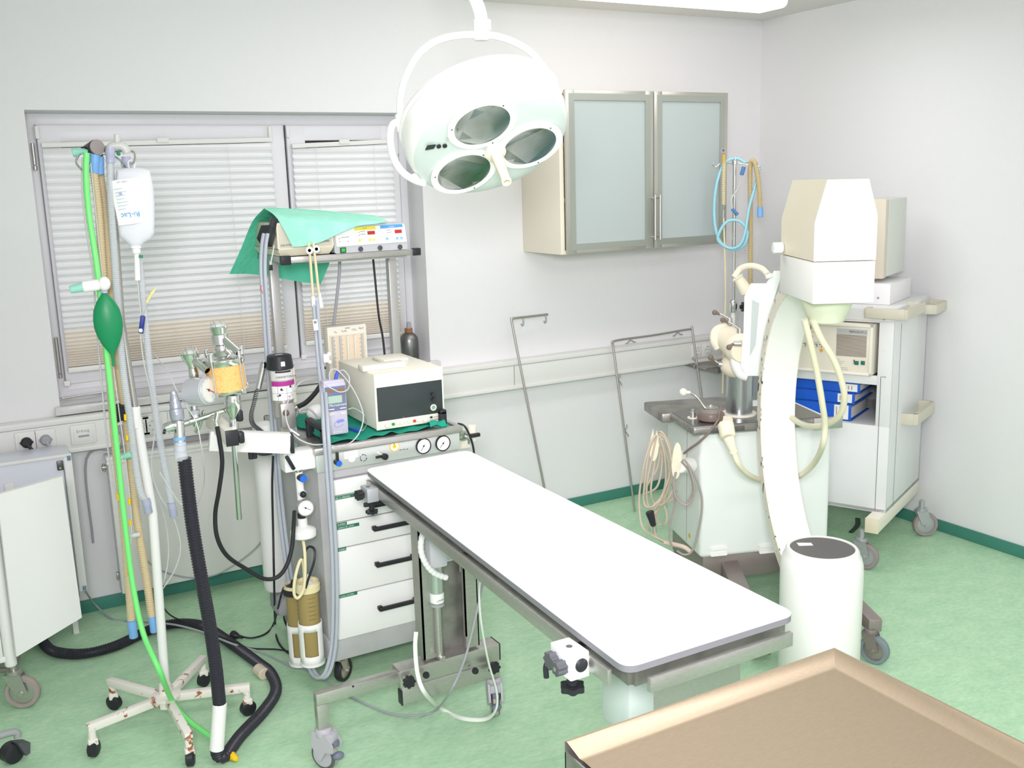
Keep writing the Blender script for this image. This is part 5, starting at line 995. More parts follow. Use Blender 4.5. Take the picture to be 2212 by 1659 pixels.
# lift column
cx = [Y(912, 1425, BY).x, Y(932, 1425, BY).x, Y(1012, 1400, BY).x]
pz = .745
for s_, x_ in ((1, cx[0]), (-1, cx[2]+.03)):
    m = MB(steel); x1_ = x_+s_*.045; m.box(min(x_, x1_), max(x_, x1_), BY-.02, BY-.012, .26, pz).box(min(x_, x_+s_*.004), max(x_, x_+s_*.004), BY-.02, BY+.04, .26, pz); m.m(steel).box(min(x1_, x1_-s_*.003), max(x1_, x1_-s_*.003), BY-.02, BY+.0, .30, pz); m.build('outer_post', t)
    m = MB(steel2); m.box(min(x_+s_*.008, x_+s_*.04), max(x_+s_*.008, x_+s_*.04), BY-.01, BY+.03, bz, .5, .001); m.build('inner_post', t)
m = MB(steel2); m.box(cx[0]+.04, cx[2]-.01, BY+.022, BY+.028, bz, .62); m.build('back_plate', t)
p = Y(946, 1300, BY-.035); px_ = p.x; zt_, zb_ = Y(944, 1235, BY-.035).z, Y(946, 1305, BY-.035).z
m = MB(mat('satin_motor_tube', 'C9D0CC', .3, .8)); m.cyl((px_, BY-.03, zb_), (px_, BY-.03, zt_+.03), .0215, n=32); m.m(grey).cyl((px_, BY-.03, zb_-.006), (px_, BY-.03, zb_+.002), .0225); m.m(paper); 
m.build('motor_tube', t)
m = MB(steel); m.cyl((px_, BY-.03, bz+.02), (px_, BY-.03, zb_), .011); m.cyl((px_, BY-.055, bz+.018), (px_, BY-.015, bz+.018), .010); m.build('piston', t)
m = MB(lgrey); q = [Y(925, 1140, BY-.03), Y(1010, 1205, BY-.03)]; m.box(px_-.03, px_+.028, BY-.06, BY+.01, zt_+.02, .70, .006); m.box(px_-.005, px_+.095, BY-.055, BY, Y(960, 1215, BY-.05).z, .735, .006); m.build('motor_housing', t)
m = MB(ink); z_ = Y(985, 1206, BY-.056).z; m.text('Patent  No.', (px_+.03, BY-.0555, z_+.012), (1, 0, .12), up, .009, greyink); m.text('Made in Germany', (px_+.026, BY-.0555, z_), (1, 0, .12), up, .008, greyink); m.build('housing_print', t)
o_ = mat('white_corrugated', 'EDEDEB', .4); P = catmull([Y(914, 1150, BY-.06), Y(909, 1175, BY-.065), Y(912, 1200, BY-.07), Y(925, 1225, BY-.07), Y(942, 1240, BY-.07), Y(965, 1248, BY-.07)], 8)
m = MB(o_); m.corr(P[::4]+[P[-1]], .0092, .014, .06, 14); m.build('cable_sleeve', t)
m = MB(paper); m.lathe([(.0219, 0), (.0219, .03)], (px_, BY-.03, zb_+.008), n=32); m.text('LINAK', (px_-.012, BY-.0525, zb_+.014), (1, 0, .1), up, .009, ink); m.build('motor_label', t)
# second base at the near end
ny_ = -2.62
x0_, x1_, x2_ = Y(1345, 1480, ny_).x, Y(1408, 1500, ny_-.03).x, Y(1600, 1440, ny_-.03).x
m = MB(steel); m.box(x1_-.004, x2_, ny_-.03, ny_+.05, .22, pz, .002); m.build('near_column', t)
m = MB(mat('grey_green_plastic', 'CFDAD6', .4)); m.box(x0_-.02, x1_-.004, ny_-.05, ny_+.06, .5, pz, .012).box(x0_, x1_+.008, ny_-.045, ny_+.05, .24, .5, .004); m.build('column_cover', t)
m = MB(steel); m.box(x0_-.04, x2_+.06, ny_-.03, ny_+.03, .14, .24, .003); m.build('near_beam', t)
for xx_ in (x0_-.02, x2_+.04): tcaster((xx_, ny_, 0), (.4, -.9, 0))
# clamps on the rail
def clampblock(c, s, mt, name):
    o = MB(mt); x, y, z = c; o.box(x-.034*s, x+.012, y-.038*s, y+.038*s, z-.03*s, z+.026*s, .003); o.m(dgrey).disc((x-.012, y, z+.026*s), up, .007, dgrey, .0006, 16); b = o.build(name, t)
    return b
p = V3(cn[0]); d_ = (cn[3]-cn[0]); f1 = .075; c1 = cn[0]+d_*f1+V3((-.018, 0, -.045)); b = clampblock(c1, .8, mat('clamp_grey', 'B9BBC0', .4, .3), 'rail_clamp')
m = MB(); star_knob(m, c1+V3((-.034, .0, .0)), (-1, -.2, 0), .015, .02); b2 = m.build('clamp_knob', b)
m = MB(); star_knob(m, c1+V3((-.004, 0, -.058)), (0, 0, -1), .018, .010); m.m(black).cyl(c1+V3((-.004, 0, -.024)), c1+V3((-.004, 0, -.05)), .009); m.box(c1.x-.03, c1.x+.035, c1.y-.006, c1.y+.006, c1.z-.044, c1.z-.03, .003); m.build('clamp_knob', b)
f2 = .735
for k_ in range(60):
    c2 = cn[0]+d_*(.6+.006*k_)+V3((-.018, 0, -.045)); v_ = c2-CAMP
    if 1106+FPX*v_.dot(RT)/v_.dot(FW) > 1236: break
b = clampblock(c2, 1.0, mat('clamp_white', 'EEF0F4', .4), 'rail_clamp')
m = MB(); star_knob(m, c2+V3((-.04, .012, -.0)), (-1, 0, 0), .017, .016, mt=dgrey); m.build('clamp_knob', b)
m = MB(); star_knob(m, c2+V3((-.036, -.018, -.004)), (-1, 0, 0), .014, .022, mt=dgrey); m.m(steel).disc(c2+V3((-.0585, -.018, -.004)), (-1, 0, 0), .005, steel); m.build('clamp_knob', b)
m = MB(black); m.lathe([(.0145, 0), (.0145, .002), (.01, .006), (.0001, .007)], c2+V3((-.008, -.038, .0)), (0, -1, 0), 24); m.build('end_cap', b)
m = MB(); star_knob(m, c2+V3((-.006, 0, -.06)), (0, 0, -1), .024, .012, 6); m.m(black).cyl(c2+V3((-.006, 0, -.03)), c2+V3((-.006, 0, -.06)), .012); m.build('clamp_knob', b)
m = MB(black); m.tube([c2+V3((-.038, .028, 0)), c2+V3((-.05, .03, -.02)), c2+V3((-.05, .03, -.045))], .006, 10); m.build('clamp_lever', b)
m = MB(dsteel); m.tube([Y(1016, 1215, -1.75), Y(1022, 1222, -1.75), Y(1027, 1228, -1.75), Y(1031, 1222, -1.75)], .003, 8); m.build('small_hook', t)
tubething('flat_hose', 'flat white hose looping from under the operating table round its front caster', [Y(1037, 1235, -1.77), Y(1035, 1290, -1.77), Y(1040, 1350, -1.77), Y(1055, 1430, -1.74), Y(1072, 1490, -1.73), Y(1072, 1530, -1.74), Z(1050, 1553, .02), Z(1000, 1552, .012), Z(955, 1532, .012), Y(920, 1500, -1.73), Y(903, 1460, -1.72), Y(897, 1400, -1.71), Y(899, 1365, -1.70)], .0065, mat('white_hose', 'EEF2EA', .35), 'hose', 8, .45)
# ================================================================ foreground steel tray table
t = thing('steel_tray_table', (1.1, -3.5, 0), 'stainless steel table with raised lip in the right foreground', 'table')
R0, R1 = Z(1215, 1597, .85), Z(1808, 1402, .85); ry = (R0.y+R1.y)/2; x0_, x1_ = R0.x, R1.x
tins = mat('brushed_tray', 'AE9D88', .42, .75, col2='A99883', scale=90, stretch=(1, 10, 1))
m = MB(tins); lip = .026; w_ = .035
prof = [(0, 0), (.004, .0), (.024, -.022), (.045, -.024)]
# floor of the tray and sloping lips
yb_, yf_ = ry, ry-.75
def ring(k, dz): return [V3((x0_+k*.4, yb_-k, .85+dz)), V3((x1_-k, yb_-k, .85+dz)), V3((x1_-k, yf_+k, .85+dz)), V3((x0_+k*.4, yf_+k, .85+dz))]
rs = [ring(0, -.004), ring(0, 0), ring(.004, .0), ring(.026, -.020), ring(.034, -.022)]
vs = sum(rs, []); fs = []
for j in range(len(rs)-1):
    for i in (0, 1, 2): fs.append((j*4+i, j*4+(i+1) % 4, (j+1)*4+(i+1) % 4, (j+1)*4+i))
fs.append(tuple(range((len(rs)-1)*4, len(rs)*4))); m.add(vs, fs, False); m.build('tray_top', t)
m = MB(steel2); m.box(x0_, x1_, yf_, yb_, .800, .8035).box(x0_, x1_, yb_-.003, yb_, .80, .846).box(x1_-.003, x1_, yf_, yb_, .80, .846).box(x0_, x0_+.003, yf_, yb_, .80, .832); m.build('tray_skirt', t)
m = MB(dgrey)
q = Y(1238, 1640, ry-.09); m.box(q.x-.012, q.x+.02, ry-.12, ry-.06, .765, .80, .002); m.build('bracket', t)
for a, b in ((x0_+.06, yb_-.1), (x1_-.06, yb_-.1), (x0_+.06, yf_+.1), (x1_-.06, yf_+.1)): MB(steel).box(a-.015, a+.015, b-.015, b+.015, 0, .80, .002).build('leg', t)
# ================================================================ operating lamp
LD = 2.8
_v = ray(1062, 318).normalized(); _w = RT*math.sin(math.radians(20))-UP*math.cos(math.radians(20)); _w = (_w-_v*_w.dot(_v)).normalized(); nf = (_v*-.57+_w*.82).normalized()
fcn = H(1062, 318, LD-.03)                                 # centre of the lamp face
t = thing('operating_lamp', H(1035, 40, LD), 'round white ceiling-hung surgical lamp with three reflector windows and a handle', 'surgical lamp')
Rl = .225
xa = (RT*math.cos(math.radians(20))+UP*math.sin(math.radians(20))); xa = (xa-nf*xa.dot(nf)).normalized(); ya = nf.cross(xa)
T = frame(fcn, x=xa, z=nf)
lw = mat('lamp_white', 'FAFAF6', .3)
m = MB(mat('lamp_face_shade_tint', 'D3DFD9', .35)); m.lathe([(.001, .004), (.17, .0), (.205, -.006), (.214, -.011)], T=T, n=72); m.m(lw).lathe([(.214, -.011), (.222, -.02), (.228, -.05), (.226, -.085), (.2265, -.09)], T=T, n=72); m.m(mat('seam_shadow', 'CFCFCB', .6)).lathe([(.2265, -.09), (.2235, -.092), (.2235, -.096)], T=T, n=72)  # face colour carries painted shade and green bounce from the floor
m.m(lw).lathe([(.2235, -.096), (.229, -.097), (.231, -.103), (.227, -.112), (.19, -.128), (.12, -.138), (.001, -.140)], T=T, n=72); m.build('housing', t)
lens = mat('coated_reflector', '5E9E72', .16, .8, col2='A4CCDC', scale=7, lo=.42, hi=.6)
for k, a in enumerate((95, 215, 335)):
    ca_, sa_ = math.cos(math.radians(a)), math.sin(math.radians(a)); c_ = T @ V3((ca_*.112, sa_*.112, .0025)); F = frame(c_, x=xa, z=nf)
    m = MB(lw); m.lathe([(.094, -.002), (.094, .004), (.090, .0055), (.078, .0045), (.0755, .0035)], T=F, n=56); r_ = m.build('window_ring', t)
    m = MB(lens); m.lathe([(.0755, .0035), (.06, -.012), (.035, -.024), (.001, -.03)], T=F, n=56); m.build('reflector', r_)
    m = MB(mat('lamp_glass', '203028', .02, alpha=.12)); m.lathe([(.0755, .0037), (.001, .0037)], T=F, n=56); m.build('glass', r_)
    for q in (40, 160, 280): m = MB(dgrey); m.cyl(F @ V3((.084*math.cos(math.radians(q)), .084*math.sin(math.radians(q)), .005)), F @ V3((.084*math.cos(math.radians(q)), .084*math.sin(math.radians(q)), .0068)), .0022, n=8); m.build('screw', r_)
m = MB(lw); a = T @ V3((0, 0, 0)); hd_ = (H(1100, 412, LD-.14)-H(1066, 322, LD-.03)).normalized()
b0 = H(1066, 318, LD-.03)
m.lathe([(.021, -.005), (.022, .01), (.018, .014), (.0001, .014)], b0, hd_, 28); m.build('handle_socket', t)
m = MB(cream2); m.lathe([(.014, .012), (.028, .018), (.029, .024), (.016, .03), (.015, .06), (.013, .125), (.0145, .132), (.013, .137), (.009, .137), (.008, .12), (.0001, .12)], b0, hd_, 28); m.build('handle', t)
m = MB(mat('switch_dark', '303A38', .4)); p = [PL(x_, y_, T @ V3((0, 0, .003)), nf) for x_, y_ in ((918, 322), (936, 319), (941, 311), (923, 313))]; m.prism([q+nf*.001 for q in p], nf*.003); m.build('rocker_switch', t)
for a, b in ((947.5, 315), (960.5, 314)): m = MB(black); m.disc(PL(a, b, T @ V3((0, 0, .003)), nf), nf, .0062, black, .004, 20); m.build('push_button', t)
m = MB(mat('tiny_plate', 'C9C9BE', .5)); p = PL(964, 303, T @ V3((0, 0, .003)), nf); m.rect(p, xa, ya, .009, .006); m.build('type_plate', t)
# yokes
pv1 = T @ V3((0, 0, -.07)) - xa*.245; pv2 = T @ V3((0, 0, -.07)) + xa*.245
arc = [H(868, 262, LD+.0), H(864, 225, LD+.0), H(872, 180, LD+.02), H(895, 130, LD+.03), H(930, 96, LD+.04), H(975, 79, LD+.05), H(1040, 75, LD+.06), H(1090, 83, LD+.07), H(1140, 108, LD+.09), H(1170, 140, LD+.11), H(1192, 175, LD+.13), H(1204, 215, LD+.14)]
m = MB(lw); m.tube(arc, .0098, 16, 8); m.build('outer_yoke', t)
arc2 = [H(866, 262, LD+.0), H(848, 270, LD-.005), H(843, 300, LD-.01), H(850, 340, LD-.01), H(868, 370, LD-.01), H(893, 388, LD+.0), H(915, 396, LD+.03)]
m = MB(lw); m.tube(arc2, .0098, 16, 8); m.cyl(H(892, 380, LD-.01), H(900, 390, LD), .011); m.build('inner_yoke', t)
m = MB(lw); m.cyl(H(867, 245, LD), H(873, 286, LD), .018); m.cyl(H(866, 262, LD), H(890, 262, LD+.02), .014); m.build('pivot_joint', t)
m = MB(lw); m.cyl(H(1039, 42, LD+.06), H(1040, 88, LD+.06), .022); m.cyl(H(1049, 42, LD+.05), H(1050, 66, LD+.05), .0145); m.build('yoke_hub', t)
m = MB(lw); m.tube([H(1040, 60, LD+.06), H(1037, 30, LD+.06), H(1029, 5, LD+.06), H(1015, -25, LD+.06), H(1000, -60, LD+.06), H(985, -110, LD+.06)], .0185, 18); m.build('suspension_arm', t)
q = H(985, -110, LD+.06); m = MB(lw); m.cyl(q-V3((0, 0, .02)), (q.x, q.y, CZ), .025); m.cyl((q.x, q.y, CZ-.04), (q.x, q.y, CZ-.001), .09); m.build('ceiling_mount', t)
# ================================================================ mobile C-arm
cw = mat('c_arm_white', 'F6F5F1', .35); cwc = mat('c_arm_cream', 'EDE3CD', .4); cpale = mat('c_arm_pale', 'EAEFEB', .4)
Ax = H(1776, 1190, 3.25); Bx = H(1680, 900, 3.78)
cu = V3((Ax.x-Bx.x, Ax.y-Bx.y, 0)).normalized(); cv = V3((-cu.y, cu.x, 0)); cv = cv if cv.dot(RT) > 0 else -cv
zc_ = H(1678, 880, 3.78).z; Rc = .50; CC = V3((Bx.x, Bx.y, zc_))+cu*Rc
t = CA = thing('mobile_c_arm', (Bx.x+.15, Bx.y+.3, 0), 'white mobile X-ray C-arm with tapered head, curved arm and drum-shaped receiver', 'x-ray machine')
chip = mat('chipped_edge', 'E9E2D4', .4, col2='3A3236', scale=45, lo=.60, hi=.64, stretch=(1, 1, .6), detail=5)
def carc(r0, r1, w0, w1, mt, name, a0=-80, a1=80, n=56):
    m = MB(mt); vs = []; fs = []
    for i in range(n+1):
        a = math.radians(a0+(a1-a0)*i/n); d = -cu*math.cos(a)+V3((0, 0, 1))*math.sin(a)
        for r_, w_ in ((r0, w0), (r0, w1), (r1, w1), (r1, w0)): vs.append(CC+d*r_+cv*w_)
    for i in range(n):
        for k in range(4): k2 = (k+1) % 4; fs.append((4*i+k, 4*i+k2, 4*i+4+k2, 4*i+4+k))
    fs += [(3, 2, 1, 0), (4*n, 4*n+1, 4*n+2, 4*n+3)]; m.add(vs, fs); return m.build(name, t)
carc(Rc, Rc+.045, -.062, .062, cw, 'curved_arm')
carc(Rc-.002, Rc+.047, -.066, -.0618, chip, 'arm_edge_strip'); carc(Rc-.0005, Rc+.046, .0618, .064, chip, 'arm_edge_strip')
# X-ray tube head
E_ = H(1757, 600, 3.12); W_ = .185; D_ = .36
zb_, zs_, zt_ = H(1757, 655, 3.12).z-.004, H(1757, 566, 3.12).z, H(1777, 389, 3.12).z
o0 = V3((E_.x, E_.y, 0))
T = frame(o0, x=cv, z=(0, 0, 1)); yb = D_ if (T.to_3x3() @ V3((0, 1, 0))).dot(cu) < 0 else -D_
m = MB(cw); m.box(0, W_, min(0, yb), max(0, yb), zb_, zs_-.002, .004, T=T); m.build('head_lower_case', t)
pr = [V3((0, 0, zs_+.001)), V3((W_, 0, zs_+.001)), V3((W_, 0, zs_+.13)), V3((W_*.84, 0, zt_)), V3((W_*.18, 0, zt_)), V3((0, 0, zs_+.115))]
m = MB(cwc); m.prism([p+V3((0, yb*.02, 0)) for p in pr], (0, yb*.96, 0), T=T); m.m(cw).prism(pr, (0, yb*.02, 0), T=T); m.build('head_upper_case', t)  # flash-lit front put into the colour as a white slab over cream
m = MB(cw); q = LX(T, 1684, 533, 0); m.cyl(T @ V3((-.002, yb*.9, q.z)), T @ V3((-.035, yb*.9, q.z)), .018, n=24); m.build('head_pivot', t)
hc = T @ V3((W_*.5, yb*.42, 0))
m = MB(mat('cone_cream', 'E2E6CC', .4)); m.lathe([(.052, -.075), (.056, -.07), (.085, -.0), (.001, .0)], (hc.x, hc.y, zb_), n=40); m.build('beam_cone', t)
# image receiver drum
zr = H(1776, 1182, 3.25).z
m = MB(cw); m.lathe([(.125, .05), (.131, .06), (.132, zr-.075), (.130, zr-.05), (.124, zr-.028), (.118, zr-.018), (.117, zr-.008), (.111, zr), (.103, zr), (.101, zr-.008), (.05, zr-.012)], (Ax.x, Ax.y, 0), n=64); m.build('receiver_drum', t)
m = MB(mat('charcoal_disc', '6A6767', .45)); m.lathe([(.101, -.010), (.101, -.003), (.001, -.003)], (Ax.x, Ax.y, zr), n=56); d = m.build('receiver_window', t)
m = MB(paper); m.rect(V3((Ax.x, Ax.y, zr-.003))-cv*.055-cu*.05*(-1)*0+V3((-.0, .03, 0)), RT, V3((0, 0, 1)).cross(RT), .07, .026, paper, .0006, .0008); m.build('paper_label', d)
m = MB(cw); m.bar(V3((Ax.x, Ax.y, .30))-cu*.12, V3((Ax.x, Ax.y, .30))-cu*.24, .10, .10, bev=.01); m.build('drum_bracket', t)
# base body
P0, PF_, PB = Z(1512, 1208, .22), Z(1662, 1193, .22), Z(1425, 1140, .22)
bx = V3((PF_.x-P0.x, PF_.y-P0.y, 0)).normalized(); TB = frame((P0.x, P0.y, 0), x=bx, z=(0, 0, 1))
if (TB.to_3x3() @ V3((0, 1, 0))).y < 0: TB = TB @ Matrix.Diagonal((1, -1, 1, 1))
m = MB(cpale); m.box(.0, .55, .0, .40, .22, .76, .02, T=TB, seg=4); m.build('base_body', t)
for k in range(2):
    for a, b in ((1552, 1184), (1657, 1178)):
        q = LY(TB, a, b+13*k, 0); m = MB(cw); m.prism([p for p in rpoly(q.x-.035, q.x+.035, q.z-.006, q.z+.006, .005, y=-.006)], (0, .008, 0), T=TB); m.build('vent_louvre', t)
m = MB(gdark); m.box(-.001, .001, .15, .152, .24, .75, T=TB); m.build('side_seam', t)
q = LX(TB, 1490, 1157, 0); m = MB(mat('ochre_spot', 'D8B95C', .5)); m.disc(TB @ V3((-.001, q.y, q.z)), TB.to_3x3() @ V3((-1, 0, 0)), .010, MT['ochre_spot'], .001); m.build('round_sticker', t)
# top plate with vents
zp = .775; c1_ = LY(TB, 1497, 915, -.05)
m = MB(steel2); m.box(c1_.x, .50, -.05, .22, zp-.035, zp, .012, T=TB, seg=4); m.box(c1_.x-.03, .30, .22, .46, zp-.045, zp-.006, .006, T=TB); m.build('top_plate', t)
m = MB(mat('matte_plate', '8E8C8C', .3, .8)); m.box(c1_.x+.008, .49, -.042, .21, zp, zp+.0012, T=TB); m.build('plate_surface', t)
m = MB(ink)
for k in range(26): x_ = c1_.x+.075+.0052*k; m.box(x_, x_+.0024, -.0508, -.0495, zp-.027, zp-.008, T=TB)
m.build('vent_slots', t)
m = MB(steel); q = LY(TB, 1700, 882, -.0); m.box(.44, .56, -.06, -.045, zp-.045, zp, .002, T=TB); m.build('push_rail', t)
# lifting column
COL = TB @ V3((LY(TB, 1597, 870, .10).x, .10, 0))
m = MB(mat('column_steel', 'B7BBBD', .25, .9)); m.cyl((COL.x, COL.y, zp), (COL.x, COL.y, 1.0), .052, n=40); m.build('lift_column', t)
m = MB(cream); m.cyl((COL.x, COL.y, zp), (COL.x, COL.y, zp+.008), .068, n=40); m.build('column_collar', t)
dc = math.hypot(COL.x-CAMP.x, COL.y-CAMP.y)
def K(px, py, dd=0): return H(px, py, dc+dd)
# cream joint body
m = MB(cwc); m.sph(K(1597, 790), .075, 28, (1.0, 1.0, .7)); m.cyl(K(1597, 808), K(1596, 775), .058, .062, 32); m.build('joint_base', t)
m = MB(cwc); m.cyl(K(1566, 726, .05), K(1600, 755, -.08), .050, .058, 36); m.cyl(K(1600, 753, -.08), K(1606, 757, -.12), .06, .05, 36); m.build('joint_barrel', t)
m = MB(cream2); m.tube([K(1552, 752, .0), K(1544, 735, .0), K(1546, 716, .02), K(1560, 708, .03), K(1580, 712, .03)], .014, 12, flat=1.3); m.build('cable_guide', t)
m = MB(white); m.tube([K(1615, 812, -.1), K(1600, 806, -.1), K(1590, 785, -.1), K(1590, 762, -.1)], .022, 14); m.build('carriage_foot', t)
# orbital carriage plate beside the arm
cp = [(1608, 640), (1622, 612), (1655, 612), (1672, 585), (1690, 585), (1662, 680), (1650, 760), (1648, 812), (1612, 812), (1600, 790), (1606, 720)]
m = MB(cpale); P = [H(a, b, 3.86) for a, b in cp]; nn_ = ray(1640, 700).normalized(); m.prism(P, -nn_*-.05); m.build('orbital_carriage', t)
m = MB(mat('recess_grey', 'C3CDCB', .5)); P = [H(a, b, 3.855) for a, b in ((1625, 648), (1640, 655), (1632, 745), (1620, 770))]; m.prism(P, nn_*.003); m.build('carriage_recess', t)
m = MB(cream2); m.tube([H(1658, 592, 3.80), H(1645, 580, 3.82), H(1622, 574, 3.84), H(1600, 580, 3.86), H(1586, 598, 3.86)], .011, 14); m.build('cable_hose', t)
m = MB(cream2); m.cyl(H(1613, 630, 3.9), H(1594, 600, 3.88), .025, .018, 24); m.lathe([(.018, 0), (.022, .0), (.022, .005), (.018, .006), (.016, .002)], H(1594, 601, 3.88), H(1588, 592, 3.88)-H(1594, 601, 3.88), 24); m.build('hose_socket', t)
m = MB(cw); m.cyl(H(1659, 592, 3.80), H(1662, 600, 3.80), .013); m.build('hose_collar', t)
# levers
def lever(a, b, c, dd, kr=.0105):
    m = MB(steel); h0, h1 = K(c[0], c[1], dd), K(b[0], b[1], dd); m.cyl(h0, h1, .012, .011, 24); m.tube([h1-(h1-h0)*.15, h1.lerp(K(a[0], a[1], dd), .5)+V3((0, 0, .002)), K(a[0], a[1], dd)], .004, 10); l_ = m.build('clamp_lever', t)
    m = MB(brown); e = K(a[0], a[1], dd); m.sph(e, kr*1.05, 18); m.lathe([(kr*.75, 0), (.0045, .022), (.0001, .022)], e, (h1-e), 18); m.build('knob', l_)
lever((1544, 675), (1576, 686), (1577, 702), .03); lever((1562, 691), (1598, 708), (1598, 726), -.06); lever((1575, 750), (1585, 742), (1602, 742), -.13); lever((1535, 772), (1552, 786), (1568, 788), -.02)
# brake pod on the plate
bp_ = TB @ V3((LY(TB, 1536, 885, .03).x, .03, zp)); m = MB(brown); m.lathe([(.040, .0), (.052, .008), (.054, .020), (.050, .032), (.040, .038), (.001, .038)], bp_, n=44); m.m(mat('brown_lid', '8B8480', .3)).lathe([(.042, .036), (.034, .05), (.001, .052)], bp_, n=40); m.build('pedal_pod', t)
m = MB(steel); m.lathe([(.026, .050), (.027, .053), (.012, .056), (.008, .062), (.0001, .066)], bp_, n=32); hb = H(1492, 848, math.hypot(bp_.x, bp_.y-CAMP.y)); m.tube([bp_+V3((-.015, 0, .054)), bp_+V3((-.03, 0, .056)), hb.lerp(bp_+V3((0, 0, .056)), .3), hb], .0055, 12); m.build('pod_handle', t)
m = MB(cream); m.sph(H(1476, 847, math.hypot(bp_.x, bp_.y-CAMP.y)), .0155, 20); m.cyl(hb, H(1478, 847, math.hypot(bp_.x, bp_.y-CAMP.y)), .005, .009); m.build('ball_knob', t)
m = MB(steel); q = TB @ V3((LY(TB, 1497, 875, .09).x, .09, zp)); m.cyl(q, q+V3((0, 0, .028)), .013, .011); m.cyl(q+V3((0, 0, .026)), q+V3((0, 0, .036)), .009); m.m(cream).cyl(q, q+V3((0, 0, .005)), .022); m.build('push_button', t)
db = math.hypot(bp_.x, bp_.y-CAMP.y)
m = MB(mat('brown_cord', '7F726C', .45)); m.tube([H(1553, 873, db-.05), H(1558, 883, db-.09), H(1553, 893, db-.10), H(1551, 907, db-.10), H(1535, 930, db-.12), H(1510, 955, db-.12), H(1492, 968, db-.1), H(1474, 982, db-.06)], .0048, 10); m.build('brown_cord', t)
# big plug on the front and thick cables
pq = LY(TB, 1570, 930, -.02)
m = MB(cream2); m.prism(rpoly(pq.x-.028, pq.x+.028, pq.z-.04, pq.z+.055, .02, y=-.012), (0, .014, 0), T=TB); a, b = H(1567, 915, 3.66), H(1573, 945, 3.62); m.cyl(a, b, .030, .028, 28); m.build('cable_plug', t)
m = MB(cream2); m.cyl(b, H(1584, 975, 3.60), .022, .014, 24); m.cyl(H(1583, 973, 3.60), H(1585, 978, 3.60), .017); m.build('strain_relief', t)
thick = mat('thick_cream_cable', 'E0DCC0', .4)
m = MB(thick); m.tube([H(1584, 974, 3.60), H(1594, 1000, 3.58), H(1612, 1022, 3.64), H(1640, 1036, 3.76), H(1680, 1040, 3.84), H(1720, 1032, 3.78), H(1755, 1005, 3.62), H(1776, 965, 3.42), H(1782, 920, 3.40), H(1776, 870, 3.36), H(1764, 800, 3.32), H(1748, 730, 3.27), H(1738, 690, 3.25)], .0105, 14); m.build('thick_cable', t)
m = MB(thick); m.tube([H(1756, 690, 3.25), H(1773, 730, 3.27), H(1800, 775, 3.3), H(1817, 820, 3.33), H(1824, 860, 3.36), H(1815, 895, 3.4), H(1790, 915, 3.46), H(1755, 921, 3.54), H(1728, 914, 3.70), H(1706, 898, 3.82), H(1694, 885, 3.88)], .0105, 14); m.build('thick_cable', t)
# cable wraps on the side
sdl = TB.to_3x3() @ V3((-1, 0, 0)); dw = 3.85
def hook(px, py, w_, h_, dd, notch):
    c_ = H(px, py, dw+dd); rt_ = (RT*.80+FW*.1).normalized(); F = frame(c_, x=rt_, z=(0, 0, 1)); n = 28; out = []
    for i in range(n): a = 2*math.pi*i/n; out.append(V3((w_*math.cos(a)*(1 if math.sin(a) < .0 else .92), 0, h_*math.sin(a))))
    if notch: out = [p for p in out if not (p.z > h_*.72)]; k = max(range(len(out)), key=lambda i: out[i].x if out[i].z > h_*.5 else -9); out = [p for p in out]; i0 = [i for i, p in enumerate(out) if p.x > 0 and p.z > h_*.5][-1]; out[i0+1:i0+1] = [V3((w_*.45, 0, h_*.98)), V3((w_*.3, 0, h_*.75)), V3((w_*.05, 0, h_*.35)), V3((-w_*.2, 0, h_*.55)), V3((-w_*.35, 0, h_*1.1))]
    m = MB(cream2); m.prism(out, (0, .008, 0), T=F); m.build('cable_hook', t)
    m = MB(cream); m.cyl(c_+V3((0, 0, -.0))+F.to_3x3() @ V3((0, .008, 0)), c_+V3((.06, .05, 0)), .022); m.build('hook_stem', t)
hook(1413, 963, .019, .062, -.04, True); hook(1462, 996, .020, .072, -.10, False)
m = MB(cw); m.cyl(H(1468, 1005, dw-.09), H(1490, 1005, dw-.0), .030, .032, 28); m.build('hook_drum', t)
bc = mat('beige_mains_cable', 'C7B9A6', .45); gc2 = mat('taupe_cable', 'A39A96', .45)
def W(px, py, dd=0): return H(px, py, dw+dd)
for k, pts in enumerate([
    [(1416, 940), (1404, 960), (1390, 1010), (1381, 1070), (1383, 1120), (1392, 1145), (1412, 1158), (1440, 1172)],
    [(1415, 942), (1402, 975), (1394, 1030), (1390, 1080), (1398, 1095), (1412, 1092), (1430, 1070), (1445, 1030), (1450, 990), (1438, 950), (1424, 937)],
    [(1418, 940), (1408, 990), (1398, 1040), (1398, 1085), (1410, 1100), (1426, 1080), (1438, 1040), (1436, 985), (1426, 945)],
    [(1420, 942), (1414, 1000), (1406, 1055), (1412, 1085), (1430, 1090), (1452, 1060), (1458, 1010), (1446, 960), (1430, 934), (1420, 936), (1414, 944)],
    [(1426, 948), (1430, 1000), (1420, 1050), (1396, 1065), (1390, 1064), (1400, 1045), (1420, 1010), (1428, 960)],
    [(1430, 952), (1444, 1000), (1446, 1040), (1432, 1085), (1412, 1112), (1402, 1135), (1404, 1146)],
    [(1452, 1030), (1440, 1060), (1422, 1095), (1414, 1130), (1418, 1160), (1436, 1172)],
    [(1434, 1092), (1440, 1110), (1438, 1130), (1425, 1134), (1418, 1115), (1424, 1092)],
    [(1440, 1086), (1455, 1075), (1458, 1050), (1462, 1020), (1458, 985)]]):
    MB(bc).tube([W(a, b, -.06+.012*k-.01*(i % 3)) for i, (a, b) in enumerate(pts)], .0043, 8).build('mains_cable_loop', t)
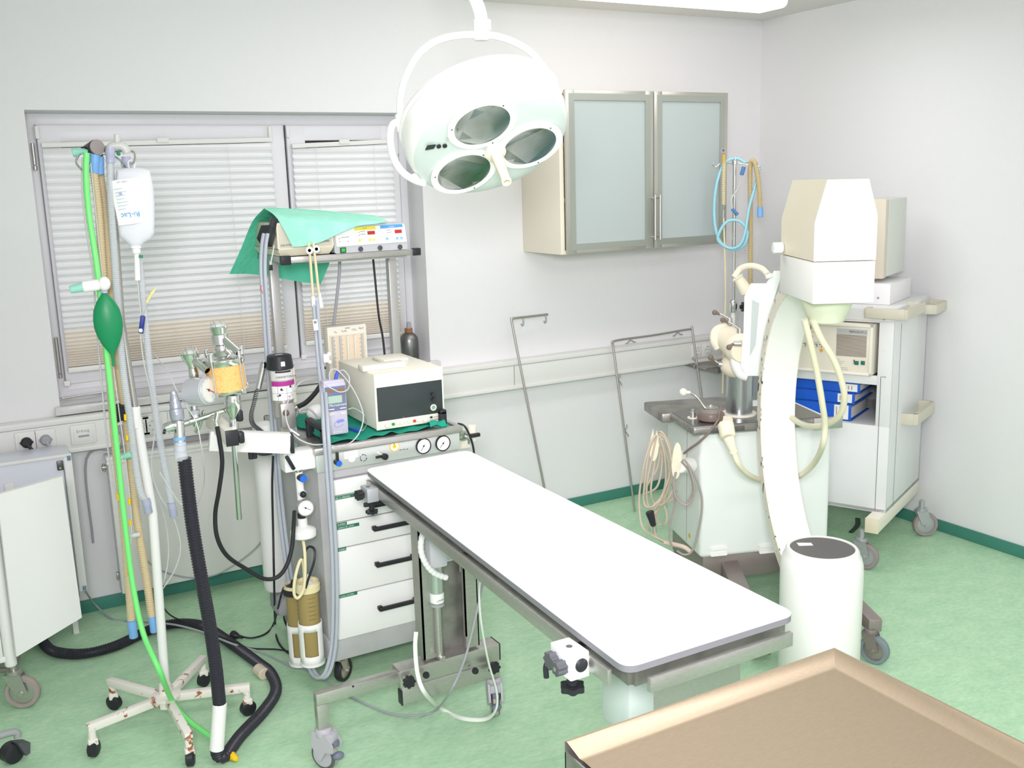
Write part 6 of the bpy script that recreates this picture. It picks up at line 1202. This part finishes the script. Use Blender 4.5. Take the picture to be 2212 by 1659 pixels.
for k, pts in enumerate([
    [(1474, 992), (1484, 1000), (1495, 1030), (1500, 1060), (1492, 1085), (1478, 1090), (1462, 1078), (1455, 1050), (1460, 1020)],
    [(1478, 992), (1500, 1025), (1514, 1065), (1516, 1100), (1508, 1150), (1495, 1190), (1478, 1198), (1462, 1190)],
    [(1462, 1060), (1456, 1100), (1448, 1130), (1447, 1165), (1452, 1180)],
    [(1472, 996), (1490, 1020), (1497, 1055), (1488, 1080), (1475, 1086), (1460, 1070), (1452, 1045)]]):
    MB(gc2).tube([W(a, b, -.16+.012*k) for a, b in pts], .0042, 8).build('grey_cable_loop', t)
m = MB(black); m.cyl(W(1403, 1105, -.05), W(1412, 1136, -.05), .017, .011, 20); m.m(steel).cyl(W(1410, 1138, -.055), W(1411, 1152, -.055), .0022); m.cyl(W(1417, 1137, -.05), W(1418, 1151, -.05), .0022); m.build('mains_plug', t)
m = MB(mat('pinkish_cable', 'D6C3B4', .4)); m.tube([W(1436, 1172, -.1), W(1456, 1176, -.12), W(1478, 1182, -.14), W(1492, 1192, -.14)], .009, 10); m.build('cable_sleeve', t)
# chassis
tb_ = mat('taupe_metal', '9A8F8C', .35, .5)
m = MB(tb_); m.box(.02, .53, .02, .38, .12, .22, .004, T=TB); m.build('undercarriage', t)
for x_ in (.14, .46):
    a = TB @ V3((x_, .06, .13)); b = V3((Ax.x, Ax.y, 0))+cv*(.30 if x_ > .3 else -.02)-cu*.0; b = a+cu*.55; b.z = .07
    m = MB(tb_); m.bar(a+V3((0, 0, .03)), b, .07, .075, bev=.004); m.build('chassis_leg', t)
fr = Z(1888, 1432, 0)
caster(t, (fr.x, fr.y, 0), .052, .03, (.3, -.95, 0), top=.13, fork=tb_, tyre=mat('grey_green_tyre', '7E8B8E', .5), hub=tb_)
for a in ((.05, .34), (.5, .34)): q = TB @ V3((a[0], a[1], 0)); caster(t, (q.x, q.y, 0), .05, .03, (.3, -.95, 0), top=.13, fork=tb_, tyre=MT['grey_green_tyre'], hub=tb_)
m = MB(tb_); m.bar(V3((fr.x, fr.y, .14)), TB @ V3((.5, .05, .15)), .05, .05, bev=.006); m.build('chassis_leg', t)
# ================================================================ monitor cart
OR_ = Z(1912, 1110, .24); XD = V3((.425, -.905, 0)).normalized(); TC = frame((OR_.x, OR_.y, 0), x=XD, z=(0, 0, 1))
CW, CD = .56, .58; z0_, z1_ = .24, 1.085
pale = mat('pale_metal_case', 'E9EAEA', .4, col2='E5E6E5', scale=3)
t = thing('imaging_cart', TC @ V3((-CW/2, CD/2, 0)), 'tall white imaging cart with beige handles, control unit and open shelf', 'cart')
sh0, sh1 = LY(TC, 1893, 922, 0), LY(TC, 1712, 822, 0); zsb, zst = LY(TC, 1890, 920, 0).z, LY(TC, 1893, 832, 0).z
zub, zut = LY(TC, 1889, 812, 0).z, LY(TC, 1891, 697, 0).z; xsr = LY(TC, 1892, 880, 0).x
m = MB(pale)
m.box(-CW, 0, 0, .018, z0_, zsb, .002, T=TC).box(xsr, 0, 0, .018, zsb, z1_, .001, T=TC).box(-CW, xsr, 0, .018, zst, zub, .001, T=TC).box(-CW, xsr, 0, .018, zut, z1_, .001, T=TC)
m.box(-.016, 0, .018, CD, z0_, z1_, .001, T=TC).box(-CW, -CW+.016, .018, CD, z0_, z1_, .001, T=TC).box(-CW, 0, CD-.016, CD, z0_, z1_, .001, T=TC).box(-CW, 0, 0, CD, z0_, z0_+.016, T=TC)
m.box(-CW+.016, -.016, .018, CD-.016, zsb-.012, zsb, T=TC).box(-CW+.016, -.016, .018, CD-.016, zst, zst+.01, T=TC)
m.build('cabinet_body', t)
m = MB(pale); m.box(-CW-.004, .004, -.004, CD+.004, z1_, z1_+.055, .006, T=TC); m.build('top_board', t)
m = MB(dgrey); m.box(-.045, -.043, -.001, 0, z0_+.01, zub, T=TC).box(-.04, -.022, -.001, 0, zub-.002, zub, T=TC).box(.0, .001, .12, .122, z0_, z1_-.02, T=TC); m.build('panel_seams', t)
for a, b in ((1908, 754), (1910, 690)):
    q = LY(TC, a, b, -.001); m = MB(steel); m.disc(TC @ V3((q.x, -.001, q.z)), -(TC.to_3x3() @ V3((0, 1, 0))), .006, cream, .003); m.build('screw_cap', t)
# shelf interior dark back with slots
m = MB(mat('inner_grey', 'A9AAAC', .6)); m.box(-CW+.02, -.02, CD-.05, CD-.017, zsb, zst, T=TC); m.m(ink).box(-.35, -.06, CD-.052, CD-.05, zsb+.075, zsb+.078, T=TC); m.build('shelf_back', t)
# handles
def wrap(zc2, x0, y1, name='grab_handle', r=.016):
    m = MB(beige); h_ = .045; pts = [V3((x0, -.0, zc2)), V3((x0, -.045, zc2)), V3((.02, -.05, zc2)), V3((.055, -.03, zc2)), V3((.062, .03, zc2)), V3((.062, y1, zc2)), V3((.0, y1, zc2))]
    Q = []
    for p in pts: Q.append(TC @ p)
    m.tube(Q, .022, 14, 4, smooth=False, flat=.0 if False else 1.0); return m
def ribbon(pts, hgt, th, name, mt=beige):
    m = MB(mt)
    P = catmull([TC @ V3(p) for p in pts], 6); vs = []; fs = []
    n = len(P)
    for i, p in enumerate(P):
        tg = (P[min(i+1, n-1)]-P[max(i-1, 0)]).normalized(); sd2 = tg.cross(V3((0, 0, 1))).normalized()
        for a, b in ((-.5, -.42), (-.42, -.5), (.42, -.5), (.5, -.42), (.5, .42), (.42, .5), (-.42, .5), (-.5, .42)): vs.append(p+sd2*th*a+V3((0, 0, hgt*b)))
    for i in range(n-1):
        for k in range(8): fs.append((8*i+k, 8*i+(k+1) % 8, 8*i+8+(k+1) % 8, 8*i+8+k))
    fs += [tuple(range(8))[::-1], tuple(8*(n-1)+k for k in range(8))]; m.add(vs, fs); m.build(name, t)
zh = LY(TC, 1920, 678, -.05).z
ribbon([(-.10, -.0, zh), (-.10, -.04, zh), (-.085, -.052, zh), (.03, -.052, zh), (.052, -.045, zh), (.06, -.02, zh), (.06, .19, zh), (.055, .215, zh), (.0, .22, zh)], .042, .022, 'grab_handle')
zh2 = LX(TC, 2040, 655, .05).z; 
ribbon([(-.0, .42, zh2), (.035, .42, zh2), (.058, .43, zh2), (.065, .45, zh2), (.065, .60, zh2), (.055, .62, zh2), (.0, .62, zh2), (-.03, .62, zh2)], .042, .022, 'grab_handle')
zh3 = LX(TC, 1990, 893, .05).z
ribbon([(-.0, .20, zh3), (.03, .20, zh3), (.052, .21, zh3), (.06, .23, zh3), (.06, .47, zh3), (.052, .50, zh3), (.0, .505, zh3)], .05, .022, 'grab_handle')
# base and casters
for xq in (-.03, -CW+.05):
    m = MB(cream); m.box(xq-.028, xq+.028, -.09, CD+.02, .175, .24, .004, T=TC); b_ = m.build('base_rail', t)
    m = MB(mat('worn_cream', 'E6DCC2', .5, col2='B98A5C', scale=30, lo=.62, hi=.7)); m.box(xq-.029, xq+.029, -.094, -.089, .174, .241, .002, T=TC); m.build('rail_end', t)
    for yq in (-.05, CD-.0):
        q = TC @ V3((xq, yq, 0)); 
        if xq > -.1: q = (Z(1868, 1228, 0), Z(1997, 1157, 0))[0 if yq < 0 else 1]; q.z = 0
        caster(t, (q.x, q.y, 0), .058, .028, (.85, -.5, 0) if yq > 0 else (.35, -.93, 0), top=.178, fork=mat('zinc', 'B9BABE', .4, .5), tyre=mat('taupe_tyre', '9B918F', .6), hub=MT['zinc'])
m = MB(black); m.tube([Z(1853, 1120, .16), Z(1852, 1135, .1), Z(1838, 1150, .03)], .012, 8, flat=.3); m.build('earthing_strap', t)
# memory unit
t = thing('control_unit', TC @ V3((-.3, .0, zub)), 'beige control unit with square buttons and louvred grille in the white cart', 'medical device')
ub = mat('unit_beige', 'E8E2D2', .4); ul, ur = -CW+.02, LY(TC, 1886, 760, -.02).x; ut, ulow = zut-.006, zub+.004
m = MB(ub); m.box(ul, ur, -.03, .30, ulow, ut, .004, T=TC); m.build('case', t)
m = MB(cream); f_ = .012
for q in ((ul, ur, ut-f_, ut), (ul, ur, ulow, ulow+f_), (ul, ul+f_, ulow, ut), (ur-f_, ur, ulow, ut)): m.box(q[0], q[1], -.037, -.03, q[2], q[3], .002, T=TC)
m.build('front_frame', t)
def U(px, py, y=-.031): return LY(TC, px, py, y)
xr = TC.to_3x3() @ V3((1, 0, 0)); fn_ = TC.to_3x3() @ V3((0, -1, 0))
a, b, c__ = U(1808, 707), U(1874, 715), U(1806, 720); gx0, gx1 = a.x, b.x; gz1 = (a.z+b.z)/2; gz0 = gz1-.022
m = MB(mat('grille_grey', 'BDBDBC', .5)); m.box(gx0, gx1, -.0318, -.03, gz0, gz1, T=TC); m.text('MEMOSKOP U', TC @ V3((gx1-.004, -.032, gz0+.006)), xr, up, .0145, dgrey, 'RIGHT', wide=.8); m.build('name_plate', t)
zl = U(1868, 772).z; m = MB(mat('louvre_dark', '8B8176', .5)); nL = 19
for k in range(nL): z_ = gz0-.006-(gz0-.006-zl)*k/(nL-1); m.box(gx0, gx1-.002, -.0322, -.03, z_, z_+.0026, T=TC)
m.build('grille', t)
for a in (1850.5, 1864): q = U(a, 784); m = MB(dgrey); m.box(q.x-.0085, q.x+.0085, -.034, -.03, q.z-.0085, q.z+.0085, .001, T=TC); m.m(mat('btn_green', '147A5A', .4)).box(q.x-.0065, q.x+.0065, -.037, -.033, q.z-.0065, q.z+.0065, .001, T=TC); m.build('green_button', t)
for a, b in ((1730, 733-5), (1725, 745-3), (1718, 743), (1727, 726), (1737, 744), (1762, 746), (1772, 747), (1749, 708), (1728, 705), (1740, 706), (1752, 728)):
    q = U(a, b); m = MB(ink); m.box(q.x-.0058, q.x+.0066, -.0325, -.03, q.z-.0058, q.z+.0066, T=TC); m.m(ub).box(q.x-.0062, q.x+.0046, -.0345, -.03, q.z-.0062, q.z+.0046, T=TC); m.m(ink).disc(TC @ V3((q.x-.0008, -.0345, q.z-.0008)), fn_, .0014, ink, .0004, 8); m.build('square_button', t)
for a, b in ((1721, 716), (1720, 734), (1718, 752), (1774, 757)): q = U(a, b); m = MB(); m.disc(TC @ V3((q.x, -.031, q.z)), fn_, .0075, orange, .0006, 20); m.build('orange_dot', t)
m = MB(greyink)
for k, (a, b, w_) in enumerate(((1808, 776, .02), (1808, 780, .055), (1808, 784, .04), (1808, 788, .03), (1812, 794, .06), (1812, 798, .07), (1740, 716, .12), (1740, 738, .10))): q = U(a, b); m.box(q.x, q.x+w_*.6, -.0314, -.03, q.z, q.z+.0013, T=TC)
m.m(ink); q = U(1845, 783); m.sph(TC @ V3((q.x, -.032, q.z+.010)), .0025, 8); m.bar(TC @ V3((q.x, -.032, q.z+.008)), TC @ V3((q.x, -.032, q.z)), .003, .001); m.bar(TC @ V3((q.x-.004, -.032, q.z+.006)), TC @ V3((q.x+.004, -.032, q.z+.006)), .001, .001)
for s_ in (-1, 1): m.bar(TC @ V3((q.x, -.032, q.z)), TC @ V3((q.x+.004*s_, -.032, q.z-.009)), .0015, .001)
m.build('front_print', t)
# binders
bl = mat('binder_blue', '1F5FD0', .45); pgs = mat('page_edges', 'E4E2DC', .7)
ys = .03; prevz = zsb+.001; specs = [(1842, 'lowest', .075, 0), (1850, 'middle', .05, .0), (1862, 'topmost', .045, 0)]
for k, (pxr, nm, th_, dd) in enumerate(specs):
    rx = LY(TC, pxr-4, 905-30*k, ys).x; t = thing('ring_binder', TC @ V3((rx-.14, ys, prevz)), 'blue ring binder lying on the cart shelf, %s of the three' % nm, 'binder', 'blue ring binders on the cart shelf')
    m = MB(bl); z_ = prevz; L_ = .31
    m.box(rx-L_, rx, ys, ys+.003, z_, z_+th_, .001, T=TC).box(rx-L_, rx+.0, ys, ys+.28, z_, z_+.003, T=TC).box(rx-L_, rx, ys, ys+.28, z_+th_-.003, z_+th_, T=TC); m.build('cover', t)
    m = MB(pgs); m.box(rx-L_+.004, rx-.006, ys+.02, ys+.25, z_+.006, z_+th_*.75, .003, T=TC); m.build('pages', t)
    m = MB(paper); m.box(rx-.075, rx-.012, ys-.0012, ys, z_+.006, z_+th_-.006, T=TC)
    for j in range(3): m.m(mat('tan_line', 'B89A7C', .6)).box(rx-.066+.014*j, rx-.062+.014*j, ys-.002, ys-.001, z_+.014, z_+th_-.014, T=TC)
    m.build('spine_label', t)
    prevz += th_+.0015
# boxes and monitor on the cart
zt2 = z1_+.055
q0 = TC.inverted() @ Z(1917, 655, zt2)
t = thing('flat_white_box', TC @ V3((-.3, .2, zt2)), 'flat white metal box on top of the cart, under the old monitor', 'box')
bq = LY(TC, 1922, 653, .12); bq2 = LY(TC, 1921, 608, .12)
m = MB(mat('white_box_metal', 'F0EFF0', .4)); m.box(bq.x-.40, bq.x, .12, .46, zt2+.001, zt2+.001+max(.055, bq2.z-bq.z), .002, T=TC); m.build('case', t)
m = MB(steel); q = LY(TC, 1910, 631, .12); m.disc(TC @ V3((bq.x-.05, .12, zt2+.03)), fn_, .005, steel, .002); m.build('screw', t)
zmb = zt2+.001+max(.055, bq2.z-bq.z)
t = thing('crt_monitor', TC @ V3((-.25, .3, zmb)), 'old beige tube monitor on the white box on top of the cart', 'monitor')
mr = LY(TC, 1906, 600, .15); mt_ = LY(TC, 1908, 431, .15); mx = mr.x; mz0_, mz1_ = zmb+.022, mt_.z
m = MB(mat('monitor_case', 'DCDFD8', .5)); m.box(mx-.39, mx, .19, .50, mz0_, mz1_, .006, T=TC); m.build('case', t)
m = MB(mat('monitor_bezel', 'DDD3C2', .45)); m.box(mx-.395, mx+.004, .15, .195, mz0_-.004, mz1_+.003, .008, T=TC); m.build('bezel', t)
m = MB(mat('crt_glass', '5B6470', .15)); s0, s1 = LY(TC, 1887, 565, .15), LY(TC, 1888, 448, .15); m.box(mx-.35, (s0.x+s1.x)/2, .146, .152, s0.z, s1.z, .003, T=TC); m.build('screen', t)
m = MB(beige); m.box(mx-.09, s0.x-.01, .147, .15, mz0_+.008, mz0_+.024, T=TC); m.m(paper).text('SIEMENS', TC @ V3((s0.x-.07, .1485, mz0_+.036)), xr, up, .009, paper); m.build('control_flap', t)
m = MB(beige); m.box(mx-.30, mx-.06, .2, .42, zmb+.001, mz0_, .004, T=TC); m.build('foot', t)
# ================================================================ leaning steel frames
t = thing('hook_rod', (2.5, -.15, 0), 'bent steel rod with two hooks, leaning on the wall behind the white table', 'rod')
lo = Y(1172, 1035, -.22); tp = Y(1106, 700, -.085); dn = (lo-tp); foot = tp+dn*((tp.z-.0)/(tp.z-lo.z))
m = MB(mat('satin_rod', 'B4B0AA', .35, .7)); m.tube([foot+V3((0, 0, .004)), lo, tp.lerp(lo, .06), tp+V3((.004, 0, .022)), Y(1114, 687, -.085), Y(1150, 683, -.075), Y(1183, 679, -.07)], .0058, 10, 5); m.build('rod', t)
for a, b in ((1130, 686), (1179, 680)):
    m = MB(mat('satin_rod', 'B4B0AA', .35, .7)); q = Y(a, b, -.08); m.tube([q, q+V3((.0, 0, -.018)), q+V3((.001, 0, -.032)), q+V3((-.006, 0, -.038)), q+V3((-.012, 0, -.030))], .0035, 8); m.build('hook', t)
t = thing('infusion_bow', (3.2, -.2, 0), 'bent steel tube frame with small hooks, leaning on the wall left of the C-arm', 'frame')
f0 = Z(1371, 1104, .004); f1 = Y(1326, 760, -.10); g1 = Y(1496, 718, -.10); g0 = Y(1516, 860, -.16)
gg = g1+(g0-g1)*((g1.z-.004)/(g1.z-g0.z))
c1_, c2_ = Y(1323, 738, -.095), Y(1493, 711, -.095)
m = MB(mat('satin_rod', 'B4B0AA', .35, .7)); m.tube([f0, f0.lerp(f1, .5), f1, c1_.lerp(f1, .3), c1_.lerp(c2_, .04)+V3((0, 0, .003)), c1_.lerp(c2_, .5), c1_.lerp(c2_, .96)+V3((0, 0, .002)), c2_.lerp(g1, .5)+V3((.002, 0, 0)), g1, g1.lerp(gg, .5), gg], .0058, 10, 6); m.build('tube', t)
def clip(p, ax_, s=1):
    m = MB(mat('satin_rod', 'B4B0AA', .35, .7)); ax_ = V3(ax_).normalized(); dn_ = V3((0, -.2, -1)) if abs(ax_.z) < .5 else V3((1, -.2, .1)); dn_ = dn_.normalized()*s
    m.tube([p-ax_*.032+dn_*.014, p-ax_*.02+dn_*.012, p-ax_*.009+dn_*.004, p, p+ax_*.009+dn_*.004, p+ax_*.02+dn_*.012, p+ax_*.032+dn_*.014], .003, 8); m.build('small_hook', t)
xa_ = (c2_-c1_).normalized(); clip(c1_.lerp(c2_, .22)+V3((0, 0, -.007)), xa_); clip(c1_.lerp(c2_, .82)+V3((0, 0, -.007)), xa_)
for f in (.22, .62): p = f1.lerp(f0, f*.8); clip(p+V3((.006, 0, 0)), (f1-f0), 1)
clip(g1.lerp(g0, .45)+V3((-.006, 0, 0)), (g1-g0), -1)
# ================================================================ corner drip pole with hoses
d5 = math.hypot(3.40, 3.8)
def Q(px, py, dd=0): return H(px, py, d5+dd)
t = thing('wall_drip_pole', Q(1584, 700), 'chrome drip pole with hooks in the corner behind the C-arm', 'drip stand')
bt = Q(1581, 760); m = MB(chrome); m.cyl(Q(1587, 348), Q(1584, 655), .0092, n=18); m.build('upper_pole', t)
m = MB(white); b2 = V3((bt.x, bt.y, .05)); m.cyl(Q(1584, 670), b2, .0115); m.build('lower_pole', t)
for k in range(4): a = k*math.pi/2+.4; m = MB(white); m.bar(b2+V3((0, 0, .0)), b2+V3((.22*math.cos(a), .22*math.sin(a), -.02)), .025, .02, bev=.002); m.build('foot', t); e_ = b2+V3((.21*math.cos(a), .21*math.sin(a), -.05)); m = MB(black); m.sph((e_.x, e_.y, .016), .016, 12); m.build('glide', t)
m = MB(chrome); m.lathe([(.010, 0), (.018, .004), (.021, .03), (.021, .05), (.016, .062), (.010, .066)], Q(1583, 676), n=12); m.build('clamp_body', t)
m = MB(); star_knob(m, Q(1602, 663), RT, .022, .012, 5); m.build('clamp_knob', t)
m = MB(chrome); m.cyl(Q(1587, 356), Q(1587, 346), .014); m.cyl(Q(1588, 340), Q(1588, 346), .004)
for pts in (([1587, 353], [1565, 353], [1555, 354], [1547, 361], [1541, 357], [1540, 350]), ([1587, 353], [1610, 352], [1628, 349], [1636, 352], [1637, 360]), ([1590, 352], [1620, 356], [1640, 360], [1644, 366], [1644, 360])): m.tube([Q(*p) for p in pts], .0026, 8)
m.build('hook_cross', t)
t = thing('tan_hose', Q(1626, 400), 'tan corrugated hose with blue cuff hung over the corner pole hook', 'hose'); m = MB(tan2 if False else mat('khaki_corrugated', 'C9B78C', .45)); m.corr([Q(1642, 450, -.03), Q(1640, 410, -.03), Q(1635, 370, -.02), Q(1628, 348, -.01), Q(1622, 352, 0), Q(1620, 380, .0), Q(1621, 450, .0), Q(1621, 560, .0), Q(1621, 640, .0)], .0115, .0085, .12, 14); m.build('hose_wall', t)
m = MB(lblue); m.cyl(Q(1642, 447, -.03), Q(1642, 469, -.03), .0145, .015); m.build('blue_cuff', t)
t = thing('short_tan_hose', Q(1563, 400), 'short pale tan corrugated tube hanging by a ring on the corner pole', 'hose'); m = MB(tan2); m.corr([Q(1564, 350, -.02), Q(1563, 400, -.02), Q(1563, 442, -.02)], .010, .0085, .12, 14); m.build('hose_wall', t)
m = MB(mat('amber_collar', 'C9A95A', .4)); m.cyl(Q(1563, 334, -.02), Q(1564, 352, -.02), .0095, .011); m.m(dsteel).lathe([(.007, -.003), (.012, -.003), (.012, .003), (.007, .003), (.007, -.003)], Q(1562, 325, -.02), (-.6, -.8, 0), 20); m.build('collar', t)
m = MB(chrome); m.cyl(Q(1563, 442, -.02), Q(1563, 452, -.02), .011, .008); m.cyl(Q(1563, 452, -.02), Q(1562, 470, -.02), .0045); m.build('metal_tip', t)
t = thing('blue_oxygen_tube', Q(1570, 480), 'light blue translucent tube coiled round the corner drip pole', 'tube'); m = MB(mat('aqua_tube', 'A5DDEC', .3, alpha=.9)); m.tube([Q(1612, 352, .01), Q(1590, 342, .01), Q(1566, 352, .0), Q(1550, 390, -.01), Q(1543, 440, -.01), Q(1545, 490, -.01), Q(1558, 525, -.01), Q(1585, 540, -.01), Q(1608, 528, -.02), Q(1614, 500, -.02), Q(1598, 478, -.02), Q(1572, 478, -.02), Q(1555, 500, -.02), Q(1552, 520, -.02), Q(1575, 536, -.02), Q(1598, 530, -.03), Q(1610, 500, -.03), Q(1618, 450, -.02), Q(1632, 400, -.01), Q(1640, 362, .0)], .0075, 12); m.build('tube', t)
t = thing('small_blue_connectors', Q(1604, 370), 'two dark blue connectors on a short clear tube at the corner pole', 'connector'); m = MB(mat('steel_blue', '5480B8', .4)); m.cyl(Q(1607, 360, -.03), Q(1602, 378, -.03), .010); m.build('upper_connector', t); m = MB(MT['steel_blue']); m.cyl(Q(1581, 451, -.02), Q(1594, 464, -.02), .008); m.build('lower_connector', t); m = MB(MT['frosty_clear']); m.tube([Q(1601, 378, -.03), Q(1595, 405, -.02), Q(1580, 430, -.02), Q(1582, 452, -.02)], .0045, 8); m.build('clear_tube', t)
tubething('latex_drop_line', 'straight pale yellow tube hanging beside the corner drip pole', [Q(1563, 470, -.01), Q(1566, 560, -.01), Q(1567, 650, -.0), Q(1563, 760, 0), Q(1561, 850, 0)], .0042, latex)
# dark little shelf on the right behind the joint
t = thing('small_steel_shelf', Y(1550, 795, -.06), 'small grey steel wall shelf half hidden behind the C-arm joint', 'shelf'); a = Y(1512, 794, -.17); m = MB(steel2); m.box(a.x, a.x+.34, -.22, -.001, a.z-.006, a.z+.006, .001); m.build('board', t); m = MB(steel2); m.box(a.x+.1, a.x+.12, -.2, -.001, a.z-.04, a.z-.006); m.build('bracket', t)
